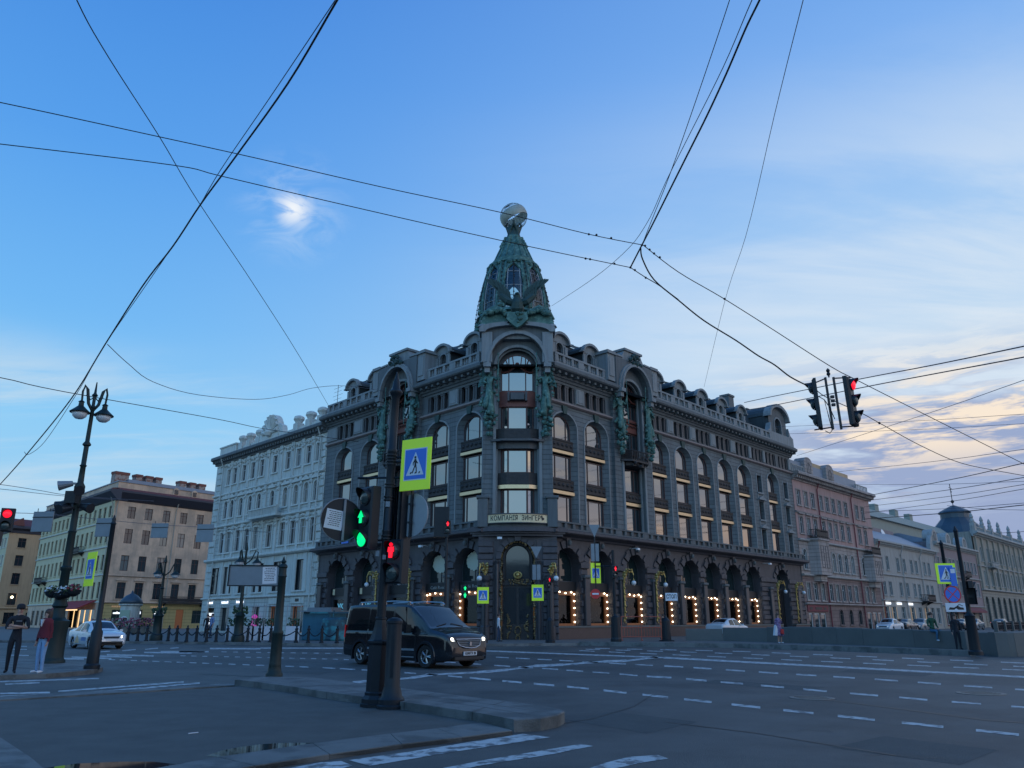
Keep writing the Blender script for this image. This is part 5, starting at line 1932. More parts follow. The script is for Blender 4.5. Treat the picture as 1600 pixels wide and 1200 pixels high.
# --- tan corner building across the side street
CT = Vector((-60.85, 117.9, 0))
TF = T(*CT) @ RZ(90 - 36)          # right hand face, x to the right
TL = T(*CT) @ RZ(-45.9)            # left face, x negative going away
tb = thing('tan_building', 'tan and ochre four storey corner building with a navy cornice and brick chimneys', 'building', T(*CT))
f1, f2 = T(*(-CT)) @ TF, T(*(-CT)) @ TL
cols = [2.8, 5.6, 8.6, 11.6, 14.6, 17.6, 20.6]
facade(tb, f1, cols, [(8.6, 10.9, 1.25, 0), (12.7, 14.9, 1.25, 0), (16.5, 18.3, 1.25, 0)], 0, 24, 7.6, 19.2, 'tan_plaster', 0.0, glass='glass_dim', fmat='brown_frame')
facade(tb, f1, cols, [(4.5, 6.9, 1.35, 0)], 0, 24, 3.9, 7.6, 'tan_plaster', 0.14, 'tan_plaster', hood='tri', glass='glass_dim', fmat='brown_frame')
facade(tb, f1, [2.8, 5.9, 9.3, 16.0], [(0.9, 2.9, 1.7, 0)], 0, 24, 0, 3.9, 'ochre_plaster', 0.0, glass='glass_dark', fmat='stone_dark', extra=[(12.3, 13.6, 0.02, 3.0, 0)])
k = MB()
k.box(12.3, 13.6, 0.1, 0.15, 0.02, 3.0)
k.build('door', ['shop_wood_glow'], tb, f1)
for x in (2.8, 5.9, 9.3):
    rr = random.Random(int(x * 10))
    q = MB()
    for i in range(5):
        q.box(x - 0.6 + i * 0.24, x - 0.42 + i * 0.24, -0.03, 0.06, 2.3, 2.3 + rr.uniform(.2, .4))
    q.build('window_sign', ['white_lit'], tb, f1)
    q = MB()
    q.box(x - 0.75, x + 0.75, 0.0, 0.05, 0.95, 1.7)
    q.build('window_sign', ['poster_green'], tb, f1)
for x in (2.9, 9.0):
    q = MB()
    for i in range(8):
        q.box(x - 1.1 + i * 0.27, x - 0.92 + i * 0.27, -0.06, 0.0, 3.25, 3.5)
    q.build('lit_letters', ['warm_dim'], tb, f1)
hband(tb, f1, 0, 24, 3.85, 0.22, 0.3, 'tan_plaster')
hband(tb, f1, 0, 24, 7.75, 0.18, 0.2, 'tan_plaster')
balcony(tb, f1, 13.2, 3.95, 8.5)
for frame_, a, b in ((f1, 0, 24), (f2, -40, 0)):
    k = MB()
    e = 1.3
    k.prism([(0.0, 19.0), (-0.35, 19.2), (-e, 20.2), (-e, 20.5), (0.4, 20.6), (0.4, 19.0)], a - (e if frame_ is f2 else 0), b + (e if frame_ is f2 else 0) - 0.0, ax='x')
    k.build('cornice', ['navy_cornice'], tb, frame_)
    k = MB()
    k.prism([(-1.0, 20.5), (-0.6, 20.9), (0.3, 21.0), (0.3, 20.5)], a, b, ax='x')
    k.build('roof_edge', ['roof_red'], tb, frame_)


def dirv(az):
    return Vector((math.sin(R_(az)), math.cos(R_(az)), 0))


def footprint(root, d1, l1, d2, l2_, z0, z1, inset, m_, name):
    c0 = (d1 + d2) * inset
    a_ = d1 * l1 + d2 * inset
    b_ = d1 * l1 + d2 * l2_
    c_ = d2 * l2_ + d1 * inset
    k = MB()
    k.prism([(p.x, p.y) for p in (c0, a_, b_, c_)], z0, z1, ax='z')
    return k.build(name, [m_], root)


footprint(tb, dirv(36), 24, dirv(AZL), 40, 0, 20.6, 1.0, 'black', 'fill_core')  # unseen black fill added behind the fronts
footprint(tb, dirv(36), 24, dirv(AZL), 40, 20.5, 21.95, 0.15, 'tan_plaster', 'attic')
footprint(tb, dirv(36), 24, dirv(AZL), 40, 21.95, 22.1, 0.0, 'roof_grey', 'roof_edge')
footprint(tb, dirv(36), 24, dirv(AZL), 40, 22.1, 22.9, 2.4, 'roof_grey', 'roof')
for x, w_ in ((1.2, 2.2), (4.6, 1.0), (6.3, 1.1), (8.0, 1.0), (12.3, 1.1), (14.2, 1.0), (15.9, 1.2)):
    k = MB()
    k.box(x, x + w_, 3.5, 4.8, 21.8, 24.1, 0)
    k.box(x - 0.08, x + w_ + 0.08, 3.42, 4.88, 23.7, 24.1, 1)
    k.build('chimney', ['chimney', 'chimney_red'], tb, f1)
for x in (9.7, 13.0):
    k = MB()
    k.prism([(x - .5, 20.9), (x - .5, 21.9), (x, 22.2), (x + .5, 21.9), (x + .5, 20.9)], -0.1, 0.8)
    window(k.build('dormer', ['tan_plaster'], tb, f1), Matrix.Identity(4), x - 0.3, 21.1, -0.18, 0.6, 0.7, 0, (0.5,), (), 0.05, 'glass_dim', 'brown_frame')
for x in (0.35, 10.1):
    pipe(tb, f1, x, 0.2, 19.3)
colsL = [-1.6 - 2.45 * i for i in range(16)]
facade(tb, f2, colsL, [(8.6, 10.9, 1.1, 0), (12.7, 14.9, 1.1, 0), (16.5, 18.3, 1.1, 0), (4.5, 6.9, 1.1, 0)], -40, 0, 3.9, 19.2, 'yellow_plaster', 0.10, 'yellow_plaster', glass='glass_dim', fmat='stone_dark')
facade(tb, f2, [-18 - 3 * i for i in range(7)], [(0.5, 3.0, 1.8, 0)], -40, 0, 0, 3.9, 'tan_plaster', 0, glass='glass_dark', fmat='stone_dark', extra=[(-15, -2, 0.3, 3.0, 0)])
for z in (3.85, 7.8, 11.9, 15.8):
    hband(tb, f2, -40, 0, z, 0.2, 0.22, 'cream_trim')
balcony(tb, f2, -15.0, 11.7, 7.0)
balcony(tb, f2, -33.0, 7.6, 5.0)
k = MB()
k.box(-15, -2, 0.8, 0.85, 0.3, 3.0)
k.build('shop_window', ['glass_dark'], tb, f2)
k = MB()
for x in (-13.5, -10.5, -8, -5.0, -2.3):
    k.box(x, x + 0.12, 0.4, 0.5, 0.3, 2.9)
k.box(-15, -2, -2.5, -2.35, 2.78, 2.95)
k.build('cafe_lights', ['warm_lit'], tb, f2)
k = MB()
k.prism([(0, 4.3), (-2.6, 3.1), (-2.6, 2.95), (0, 4.15)], -15.5, -1.8, ax='x')
k.build('awning', ['awning_red'], tb, f2)
pipe(tb, f2, -0.4, 0.2, 19.3)
# round clock on a bracket
CLK = f1 @ T(16.9, -1.0, 3.5)
clk = thing('street_clock', 'round street clock with dark rim hanging from the tan building', 'clock', TF @ T(16.9, -1.2, 3.45))
k = MB()
k.tube([(0, -0.12, 0), (0, 0.12, 0)], 0.62, 20)
k.tube([(0, 0, 0.6), (0, 0, 1.0), (0.0, 1.1, 1.0)], 0.05, 6)
k.build('rim', ['housing'], clk)
k = MB()
k.tube([(0, -0.15, 0), (0, 0.15, 0)], 0.48, 20)
dl = k.build('dial', ['sign_white'], clk)
k = MB()
k.box(-0.03, 0.03, -0.17, -0.155, 0, 0.38)
k.box(-0.02, 0.28, -0.175, -0.155, -0.03, 0.03)
k.build('hand', ['black'], dl)

# --- leftmost building
L2 = FL @ T(-150, 0, 0)
l2, f = bldg('orange plastered building at the far left edge of the avenue with a dark red roof', L2, 'orange_building')
FR2 = T(*(FL @ Vector((-150.5, 0, 0)))) @ RZ(90 - 36)
inv = T(*(-L2.translation))
f3 = inv @ FR2
facade(l2, f3, [2.8, 7.0, 11.2, 15.4], [(4.4, 6.8, 1.7, 0), (8.6, 10.9, 1.6, 0), (12.4, 14.6, 1.6, 0), (16.2, 18.2, 1.6, 0), (0.6, 2.9, 2.0, 0)], 0, 18, 0, 19.3, 'orange_plaster', 0.12, 'orange_plaster',
       glass='glass_dim', fmat='brown_frame')
f4 = inv @ FL @ T(-150.5, 0, 0)
facade(l2, f4, [-2.0 - 2.6 * i for i in range(9)], [(4.4, 6.8, 1.2, 0), (8.6, 10.9, 1.2, 0), (12.4, 14.6, 1.2, 0), (16.2, 18.2, 1.2, 0)], -25, 0, 0, 19.3, 'yellow_plaster', 0.12, 'cream_trim', glass='glass_dim')
for ff, a, b in ((f3, -0.8, 18), (f4, -25, 0.8)):
    cornice(l2, ff, a, b, 19.2, 1.5, 1.0, 'navy_cornice')
    k = MB()
    k.prism([(-.8, 20.7), (0, 21.2), (2.0, 22.4), (2.4, 20.7)], a + (0 if ff is f3 else 0), b, ax='x')
    k.build('roof', ['roof_red'], l2, ff)
    hband(l2, ff, a, b, 3.6, 0.3, 0.3, 'orange_plaster')
k_ = footprint(l2, dirv(36), 18, dirv(AZL), 25, 0, 20.5, 1.0, 'black', 'fill_core')  # unseen black fill added behind both faces
for x in (2.8, 7.0):
    k = MB()
    k.ball((x, 0.0, 6.0), 0.25, 8)
    k.build('ceiling_lamp', ['lamp_lit'], l2, f3)

# --- pink corner building on the embankment
PF = FR @ T(43.1, 0, 0)
pb, f = bldg('pink and grey stone building with arched windows and two bay windows beside the canal', PF, 'pink_building')
W = 24.4
cols = [1.3, 3.3, 5.3, 7.7, 9.6, 11.5, 13.5, 15.6, 19.4, 21.5]
facade(pb, f, cols, [(14.25, 16.0, 0.95, 0)], 0, W, 13.4, 17.2, 'pink_plaster', 0.16, 'pink_stone', hood=None, glass='glass_dim')
facade(pb, f, cols, [(11.0, 12.9, 0.95, 0)], 0, W, 10.2, 13.4, 'pink_plaster', 0.16, 'pink_stone', hood='flat', glass='glass_dim')
facade(pb, f, cols, [(7.0, 9.2, 1.05, 0.52)], 0, W, 6.3, 10.2, 'pink_stone', 0.14, 'grey_trim', glass='glass_dim')
facade(pb, f, cols, [(3.6, 5.5, 1.05, 0)], 0, W, 3.2, 6.3, 'red_stone', 0.12, 'pink_stone', glass='glass_dim')
facade(pb, f, [10.0, 13.0, 16.0], [(0.9, 2.6, 1.1, 0.5)], 0, W, 0, 3.2, 'red_stone', 0.12, 'red_stone', glass='glass_dark', fmat='stone_dark',
       extra=[(0.7, 1.7, 0.1, 2.2, 0), (2.2, 3.6, 0.1, 2.2, 0), (4.0, 5.4, 0.1, 2.2, 0), (18.6, 20.0, 0.1, 2.4, 0), (20.6, 22, 0.1, 2.4, 0), (22.4, 23.6, 0.1, 2.4, 0)])
for a, b, t_ in ((0.7, 1.7, 2.2), (2.2, 3.6, 2.2), (4.0, 5.4, 2.2), (18.6, 20.0, 2.4), (20.6, 22, 2.4), (22.4, 23.6, 2.4)):
    window(pb, f, a, 0.1, 0.06, b - a, t_ - 0.1, 0, (), (), 0.14, 'glass_dark', 'white_frame')
k = MB()
k.bbox(0.4, 6.0, -0.12, 0, 2.35, 3.05, 0.03, 0)
sg = k.build('shop_sign', ['burgundy'], pb, f)
k = MB()
for a, b in ((0.9, 1.6), (2.4, 4.2), (4.7, 5.4)):
    k.box(a, b, -0.14, -0.12, 2.55, 2.85)
k.build('sign_letters', ['letters_dark'], sg)
for z, h, p, m_ in ((3.1, .22, .3, 'pink_stone'), (6.2, .25, .3, 'grey_trim'), (10.1, .25, .3, 'grey_trim'), (13.3, .2, .2, 'pink_stone')):
    hband(pb, f, 0, W, z, h, p, m_)
cornice(pb, f, 0, W + 0.5, 17.1, 0.95, 0.9, 'pink_stone', 0.5)
# bay windows
for xb_, z0, z1 in ((4.4, 6.4, 10.3), (21.6, 6.2, 9.4)):
    k = MB()
    k.prism([(-1.9, 0.05), (-1.5, -1.1), (1.5, -1.1), (1.9, 0.05)], z0, z1, ax='z')
    k.prism([(-1.3, 0.05), (-.9, -.7), (.9, -.7), (1.3, 0.05)], z0 - .7, z0, ax='z')
    k.prism([(-2.05, 0.05), (-1.6, -1.25), (1.6, -1.25), (2.05, 0.05)], z1, z1 + .2, ax='z')
    by = k.build('bay_window', ['pink_stone'], pb, f @ T(xb_, 0, 0))
    for x in (-0.95, 0.35):
        window(by, Matrix.Identity(4), x - .1, z0 + 0.8, -1.14, 0.8, z1 - z0 - 1.4, 0, (), (0.7,), 0.06, 'glass_dim', 'stone_dark')
    balcony(pb, f @ T(0, -0.2, 0), xb_, z1 + .2, 3.2)
# attic storey, dormers and rail
k = MB()
k.prism([(0.3, 18.0), (0.35, 19.6), (3, 20.3), (9, 20.3), (10, 18)], 0, W - 3.0, ax='x')
k.build('roof', ['roof_grey'], pb, f)
for x in (5.0, 11.5):
    k = MB()
    k.prism([(x - 1.2, 18.0), (x - 1.2, 19.7)] + arc(x - 1.2, x + 1.2, 19.7, 0.7, 8) + [(x + 1.2, 19.7), (x + 1.2, 18.0)], -0.1, 1.2)
    d_ = k.build('dormer', ['pink_stone'], pb, f)
    window(d_, Matrix.Identity(4), x - .5, 18.4, -0.14, 1.0, 1.3, 0.5, (0.5,), (), 0.06, 'glass_dim', 'stone_dark')
k = MB()
k.box(7.5, 19.5, 0.6, 1.0, 18, 20.2)
k.build('attic', ['orange_plaster'], pb, f)
for a, b in ((0.2, 3.5), (19.8, 24.2)):
    k = MB()
    k.box(a, b, -0.1, 0.0, 18.9, 19.0)
    n_ = int((b - a) / 0.5)
    for i in range(n_ + 1):
        x = a + (b - a) * i / n_
        k.box(x - .06, x + .06, -.1, 0, 18.0, 18.9)
    k.build('roof_rail', ['grey_trim'], pb, f)
body(pb, f, 0, W, 12, 18, 'pink_stone')
for x in (6.6, 17.4):
    pipe(pb, f, x, 0.3, 17.5, 'burgundy')

# --- low grey-white building
GF = FR @ T(67.6, 0, 0)
gbld, f = bldg('low pale grey building with shutters and lit shop windows next to the pink building', GF, 'grey_building')
W = 26.5
cols = [1.6, 4.0, 7.6, 10.6, 13.4, 15.4, 19.4, 21.6]
cols = [1.7, 4.1, 8.4, 11.2, 14.4, 16.6, 20.6, 22.8]
facade(gbld, f, cols, [(8.1, 9.9, 0.95, 0), (4.7, 6.5, 1.0, 0)], 0, W, 4.0, 11.6, 'grey_plaster', 0.14, 'grey_trim', glass='glass_dim')
facade(gbld, f, [1.4, 4.2, 8.0, 12.0, 15.4, 18.6, 21.4, 24.2], [(0.9, 3.2, 1.5, 0)], 0, W, 0, 4.0, 'grey_plaster', 0.1, 'grey_trim', glass='glass_dark', fmat='white_frame')
for x in (1.4, 4.2, 12.0, 18.6):
    k = MB()
    for sx in (-0.95, 0.8):
        k.box(x + sx, x + sx + 0.16, -0.08, -0.02, 1.0, 3.1)
    k.build('light_strip', ['warm_dim'], gbld, f)
for x in (1.8, 6.2, 11.0):
    k = MB()
    k.box(x - 0.8, x + 0.8, -0.25, -0.1, 3.45, 3.75)
    k.build('lit_sign', ['white_lit'], gbld, f)
for z, h, p in ((3.9, .2, .25), (7.3, .2, .2)):
    hband(gbld, f, 0, W, z, h, p, 'grey_trim')
cornice(gbld, f, 0, W, 11.3, 0.7, 0.6, 'grey_trim', 0.5)
body(gbld, f, 0, W, 12, 12, 'grey_plaster', 'roof_grey', 2.6)
k = MB()
k.box(3, 26, 5.5, 6.5, 12, 15.4)
k.build('rear_wall', ['mauve_plaster'], gbld, f)
for x in (7.0, 17.5):
    k = MB()
    k.lathe([(0.02, 0), (0.5, 0.12), (0.8, 0.35)], 14, (0, 0, 0))
    k.X = None
    o_ = k.build('satellite_dish', ['lamp_globe'], gbld, f @ T(x, 4.6, 14.2) @ RX(75))
balcony(gbld, f, 18.0, 4.0, 3.4, 1.2)
for x in (0.4, 9.8, 18.4, 26.0):
    pipe(gbld, f, x, 0.3, 11.4, 'burgundy' if x < 1 else 'grey_trim')
k = MB()
k.prism([(25.0, 11.9)] + arc(25.0, 29.5, 12.4, 2.2, 10) + [(29.5, 11.9)], -0.1, 0.5)
k.build('gable', ['grey_trim'], gbld, f)

# --- middle building with arched attic windows
MF = FR @ T(94.3, 0, 0)
mbld, f = bldg('narrow greyish pink building with a red striped shop awning far along the canal', MF, 'mauve_building')
W = 25.5
cols = [1.6 + 2.2 * i for i in range(11)]
facade(mbld, f, cols, [(9.3, 11.2, 0.95, 0), (5.4, 7.6, 1.0, 0)], 0, W, 3.6, 13.0, 'mauve_plaster', 0.14, 'grey_trim', glass='glass_dim')
facade(mbld, f, [2.5, 7.0, 12, 17, 22], [(0.7, 2.9, 2.0, 0)], 0, W, 0, 3.6, 'sand_plaster', 0.1, 'burgundy', glass='glass_dark')
k = MB()
k.prism([(0, 3.6), (-1.2, 2.9), (-1.2, 2.6), (0, 3.4)], 3, 22, ax='x')
k.build('awning', ['burgundy'], mbld, f)
k = MB()
k.box(4.0, 8.0, -1.3, -1.22, 3.1, 3.6)
k.build('lit_sign', ['white_lit'], mbld, f)
for z, h, p in ((3.5, .2, .3), (8.2, .25, .3)):
    hband(mbld, f, 0, W, z, h, p, 'grey_trim')
cornice(mbld, f, 0, W, 12.8, 0.8, 0.7, 'grey_trim', 0.6)
body(mbld, f, 0, W, 12, 13.6, 'mauve_plaster', 'roof_grey', 1.6)
balcony(mbld, f, 15.0, 8.4, 3.0, 1.0)
for x in (1.5, 9.0, 19.0):
    k = MB()
    k.prism([(x - 1.5, 13.5)] + arc(x - 1.5, x + 1.5, 14.3, 1.3, 8) + [(x + 1.5, 13.5)], -0.1, 1.4)
    window(k.build('dormer', ['grey_trim'], mbld, f), Matrix.Identity(4), x - .6, 13.9, -0.14, 1.2, 1.3, 0.6, (0.5,), (), 0.06, 'glass_dim', 'stone_dark')

# --- long cream building with the domed roof
EF = FR @ T(120.2, 0, 0)
eb, f = bldg('long sand coloured palace with roof statues and a dark blue dome with a spire', EF, 'palace_building')
W = 62
cols = [1.8 + 2.35 * i for i in range(13)] + [33.4 + 2.35 * i for i in range(12)]
facade(eb, f, cols[:25], [(12.0, 14.6, 1.05, 0.5), (7.6, 10.2, 1.1, 0)], 0, W, 6.8, 16.4, 'sand_plaster', 0.16, 'grey_trim', glass='glass_dim')
facade(eb, f, [2.4 + 4.4 * i for i in range(13)], [(1.0, 5.6, 2.4, 1.2)], 0, W, 0, 6.8, 'sand_rust', 0.14, 'sand_plaster', glass='glass_dark', fmat='stone_dark')
for z, h, p in ((6.6, .3, .4), (10.9, .25, .3)):
    hband(eb, f, 0, W, z, h, p, 'grey_trim')
cornice(eb, f, -.3, W, 16.3, 1.0, 1.0, 'grey_trim', 0.7)
k = MB()
k.box(0, W, -0.3, -0.1, 18.1, 18.3)
for i in range(78):
    x = i * 0.8 + 0.2
    k.box(x - .1, x + .1, -.3, -.1, 17.3, 18.1)
k.build('roof_balustrade', ['grey_trim'], eb, f)
for x in (1.0, 8, 14, 21, 30, 40):
    k = MB()
    k.box(x - .6, x + .6, -.5, .3, 17.3, 18.8)
    k.lathe([(.3, 0), (.4, .4), (.25, .9), (.35, 1.1), (.2, 1.6), (.05, 1.9)], 8, (x, -.1, 18.8))
    k.build('statue', ['grey_trim'], eb, f)
for i in range(14):
    x = 1.0 + 4.4 * i
    k = MB()
    k.bbox(x - .35, x + .35, -.3, 0, 6.9, 16.3, 0.05)
    k.build('pilaster', ['sand_plaster'], eb, f)
k = MB()
k.box(0.01, W - .01, .26, 14, 0, 17.2)
k.build('side_wall', ['sand_plaster'], eb, f)
balcony(eb, f, 8.0, 10.9, 4.0, 1.3, 'grey_trim')
k = MB()
k.prism([(5.5, 17.2), (8, 19.2), (12, 19.2), (14, 17.2)], -45, 40, ax='x')
k.box(-44.5, 0.0, 6, 13.5, 0, 17.2)
k.build('roof', ['pale_green'], eb, f)
for x in (-33, -26, -16, -8):
    k = MB()
    k.box(x, x + 1.8, 8, 9, 18.9, 20.4)
    k.build('chimney', ['pale_green'], eb, f)
k = MB()
DM = f @ T(15.0, 6.0, 0)
k.lathe([(5.2, 16.5), (5.2, 17.6), (4.9, 18.4), (4.1, 19.8), (3.2, 20.8), (2.7, 21.4), (2.7, 22.3), (3.1, 22.5), (2.9, 22.8), (1.6, 23.5), (0.3, 24.1)], 14)
k.build('dome', ['dome_blue'], eb, DM)
k = MB()
k.tube([(0, 0, 24.0), (0, 0, 28.6)], 0.08, 5)
k.ball((0, 0, 24.9), 0.35, 8)
k.tube([(-1.1, 0, 27.7), (1.1, 0, 27.7)], 0.06, 4)
k.tube([(0, 0, 26.6), (0.8, 0, 27.2)], 0.05, 4)
k.build('spire', ['iron_work'], eb, DM)

# ================================================================ ground
def sheet(name, pts, z0, z1, mats, label=None, kind='structure', mi=None):
    k = MB()
    k.prism([(p[0], p[1]) for p in pts], z0, z1, ax='z')
    o = k.build(name, mats)
    o['kind'] = kind
    return o


k = MB()
k.box(-400, 500, -80, 600, -0.5, 0.0)
tag(k.build('road', ['asphalt']), kind='structure')
kerb_pts = [G(u, v) for u, v in ((-500, 1003), (0, 1004), (160, 1005.5), (330, 1007), (520, 1010), (700, 1010.5), (905, 1009), (1000, 1010.5), (1150, 1012.5), (1300, 1017), (1420, 1021.5), (1517, 1025.6))]
far = [Vector((G(1620, 1026.5).x + 60, 40, 0)), Vector((330, 60, 0)), Vector((330, 400, 0)), Vector((-330, 400, 0)), Vector((-330, 60, 0))]
sheet('pavement', kerb_pts + [G(1530, 1023), G(1610, 1022.5)] + far, -0.2, 0.14, ['paving'])
k = MB()
P_ = kerb_pts
for i in range(len(P_) - 1):
    a, b = P_[i], P_[i + 1]
    d = (b - a).normalized()
    nrm = Vector((-d.y, d.x, 0))
    L_ = (b - a).length
    n_ = max(1, int(L_ / 1.6))
    for j in range(n_):
        p = a + d * (L_ * j / n_ + 0.008)
        q = a + d * (L_ * (j + 1) / n_ - 0.008)
        hh = 0.155 if i < 6 else 0.24
        k.add([p - nrm * .02, q - nrm * .02, q + nrm * .34, p + nrm * .34] + [v + Vector((0, 0, hh)) for v in (p - nrm * .0, q - nrm * .0, q + nrm * .34, p + nrm * .34)],
              [(0, 1, 5, 4), (1, 2, 6, 5), (2, 3, 7, 6), (3, 0, 4, 7), (4, 5, 6, 7)])
tag(k.build('kerb', ['kerb_stone']), kind='structure')

# left pavement corner with the big lamp post
lp_ = [G(u, v) for u, v in ((-300, 1069), (0, 1062.5), (71, 1060), (100, 1058), (130, 1055), (152, 1052), (160, 1049), (158, 1046.5), (140, 1041.5), (90, 1037.5), (0, 1033), (-300, 1027))]
sheet('pavement', lp_, 0, 0.12, ['kerb_stone'])
# raised granite island
isl = [(367, 1062), (398, 1065), (452, 1072), (511, 1081), (632, 1097), (738, 1112), (803, 1124), (845, 1121.5), (872, 1116.5), (882, 1111), (872, 1106.5), (835, 1101), (745, 1090), (619, 1074), (488, 1058.5), (421, 1057), (385, 1059)]
ip = [G(u, v, 0.17) for u, v in isl]
k = MB()
n = len(ip)
top = [Vector((p.x, p.y, 0.17)) for p in ip]
cx = sum(p.x for p in ip) / n
cy = sum(p.y for p in ip) / n
inn = [Vector((cx + (p.x - cx) * 0.996, cy + (p.y - cy) * 0.996, 0.17)) for p in ip]
mid = [Vector((p.x, p.y, 0.155)) for p in ip]
bot = [Vector((p.x, p.y, -0.05)) for p in ip]
k.add(bot + mid + inn, [(i, (i + 1) % n, n + (i + 1) % n, n + i) for i in range(n)] + [(n + i, n + (i + 1) % n, 2 * n + (i + 1) % n, 2 * n + i) for i in range(n)] + [tuple(range(2 * n, 3 * n))], 0)


def seam(a, b, z, w_=0.012, drop=None):
    d = (b - a).normalized()
    nn_ = Vector((-d.y, d.x, 0)) * w_ / 2
    k.add([(a - nn_) + Vector((0, 0, z - a.z)), (a + nn_) + Vector((0, 0, z - a.z)), (b + nn_) + Vector((0, 0, z - b.z)), (b - nn_) + Vector((0, 0, z - b.z))], [(0, 1, 2, 3)], 1)


near = [G(u, v, .17) for u, v in ((398, 1065), (452, 1072), (511, 1081), (632, 1097), (738, 1112), (803, 1124))]
farr = [G(u, v, .17) for u, v in ((430, 1057.2), (488, 1058.5), (560, 1067), (682, 1082), (790, 1095.5), (872, 1106.5))]
for t in (0.36, 0.62):
    for i in range(5):
        a = near[i].lerp(farr[i], t)
        b = near[i + 1].lerp(farr[i + 1], t)
        seam(a, b, 0.1735)
for i in range(5):
    L_ = (near[i + 1] - near[i]).length
    m_ = max(1, int(L_ / 1.1))
    for j in range(m_):
        a = near[i].lerp(near[i + 1], j / m_)
        b = farr[i].lerp(farr[i + 1], j / m_)
        seam(a.lerp(b, 0.012), a.lerp(b, 0.36), 0.1735)
        seam(a.lerp(b, 0.62), a.lerp(b, 0.98), 0.1735)
        # joint on the upright face
        d = (near[i + 1] - near[i]).normalized()
        o_ = Vector((d.y, -d.x, 0)) * 0.004
        if o_.y > 0:
            o_ = -o_
        p = a + o_
        k.add([p - d * .006, p + d * .006, p + d * .006 - Vector((0, 0, .17)), p - d * .006 - Vector((0, 0, .17))], [(0, 1, 2, 3)], 1)
tag(k.build('kerb_island', ['kerb_stone', 'black']), kind='structure')
# low asphalt refuge in the foreground, its stone edges
pad = [(-300, 1112), (0, 1096), (100, 1090), (250, 1080.5), (371, 1072.5), (372, 1069), (452, 1080), (511, 1090), (632, 1109), (738, 1126), (801, 1142.5), (722, 1153), (628, 1164), (515, 1180), (398, 1198),
       (250, 1224), (60, 1262), (-200, 1330), (-700, 1330)]
sheet('pavement', [G(u, v, .045) for u, v in pad], -0.1, 0.045, ['asphalt_pad'])
k = MB()
k.mi = 0
up = [(-40, 1186), (150, 1190), (340, 1184.5), (488.5, 1163), (610, 1147.6), (682, 1139.5), (749.6, 1129.6), (775, 1134)]
up = [(60, 1246), (190, 1212), (340, 1184.5), (488.5, 1163), (610, 1147.6), (682, 1139.5), (752, 1130)]
dn = [(90, 1262), (250, 1224), (398, 1198), (515, 1180), (628, 1164), (722, 1153), (801, 1142.5)]
for i in range(len(up) - 1):
    a, b, c, d = G(*up[i], .045), G(*up[i + 1], .045), G(*dn[i + 1], .045), G(*dn[i], .045)
    e = 0.006
    a2, b2 = a.lerp(b, e), b.lerp(a, e)
    d2, c2 = d.lerp(c, e), c.lerp(d, e)
    z = Vector((0, 0, 0.012))
    z0 = Vector((0, 0, -0.06))
    k.add([v + z0 for v in (a2, b2, c2, d2)] + [v + z for v in (a2, b2, c2, d2)], [(4, 5, 6, 7), (0, 1, 5, 4), (1, 2, 6, 5), (2, 3, 7, 6), (3, 0, 4, 7)])
tag(k.build('kerb', ['kerb_stone']), kind='structure')
k = MB()
ua = [(-200, 1099), (0, 1090.5), (100, 1085.5), (200, 1079.5), (300, 1073.5), (371, 1069.5)]
da = [(-200, 1106), (0, 1096), (100, 1090), (200, 1083.7), (300, 1077), (371, 1072.5)]
for i in range(5):
    a, b, c, d = G(*ua[i]), G(*ua[i + 1]), G(*da[i + 1]), G(*da[i])
    k.add([a, b, c, d] + [v + Vector((0, 0, .03)) for v in (a, b, c, d)], [(4, 5, 6, 7), (0, 1, 5, 4), (1, 2, 6, 5), (2, 3, 7, 6), (3, 0, 4, 7)])
tag(k.build('kerb', ['kerb_stone']), kind='structure')
k = MB()
bl = [G(u, v, .05) for u, v in ((-300, 1120), (0, 1153), (47, 1184), (66, 1200), (110, 1240), (-100, 1290), (-500, 1330))]
k.prism([(p.x, p.y) for p in bl], 0.03, 0.058, ax='z')
tag(k.build('pavement', ['kerb_stone']), kind='structure')
# puddles on the low spots of the asphalt
for pts in ([(322, 1181), (345, 1173), (375, 1167), (410, 1162.5), (450, 1160.5), (482, 1160.5), (500, 1161), (470, 1165), (410, 1173.5), (345, 1183)],
            [(70, 1200), (120, 1193), (190, 1190), (240, 1190), (275, 1194), (300, 1190), (260, 1199), (190, 1211), (130, 1226), (90, 1236), (60, 1215)]):
    k = MB()
    q = [G(u, v, .0475) for u, v in pts]
    k.add([tuple(p) for p in q], [tuple(range(len(q)))])
    tag(k.build('puddle', ['water']), kind='structure')

# road markings
mk = MB()


def mquad(u0, v0, u1, v1, t):
    n_ = max(1, int(abs(u1 - u0) / 60))
    for i in range(n_):
        a, b = i / n_, (i + 1) / n_
        ua_, va_ = u0 + (u1 - u0) * a, v0 + (v1 - v0) * a
        ub_, vb_ = u0 + (u1 - u0) * b, v0 + (v1 - v0) * b
        mk.add([G(ua_, va_ - t / 2, .004), G(ub_, vb_ - t / 2, .004), G(ub_, vb_ + t / 2, .004), G(ua_, va_ + t / 2, .004)], [(0, 1, 2, 3)])


def poly(pts):
    mk.add([G(u, v, .004) for u, v in pts], [tuple(range(len(pts)))])


def done(name):
    global mk
    tag(mk.build(name, ['road_paint']), kind='structure')
    mk = MB()


def interp(P, u):
    for (a, b), (c, d) in zip(P[:-1], P[1:]):
        if a <= u <= c:
            return b + (d - b) * (u - a) / (c - a)
    return P[-1][1]


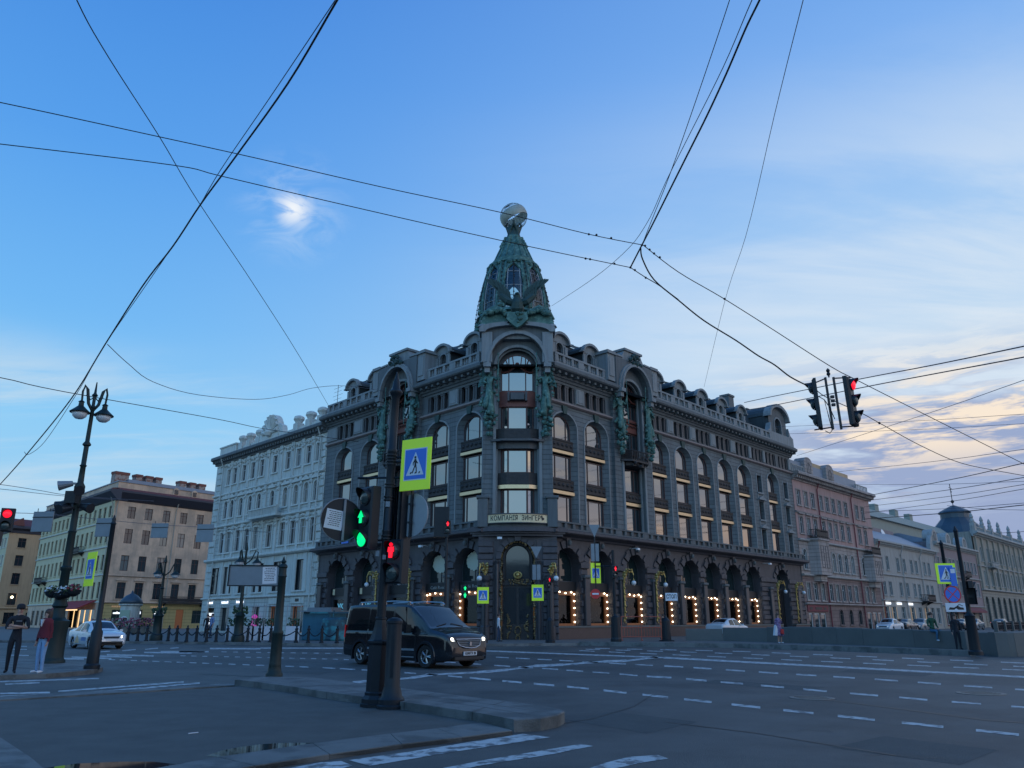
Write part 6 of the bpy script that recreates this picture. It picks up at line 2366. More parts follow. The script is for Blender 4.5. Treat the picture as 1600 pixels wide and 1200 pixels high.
RA = [(100, 1028), (160, 1030), (300, 1035.5), (500, 1043), (600, 1048.5), (700, 1056), (785, 1063.8), (905, 1074.5), (1020, 1087), (1165, 1103), (1340, 1121.8), (1560, 1144.5), (1700, 1160)]
for a, b in ((170, 180), (187, 197), (204, 214), (221, 231), (238, 249), (257, 268), (276, 287), (296, 307), (316, 327), (336, 347), (357, 368), (379, 390), (400, 413), (423, 436), (446, 459), (468, 482), (504, 524), (531, 555),
             (565, 577), (599, 612), (632, 650), (665, 684), (700, 722), (734, 767), (785, 815), (834, 866), (886, 920), (943, 979), (1004, 1044), (1069, 1112), (1143, 1188), (1224, 1271), (1309, 1367), (1409, 1474), (1525, 1592)):
    mquad(a, interp(RA, a), b, interp(RA, b), 1.2 + 2.2 * max(0, (a - 250) / 1300) + (0.6 if a > 700 else 0))
RB = [(600, 1030), (700, 1034.5), (772, 1039.6), (872, 1046), (960, 1052.3), (1010, 1056.7), (1049, 1058.8), (1161, 1068.5), (1292, 1080), (1449, 1093.5), (1533, 1100), (1700, 1113)]
for a, b in ((690, 712), (730, 752), (772, 797), (810, 833), (847, 872), (885, 911), (926, 952), (968, 996), (1010.5, 1049), (1072, 1104), (1126, 1161), (1189, 1225), (1255, 1292), (1328, 1372), (1405, 1449), (1487, 1533), (1580, 1625)):
    mquad(a, interp(RB, a), b, interp(RB, b), 1.9 if a < 1000 else 2.6)
RC = [(760, 1026), (860, 1031), (992, 1038.3), (1020, 1039.6), (1067, 1042), (1217, 1052), (1371, 1061.5), (1550, 1074.5), (1700, 1084)]
for a, b in ((775, 795), (806, 828), (840, 862), (874, 896), (910, 935), (952, 978), (992, 1020), (1038, 1067.5), (1083.6, 1111.7), (1134, 1164), (1185.6, 1216), (1244, 1275.6), (1302, 1335.6), (1366.7, 1403), (1434, 1470), (1506, 1550.5), (1586, 1620)):
    mquad(a, interp(RC, a), b, interp(RC, b), 1.5 if a < 1000 else 2.2)
for P, d0, g0, u0 in (([(905, 1016.5), (1322, 1035), (1700, 1051.5)], 24, 22, 905), ([(905, 1014), (1100, 1019.5), (1371, 1031), (1520, 1038), (1700, 1046)], 22, 24, 915), ([(905, 1012.5), (1150, 1017.5), (1600, 1036), (1700, 1040)], 22, 26, 930),
                      ([(280, 1024.5), (520, 1029.8), (690, 1036)], 8, 9, 282), ([(345, 1018.5), (520, 1020.9), (640, 1022)], 8, 10, 346), ([(540, 1016), (760, 1019.5)], 12, 10, 770)):
    u = u0
    while u < P[-1][0] - 5:
        s_ = 1 + max(0, (u - 900)) / 900
        e = u + d0 * s_
        mquad(u, interp(P, u), e, interp(P, e), 1.1 + 0.4 * (s_ - 1))
        u = e + g0 * s_
done('lane_marking')
for a, b, t in (((759, 1017), (1037, 1027.5), 1.9), ((1037, 1027.5), (1597, 1057.5), 2.7), ((1597, 1057.5), (1700, 1063), 3), ((280, 1018.5), (326, 1018.3), 2.2), ((328, 1013.3), (407, 1013.6), 2.4), ((407, 1012.6), (540, 1012.8), 1.8), ((0, 1065), (155, 1060), 2.0),
                ((8, 1069), (62, 1066.6), 2.2)):
    mquad(*a, *b, t)
zz_ = [(551, 1066), (580, 1064), (640, 1059.5), (677, 1054), (745, 1050.5), (794, 1046.5), (835, 1040.5), (880, 1038.5), (943, 1033.5), (979, 1032.5), (1028, 1026.5)]
for i, (a, b) in enumerate(zip(zz_[:-1], zz_[1:])):
    mquad(*a, *b, 2.6 if i % 2 else 3.8)
done('solid_line')
for a, b, t in (((0, 1083.5), (78, 1082), 2.6), ((0, 1088.5), (100, 1084.5), 2.6), ((91, 1080.3), (287, 1065.5), 2.2), ((112, 1084.4), (312, 1067.3), 2.3), ((215, 1079.3), (345, 1069.6), 2.2)):
    mquad(*a, *b, t)
for a, b, t in (((86, 1028.7), (131, 1029.6), 2.4), ((112, 1026.6), (174, 1029), 2.2), ((146, 1024.8), (206, 1027), 2.0), ((167, 1023), (240, 1024.8), 2.2), ((225, 1019.5), (300, 1020.2), 2.0), ((251, 1018), (320, 1018.4), 1.8), ((191, 1016.9), (212, 1014.8), 1.4),
                ((227, 1014.6), (247, 1012.6), 1.4), ((266, 1013), (279, 1012), 1.3), ((19, 1009.3), (42, 1010), 1.1), ((19, 1014.4), (42, 1014.7), 1.1), ((15, 1023.7), (45, 1024.2), 1.6), ((0, 1031.7), (42, 1032.4), 2.2), ((148, 1019), (172, 1017.6), 1.4)):
    mquad(*a, *b, t)
for p in ([(545, 1187.5), (640, 1174.5), (730, 1160), (817, 1146.5), (860, 1151.7), (800, 1161), (700, 1176), (578, 1196.7)],
          [(692, 1200), (760, 1187), (850, 1172), (907, 1162.3), (927, 1165.6), (893, 1172), (860, 1179), (800, 1188), (745, 1197), (700, 1207)],
          [(905, 1206), (945, 1192), (983, 1182.5), (1028, 1179.6), (1044, 1185), (1000, 1192), (956, 1202), (930, 1212)],
          [(430, 1204), (502, 1191), (533, 1189), (551, 1196), (500, 1210), (440, 1222)]):
    poly(p)
done('zebra_crossing')
# tar seams and patches in the asphalt
mk = MB()
for P in ([(880, 1130), (930, 1122), (990, 1104), (1020, 1085)], [(1240, 1088), (1330, 1098), (1440, 1112), (1540, 1125), (1640, 1132)], [(1040, 1128), (1180, 1145), (1400, 1180)], [(300, 1052), (500, 1062)]):
    for a, b in zip(P[:-1], P[1:]):
        mquad(*a, *b, 1.1)
tag(mk.build('road_seam', ['black']), kind='structure')

mk = MB()
for p in ([(880, 1124), (960, 1112), (1090, 1128), (1010, 1146)], [(1120, 1062), (1290, 1074), (1260, 1079.5), (1095, 1066.5)], [(1380, 1150), (1560, 1172), (1500, 1195), (1300, 1168)], [(430, 1047), (520, 1050), (500, 1054), (405, 1050)],
          [(640, 1041), (760, 1046), (740, 1049), (620, 1044)], [(1330, 1046), (1460, 1053), (1440, 1057), (1310, 1050)]):
    mk.add([G(u, v, .002) for u, v in p], [tuple(range(len(p)))])
tag(mk.build('road_patch', ['asphalt_patch']), kind='structure')
mk = MB()
rr = random.Random(21)
for P0 in ((1180, 1140), (960, 1080), (1500, 1110), (1350, 1180), (1060, 1052), (220, 1140), (150, 1110), (420, 1120), (640, 1135), (560, 1112)):
    u, v = P0
    zc = .047 if u < 700 else .004
    an = rr.uniform(-.5, .5)
    for q in range(9):
        du, dv = rr.uniform(8, 22), rr.uniform(-2.2, 2.8)
        a_, b_ = G(u, v, zc), G(u + du, v + dv, zc)
        c_ = (b_ - a_).cross(Vector((0, 0, 1))).normalized() * .006
        mk.add([a_ - c_, b_ - c_, b_ + c_, a_ + c_], [(0, 1, 2, 3)])
        u, v = u + du, v + dv
tag(mk.build('road_crack', ['black']), kind='structure')

for i, (u, v, hw) in enumerate(((1268.5, 1091, 33), (1532.5, 1083.8, 34))):
    c = G(u, v)
    r = hw / 1200 * (c.y * .956)
    k = MB()
    k.lathe([(r, 0), (r, 0.012), (r * .86, 0.016), (r * .82, .010), (r * .2, .012)], 28)
    for j in range(5):
        k.box(-r * .7, r * .7, -r * .6 + j * r * .3 - .01, -r * .6 + j * r * .3 + .01, .01, .018)
    tag(k.build('manhole_cover', ['iron_cover'], None, T(c.x, c.y, 0)), ['round iron manhole cover in the road, the left one of two', 'round iron manhole cover in the road near the right edge'][i], 'manhole cover', 'manhole covers in the road')
k = MB()
c = G(302, 1146, .05)
k.tube([c + Vector((-.045, -.05, .006)), c + Vector((.045, .05, .006))], 0.007, 6)
tag(k.build('cigarette_end', ['cloth_white']), 'thin white litter stick lying on the foreground asphalt', 'litter')

# granite parapets by the canal
def parapet(name, pts, h, label):
    r = thing(name, label, 'parapet', T(*pts[0]))
    for i in range(len(pts) - 1):
        a, b = pts[i] - pts[0], pts[i + 1] - pts[0]
        d = (b - a).normalized()
        nrm = Vector((-d.y, d.x, 0))
        n_ = max(1, round((b - a).length / 2.4))
        for j in range(n_):
            p, q = a.lerp(b, j / n_) + d * .008, a.lerp(b, (j + 1) / n_) - d * .008
            k = MB()
            hh = h[i] + (h[i + 1] - h[i]) * (j + .5) / n_
            k.add([p, q, q + nrm * .5, p + nrm * .5] + [v + Vector((0, 0, hh - .03)) for v in (p, q, q + nrm * .5, p + nrm * .5)] + [v + Vector((0, 0, hh)) for v in (p + nrm * .04, q + nrm * .04, q + nrm * .46, p + nrm * .46)],
                  [(0, 1, 5, 4), (1, 2, 6, 5), (2, 3, 7, 6), (3, 0, 4, 7), (4, 5, 9, 8), (5, 6, 10, 9), (6, 7, 11, 10), (7, 4, 8, 11), (8, 9, 10, 11)])
            k.build('granite_block', ['granite_grey'], r)
    return r


Z14 = .14
PA = [G(1072, 1001, Z14), G(1130, 1001.3, Z14), G(1200, 1003, Z14), G(1270, 1005.5, Z14), G(1350, 1008.5, Z14), G(1430, 1011.5, Z14), G(1512, 1015.5, Z14)]
PA = [p + Vector((0, 0, 0)) for p in PA]
parapet('canal_parapet', PA, [.72, .8, .9, .95, .9, .85, .85], 'long low grey granite parapet curving beside the pavement at the canal bridge')
PB = [G(1523, 1022.5), G(1560, 1026), G(1590, 1026), G(1680, 1024)]
parapet('canal_parapet', PB, [.95, .98, .98, .98], 'darker granite parapet at the right edge behind the second traffic light post')
# cast iron railing along the far quay
q0 = FR @ Vector((62, -14, 0))
q1 = FR @ Vector((135, -14, 0))
k = MB()
Lq = (q1 - q0).length
for i in range(int(Lq / 0.22)):
    x = i * .22
    k.box(x - .02, x + .02, -.02, .02, .1, 1.0)
for z in (.15, .75, 1.0):
    k.box(0, Lq, -.04, .04, z, z + .07)
for i in range(int(Lq / 4)):
    k.box(i * 4 - .2, i * 4 + .2, -.2, .2, 0, 1.2, 1)
d = (q1 - q0).normalized()
tag(k.build('quay_railing', ['cast_iron', 'granite_grey'], None, T(q0.x, q0.y, .14) @ RZ(math.degrees(math.atan2(d.y, d.x)))), 'dark cast iron railing along the far side of the canal', 'railing')

# ================================================================ street furniture
def lens(parent, m_, M, r=0.14, arrow=None):
    k = MB()
    if arrow == 'up':
        k.prism([(-.035, -.10), (-.035, .0), (-.085, .0), (0, .12), (.085, .0), (.035, .0), (.035, -.10)], -.012, 0)
        return k.build('lit_arrow', [m_], parent, M)
    if arrow == 'man':
        k.ball((0, -.008, .095), .034, 8)
        k.prism([(-.065, .055), (.065, .055), (.075, -.03), (.045, -.03), (.042, -.13), (-.042, -.13), (-.045, -.03), (-.075, -.03)], -.012, 0)
        return k.build('lit_man', [m_], parent, M)
    k.lathe([(r, 0), (r * .97, .012), (r * .8, .030), (r * .4, .045), (0.01, .05)], 18)
    return k.build('lens', [m_], parent, M @ RX(90))


def visor(k, z, r, ln, y0):
    n_ = 14
    vs = []
    for j, (yy, cut) in enumerate(((y0, 0.0), (y0 - ln, 0.35))):
        for i in range(n_ + 1):
            a = math.radians(-50 + 280 * i / n_)
            top_ = max(0, math.sin(a))
            yy2 = y0 if j == 0 else y0 - ln * (0.12 + 0.88 * max(0.0, math.sin(a) * .75 + .25) ** 1.1)
            vs.append((r * math.cos(a), yy2, z + r * math.sin(a)))
    k.add(vs, [(i, i + 1, n_ + 2 + i, n_ + 1 + i) for i in range(n_)])


def tl_head(parent, M, lenses, r=0.15, name='signal_head', dpt=0.2):
    """lenses from the top down: (material, shape)"""
    p = r * 2 + .09
    n_ = len(lenses)
    k = MB()
    H_ = p * n_
    k.bbox(-r - .05, r + .05, 0, dpt, 0, H_, .03)
    for i in range(n_):
        z = H_ - p * (i + .5)
        visor(k, z, r * 1.05, r * 1.35, 0.0)
        k.lathe([(r * 1.1, 0), (r * 1.1, .02)], 16, (0, 0, 0))
        m_ = 32
        k.v[-m_:] = [(a, -c, z + b) for a, b, c in k.v[-m_:]]
    o = k.build(name, ['housing'], parent, M)
    for i, (mm, sh) in enumerate(lenses):
        z = H_ - p * (i + .5)
        lens(o, mm if sh is None else 'lens_off', T(0, -.022, z), r * .95)
        if sh:
            lens(o, mm, T(0, -.075, z) @ Matrix.Scale(r / .15 * 1.05, 4), r, sh)
    return o


def ped_sign(parent, M, wd=0.7, ht=0.95, stripes=True):
    k = MB()
    k.bbox(0, wd, 0, .02, 0, ht, .004)
    b_ = k.build('sign_board', ['sign_yellow'], parent, M)
    s = wd * .70
    x0, z0 = (wd - s) / 2, (ht - s * 1.12) / 2
    k = MB()
    k.box(x0 - .02, x0 + s + .02, -.004, 0, z0 - .02, z0 + s * 1.12 + .02, 1)
    k.box(x0, x0 + s, -.007, -.004, z0, z0 + s * 1.12, 0)
    k.prism([(x0 + .04, z0 + s * .14), (wd / 2, z0 + s * 1.02), (x0 + s - .04, z0 + s * .14)], -.010, -.007, 1)
    c = wd / 2
    zb = z0 + s * .2
    u = s / .49
    fig = lambda pts: k.prism([(c + x * u, zb + z * u) for x, z in pts], -.013, -.010, 2)
    k.lathe([(.024 * u, 0), (.024 * u, .003)], 12, (0, 0, 0), 2)
    k.v[-24:] = [(c + a, -.011 - cc_, zb + .30 * u + bb_) for a, bb_, cc_ in k.v[-24:]]
    fig([(-.02, .27), (.022, .27), (.03, .15), (-.012, .15)])
    fig([(-.015, .26), (-.055, .20), (-.05, .15), (-.035, .15), (-.035, .195), (.0, .235)])
    fig([(.02, .255), (.05, .21), (.07, .19), (.06, .18), (.035, .195), (.015, .22)])
    fig([(-.01, .16), (.015, .15), (-.045, .01), (-.072, .01)])
    fig([(.0, .16), (.028, .16), (.045, .09), (.05, .01), (.025, .01), (.022, .085)])
    if stripes:
        for q in (-.115, -.005, .085):
            fig([(q, .0), (q + .03, .0), (q + .045, .032), (q + .018, .032)])
    k.build('crossing_symbol', ['sign_blue', 'sign_white', 'sign_black'], b_)
    return b_


def clamp(k, z, r=.12):
    for q in (-.03, 0.03):
        k.lathe([(r, 0), (r + .012, .005), (r + .012, .03), (r, .035)], 12, (0, 0, z + q))


def notice(parent, M, wd, ht, seed=1):
    k = MB()
    k.box(0, wd, -.003, 0, 0, ht)
    o = k.build('notice', ['paper'], parent, M)
    rr = random.Random(seed)
    k = MB()
    n_ = 8
    for i in range(n_):
        z = ht * (0.88 - .8 * i / n_)
        x = wd * rr.uniform(.1, .25)
        while x < wd * .82:
            l_ = wd * rr.uniform(.06, .16)
            k.box(x, min(x + l_, wd * .9), -.005, -.003, z, z + ht * .035)
            x += l_ + wd * .03
    k.build('print', ['letters_dark'], o)
    return o


# --- the main signal mast in front ---
bp = G(580, 1104, .045)
LEAN = RY(1.1)
MP = T(bp.x + .07, bp.y, .045)
mast = thing('traffic_light_post', 'dark cast iron mast with green and red signals and a yellow crossing sign', 'traffic light', MP @ LEAN)
k = MB()
oc = 8
a8 = math.pi / 8
k.lathe([(.27, 0), (.27, .05), (.25, .06), (.25, .13), (.20, .19), (.205, .23), (.185, .25), (.185, 1.02), (.20, 1.03), (.215, 1.06), (.215, 1.09), (.185, 1.11), (.15, 1.2), (.115, 1.32), (.095, 1.45), (.105, 1.46), (.105, 1.49), (.085, 1.5)],
        oc, (0, 0, 0), a0=a8)
k.build('base', ['cast_iron'], mast)
k = MB()
k.lathe([(.083, 1.49), (.083, 3.0), (.09, 3.02), (.09, 3.05), (.083, 3.06), (.083, 4.5), (.095, 4.52), (.095, 4.58), (.08, 4.6), (.078, 5.6), (.09, 5.62), (.105, 5.67), (.13, 5.70), (.13, 5.74), (.08, 5.79), (.065, 5.95), (.035, 6.02), (.015, 6.15)], 12)
clamp(k, 4.42, .09)
clamp(k, 4.30, .09)
clamp(k, 3.86, .09)
clamp(k, 3.62, .09)
clamp(k, 2.9, .09)
k.build('mast', ['cast_iron'], mast, auto=40)
k = MB()
k.tube([(.21, .02, 2.4), (.21, .02, 4.4)], .035, 8)
k.tube([(-.62, 0, 4.02), (.55, 0.02, 4.05)], .022, 6)
k.tube([(-.55, 0, 2.86), (.5, 0.02, 2.86)], .022, 6)
k.tube([(.0, .0, 4.42), (.5, -.05, 4.44)], .02, 6)
k.tube([(.0, .0, 4.34), (.45, -.05, 4.34)], .02, 6)
for i in range(5):
    k.tube([(.05 + .1 * math.cos(i), .08, 2.7), (.13, .12, 3.1 + i * .05), (.03 + .05 * i, .1, 3.9)], .008, 4)
k.build('bracket', ['cast_iron'], mast)
yaw = RZ(-46)
tl_head(mast, T(-.43, -.05, 2.68) @ yaw, [('lens_off', None), ('lens_green', 'up'), ('lens_green', None)], .15)
h = tl_head(mast, T(.19, -.22, 2.08) @ RZ(-38), [('lens_red', 'man'), ('lens_off', None)], .15)
tl_head(mast, T(.30, .15, 2.7) @ RZ(128), [('lens_off', None)] * 3, .15)
ped_sign(mast, T(.20, -.10, 3.76) @ RZ(-33), .72, .98)
k = MB()
k.tube([(0, 0, 0), (0, .02, 0)], .40, 28)
rb = k.build('round_sign', ['galv'], mast, T(.47, -.12, 3.32) @ RZ(-38))
k = MB()
k.box(-.02, .02, -.05, -.001, -.42, .46)
for z in (-.16, .18):
    k.box(-.05, .05, -.065, -.03, z, z + .04)
k.build('sign_clamp', ['housing'], rb)
k = MB()
k.tube([(0, 0, 0), (0, .02, 0)], .40, 28)
lb = k.build('round_sign', ['cast_iron'], mast, T(-.86, -.02, 3.22) @ RZ(30))
k = MB()
k.tube([(.40 * math.cos(t_ * .2244), -.001, .40 * math.sin(t_ * .2244)) for t_ in range(28)], .012, 5, close=True)
k.box(.02, .06, -.04, -.001, -.38, .38)
k.build('sign_rim', ['grey_metal'], lb)
notice(lb, T(-.33, -.006, -.16) @ RY(7), .34, .36, 3)
for c_, d_ in (((.0, -.09, 3.52), (.08, .03, .10)), ((.0, -.09, 2.55), (.06, .03, .08)), ((-.14, -.02, 2.62), (.07, .03, .10))):
    k = MB()
    k.cbox(c_, d_)
    k.build('small_tag', ['grey_metal'], mast)

# stubby post next to it
p2 = G(611, 1107, .045)
st_ = thing('stub_post', 'short thick dark iron post with flanged foot right of the traffic light mast', 'post', T(p2.x, p2.y, .045))
k = MB()
k.lathe([(.25, 0), (.25, .05), (.225, .07), (.225, .15), (.18, .2), (.165, .28), (.155, .30), (.15, .33), (.136, .36), (.133, 1.38), (.145, 1.39), (.145, 1.43), (.11, 1.47), (.04, 1.49)], 20)
k.build('post', ['cast_iron'], st_, auto=40)
k = MB()
k.box(-.03, .03, -.140, -.128, .5, 1.2)
k.build('hatch', ['cast_iron'], st_)

# --- middle post with the blank board ---
p3 = G(428, 1058, .12)
mp = thing('sign_post', 'fluted iron post on the island carrying the back of a long board with a notice', 'sign post', T(p3.x, p3.y, .1) @ Matrix.Scale(.94, 4))
k = MB()
k.lathe([(.225, 0), (.225, .1), (.185, .15), (.16, .3), (.165, .33), (.155, .36), (.145, 1.1), (.155, 1.12), (.155, 1.17), (.115, 1.22), (.10, 2.6), (.12, 2.63), (.10, 2.7), (.095, 2.85), (.125, 2.88), (.11, 2.93), (.05, 2.98), (.075, 3.03), (.04, 3.08), (.01, 3.17)], 14)
k.build('post', ['green_iron'], mp, auto=40)
k = MB()
k.bbox(-1.42, -.10, -.02, .02, 2.36, 2.92, .01)
sb = k.build('board', ['grey_metal'], mp, RZ(8))
k = MB()
for z in (2.36, 2.90):
    k.box(-1.44, .1, -.05, .03, z, z + .03)
k.box(-1.44, -1.41, -.05, .03, 2.36, 2.92)
k.build('board_frame', ['housing'], sb)
notice(sb, T(-.52, -.024, 2.42) @ RY(-3), .38, .46, 5)

# --- left sign post ---
p4 = G(143, 1045, .12)
lpst = thing('sign_post', 'slim dark iron post at the left kerb with a yellow crossing sign', 'sign post', T(p4.x, p4.y, .1))
k = MB()
k.lathe([(.22, 0), (.22, .12), (.17, .17), (.16, 1.05), (.12, 1.12), (.10, 1.3), (.075, 1.35), (.07, 4.2), (.09, 4.23), (.05, 4.3), (.06, 4.36), (.01, 4.5)], 12)
k.build('post', ['cast_iron'], lpst, auto=40)
ped_sign(lpst, T(-.62, -.03, 2.35) @ RZ(-42), .70, 1.0)

# --- ornate street lamp on the left ---
p5 = G(79, 1036, .12)
lamp = thing('street_lamp', 'tall ornate twin lantern street lamp with flower baskets and spotlights at the left', 'street lamp', T(p5.x, p5.y, .1) @ Matrix.Scale(.93, 4))
k = MB()
k.lathe([(.46, 0), (.46, .1), (.41, .16), (.38, .22), (.37, .9), (.38, 1.2), (.41, 1.4), (.41, 1.46), (.28, 1.52), (.22, 1.6), (.20, 1.9), (.27, 1.98), (.22, 2.1), (.17, 2.3)], 18)
k.build('base', ['green_iron'], lamp, auto=40)
k = MB()
k.lathe([(.16, 2.25), (.15, 3.2), (.19, 3.25), (.19, 3.35), (.145, 3.4), (.13, 4.6), (.15, 4.65), (.12, 4.7), (.115, 6.1), (.18, 6.2), (.19, 6.35), (.11, 6.5), (.095, 7.1), (.13, 7.15), (.09, 7.2), (.088, 7.9), (.15, 7.95), (.15, 8.0), (.08, 8.1), (.07, 9.4), (.11, 9.45), (.06, 9.55),
         (.06, 9.9), (.12, 9.95), (.05, 10.05), (.02, 10.5)], 14)
k.build('pole', ['green_iron'], lamp, auto=40)
for sx in (-1, 1):
    k = MB()
    k.tube([(0, 0, 9.3), (sx * .18, 0, 9.6), (sx * .28, 0, 10.15), (sx * .38, 0, 10.3), (sx * .44, 0, 10.05), (sx * .42, 0, 9.7)], [.05, .06, .06, .05, .04, .04], 7)
    k.tube([(0, 0, 9.9), (sx * .14, 0, 9.75), (sx * .22, 0, 9.95), (sx * .3, 0, 9.9)], .03, 5)
    k.build('arm', ['green_iron'], lamp, RZ(40))
    k = MB()
    k.lathe([(.36, 0), (.37, .03), (.20, .18), (.10, .28), (.09, .42), (.12, .44), (.05, .5)], 16)
    hd = k.build('lantern_cap', ['green_iron'], lamp, RZ(40) @ T(sx * .42, 0, 9.18), auto=40)
    k = MB()
    k.lathe([(.02, -.26), (.14, -.23), (.24, -.14), (.29, 0.0)], 16)
    k.build('lantern_glass', ['lamp_globe'], hd, smooth=True)
for i, (an, z) in enumerate(((200, 6.45), (250, 5.5), (-20, 5.6), (190, 5.7), (300, 6.2))):
    k = MB()
    k.box(-.09, .09, .12, .3, -.03, .03)
    k.tube([(0, .25, 0), (0, .72, -.12)], [.10, .19], 12)
    k.build('spotlight', ['housing' if i else 'grey_metal'], lamp, T(0, 0, z) @ RZ(an - 90) )
k = MB()
k.cbox((-.1, -.2, 5.9), (.4, .35, .45))
k.build('control_box', ['cast_iron'], lamp)
for sx, z, fm in ((-1, 2.45, 'petal_white'), (1, 2.45, 'petal_white'), (1.9, 2.5, 'petal_red'), (0.1, 2.4, 'petal_white')):
    k = MB()
    rr = random.Random(int(sx * 10))
    k.lathe([(.08, 0), (.22, .1), (.26, .24)], 12, (sx * .26, -.16, z - .2))
    bk = k.build('flower_basket', ['cast_iron'], lamp)
    k = MB()
    for i in range(90):
        an, rd = rr.uniform(0, 6.28), rr.uniform(0, .28)
        c = Vector((sx * .26 + rd * math.cos(an), -.16 + rd * math.sin(an), z + .04 + rr.uniform(-.1, .22) * (1 - rd)))
        s_ = rr.uniform(.03, .06)
        n1 = Vector((rr.uniform(-1, 1), rr.uniform(-1, 1), rr.uniform(-1, 1))).normalized() * s_
        n2 = n1.orthogonal().normalized() * s_
        k.add([c - n1, c - n2, c + n1, c + n2], [(0, 1, 2, 3)], 1 if rr.random() < .4 else 0)
    k.build('flowers', ['leaf', fm], bk)

# --- posts on the right by the canal ---
p6 = G(1525, 1022, .14)
rp_ = thing('traffic_light_post', 'dark iron post near the right edge with small side facing signal heads', 'traffic light', T(p6.x, p6.y, .1))
k = MB()
k.lathe([(.27, 0), (.27, .14), (.21, .2), (.19, 1.5), (.21, 1.55), (.15, 1.6), (.10, 1.7), (.09, 1.8), (.075, 5.0), (.10, 5.05), (.07, 5.12), (.02, 5.25)], 12)
k.build('post', ['cast_iron'], rp_, auto=40)
tl_head(rp_, T(.32, 0, 2.3) @ RZ(78), [('lens_off', None)] * 2, .12)
tl_head(rp_, T(.05, -.2, 2.0) @ RZ(170), [('lens_off', None)] * 2, .12)
q = AT(1490, 990, 39.5)
rs = thing('sign_post', 'iron post behind the sitting man with crossing, no stopping and tow truck signs', 'sign post', T(q.x + .1, q.y, .14))
k = MB()
k.lathe([(.22, 0), (.22, .1), (.17, .2), (.15, 1.0), (.09, 1.15), (.075, 5.0), (.1, 5.03), (.02, 5.2)], 12)
k.build('post', ['cast_iron'], rs, auto=40)
ped_sign(rs, T(-.55, -.12, 3.05), 1.0, 1.0)
k = MB()
k.box(0.1, .40, -.02, 0, 0, .9)
k.box(.14, .36, -.026, -.02, .62, .82, 1)
k.build('crossing_plate', ['sign_blue', 'sign_white'], rs, T(.0, -.155, 2.95))
k = MB()
k.tube([(0, 0, 0), (0, .02, 0)], .42, 26, 0)
k.tube([(0, -.004, 0), (0, 0, 0)], .355, 26, 1)
for sx in (-1, 1):
    k.prism([(-.26 * sx - .03, -.26), (-.26 * sx + .03, -.26), (.26 * sx + .03, .26), (.26 * sx - .03, .26)], -.008 - (.001 if sx > 0 else 0), -.004, 0)
k.build('no_stopping_sign', ['sign_red', 'sign_blue'], rs, T(.1, -.12, 2.55))
k = MB()
k.box(-.5, .5, -.02, 0, 0, .42, 0)
k.prism([(-.38, .1), (-.3, .22), (-.1, .2), (.1, .3), (.2, .22), (.36, .2), (.38, .1), (.1, .1), (.0, .17), (-.1, .1)], -.024, -.02, 1)
k.tube([(-.05, -.022, .18), (.18, -.022, .36), (.34, -.022, .28)], .016, 4, 1)
k.build('tow_truck_plate', ['sign_white', 'sign_black'], rs, T(.15, -.12, 1.72))

# --- hanging signals on the right ---
hc = AT(1303, 628, 12.6)
hl_ = thing('hanging_traffic_light', 'pair of black traffic lights hung from wires at the right, one showing red', 'traffic light', T(hc.x, hc.y, hc.z) @ RY(-1.5))
k = MB()
for x in (-.085, .055):
    k.box(x - .014, x + .014, -.02, .02, -.48, .44)
for z in (-.46, .40):
    k.tube([(-.40, 0, z - .02 if z < 0 else z - .10), (-.085, 0, z + .02)], .012, 6)
    k.tube([(.055, 0, z + .02), (.36, 0, z + .03)], .012, 6)
k.tube([(-.02, 0, .44), (-.02, 0, .60)], .014, 6)
for z in (.50, .56):
    k.ball((-.02, 0, z), .035, 8)
for z in (0.02, -.05, .09):
    k.cbox((-.015, 0, z), (.055, .05, .045))
k.build('hanger', ['housing'], hl_)
k = MB()
k.tube([(-.30, -.03, .12), (-.18, -.05, .03), (-.15, -.05, -.25), (-.12, -.04, -.5), (-.16, -.03, -.55), (-.22, 0, -.5)], .008, 5)
k.tube([(-.18, -.05, .03), (-.10, -.03, -.1), (-.03, 0, -.3)], .008, 5)
k.build('loose_cable', ['cable'], hl_)
h1 = tl_head(hl_, T(-.33, 0, -.46) @ RZ(-112), [('lens_off', None)] * 3, .097, dpt=.07)
h2 = tl_head(hl_, T(.33, -.02, -.42) @ RZ(52), [('lens_red', None), ('lens_off', None), ('lens_off', None)], .097, dpt=.09)

# --- the small red signal at the left edge ---
q = AT(8, 822, 22)
k0 = thing('hanging_traffic_light', 'traffic light with a red lens cut off by the left edge', 'traffic light', T(q.x, q.y, q.z))
tl_head(k0, T(.0, 0, -.15) @ RZ(25), [('lens_red', None), ('lens_off', None)], .12)
tl_head(k0, T(-.3, 0, -.55) @ RZ(-40), [('lens_off', None)] * 2, .12)

# --- blank plates hung on the wires at the left ---
for i, (u, v, wd, ht, yy, lab) in enumerate(((66, 815, .85, .78, 30, 'grey back of a square plate hanging left of the big lamp post'),
                                             (164, 824, .85, .78, 33, 'grey back of a square plate hanging above the left crossing sign post'),
                                             (249, 829, .95, .78, 42, 'grey back of a square plate hanging before the tan building, the middle one'),
                                             (320, 833, .95, .95, 42, 'grey back of a square plate hanging at the edge of the white building'))):
    c = AT(u, v, yy)
    k = MB()
    k.bbox(-wd / 2, wd / 2, 0, .03, -ht / 2, ht / 2, .01, 0)
    k.box(-wd / 2, wd / 2, .03, .05, ht * .2, ht * .26, 1)
    k.box(-wd / 2, wd / 2, -.02, 0, ht * .2, ht * .24, 1)
    k.tube([(-wd * .3, 0, ht / 2), (-wd * .3, 0, ht / 2 + .12)], .015, 5, 1)
    k.tube([(wd * .3, 0, ht / 2), (wd * .3, 0, ht / 2 + .12)], .015, 5, 1)
    tag(k.build('hanging_plate', ['grey_metal', 'housing'], None, T(*c) @ RZ(-6)), lab, 'sign', 'plates hung on the wires')

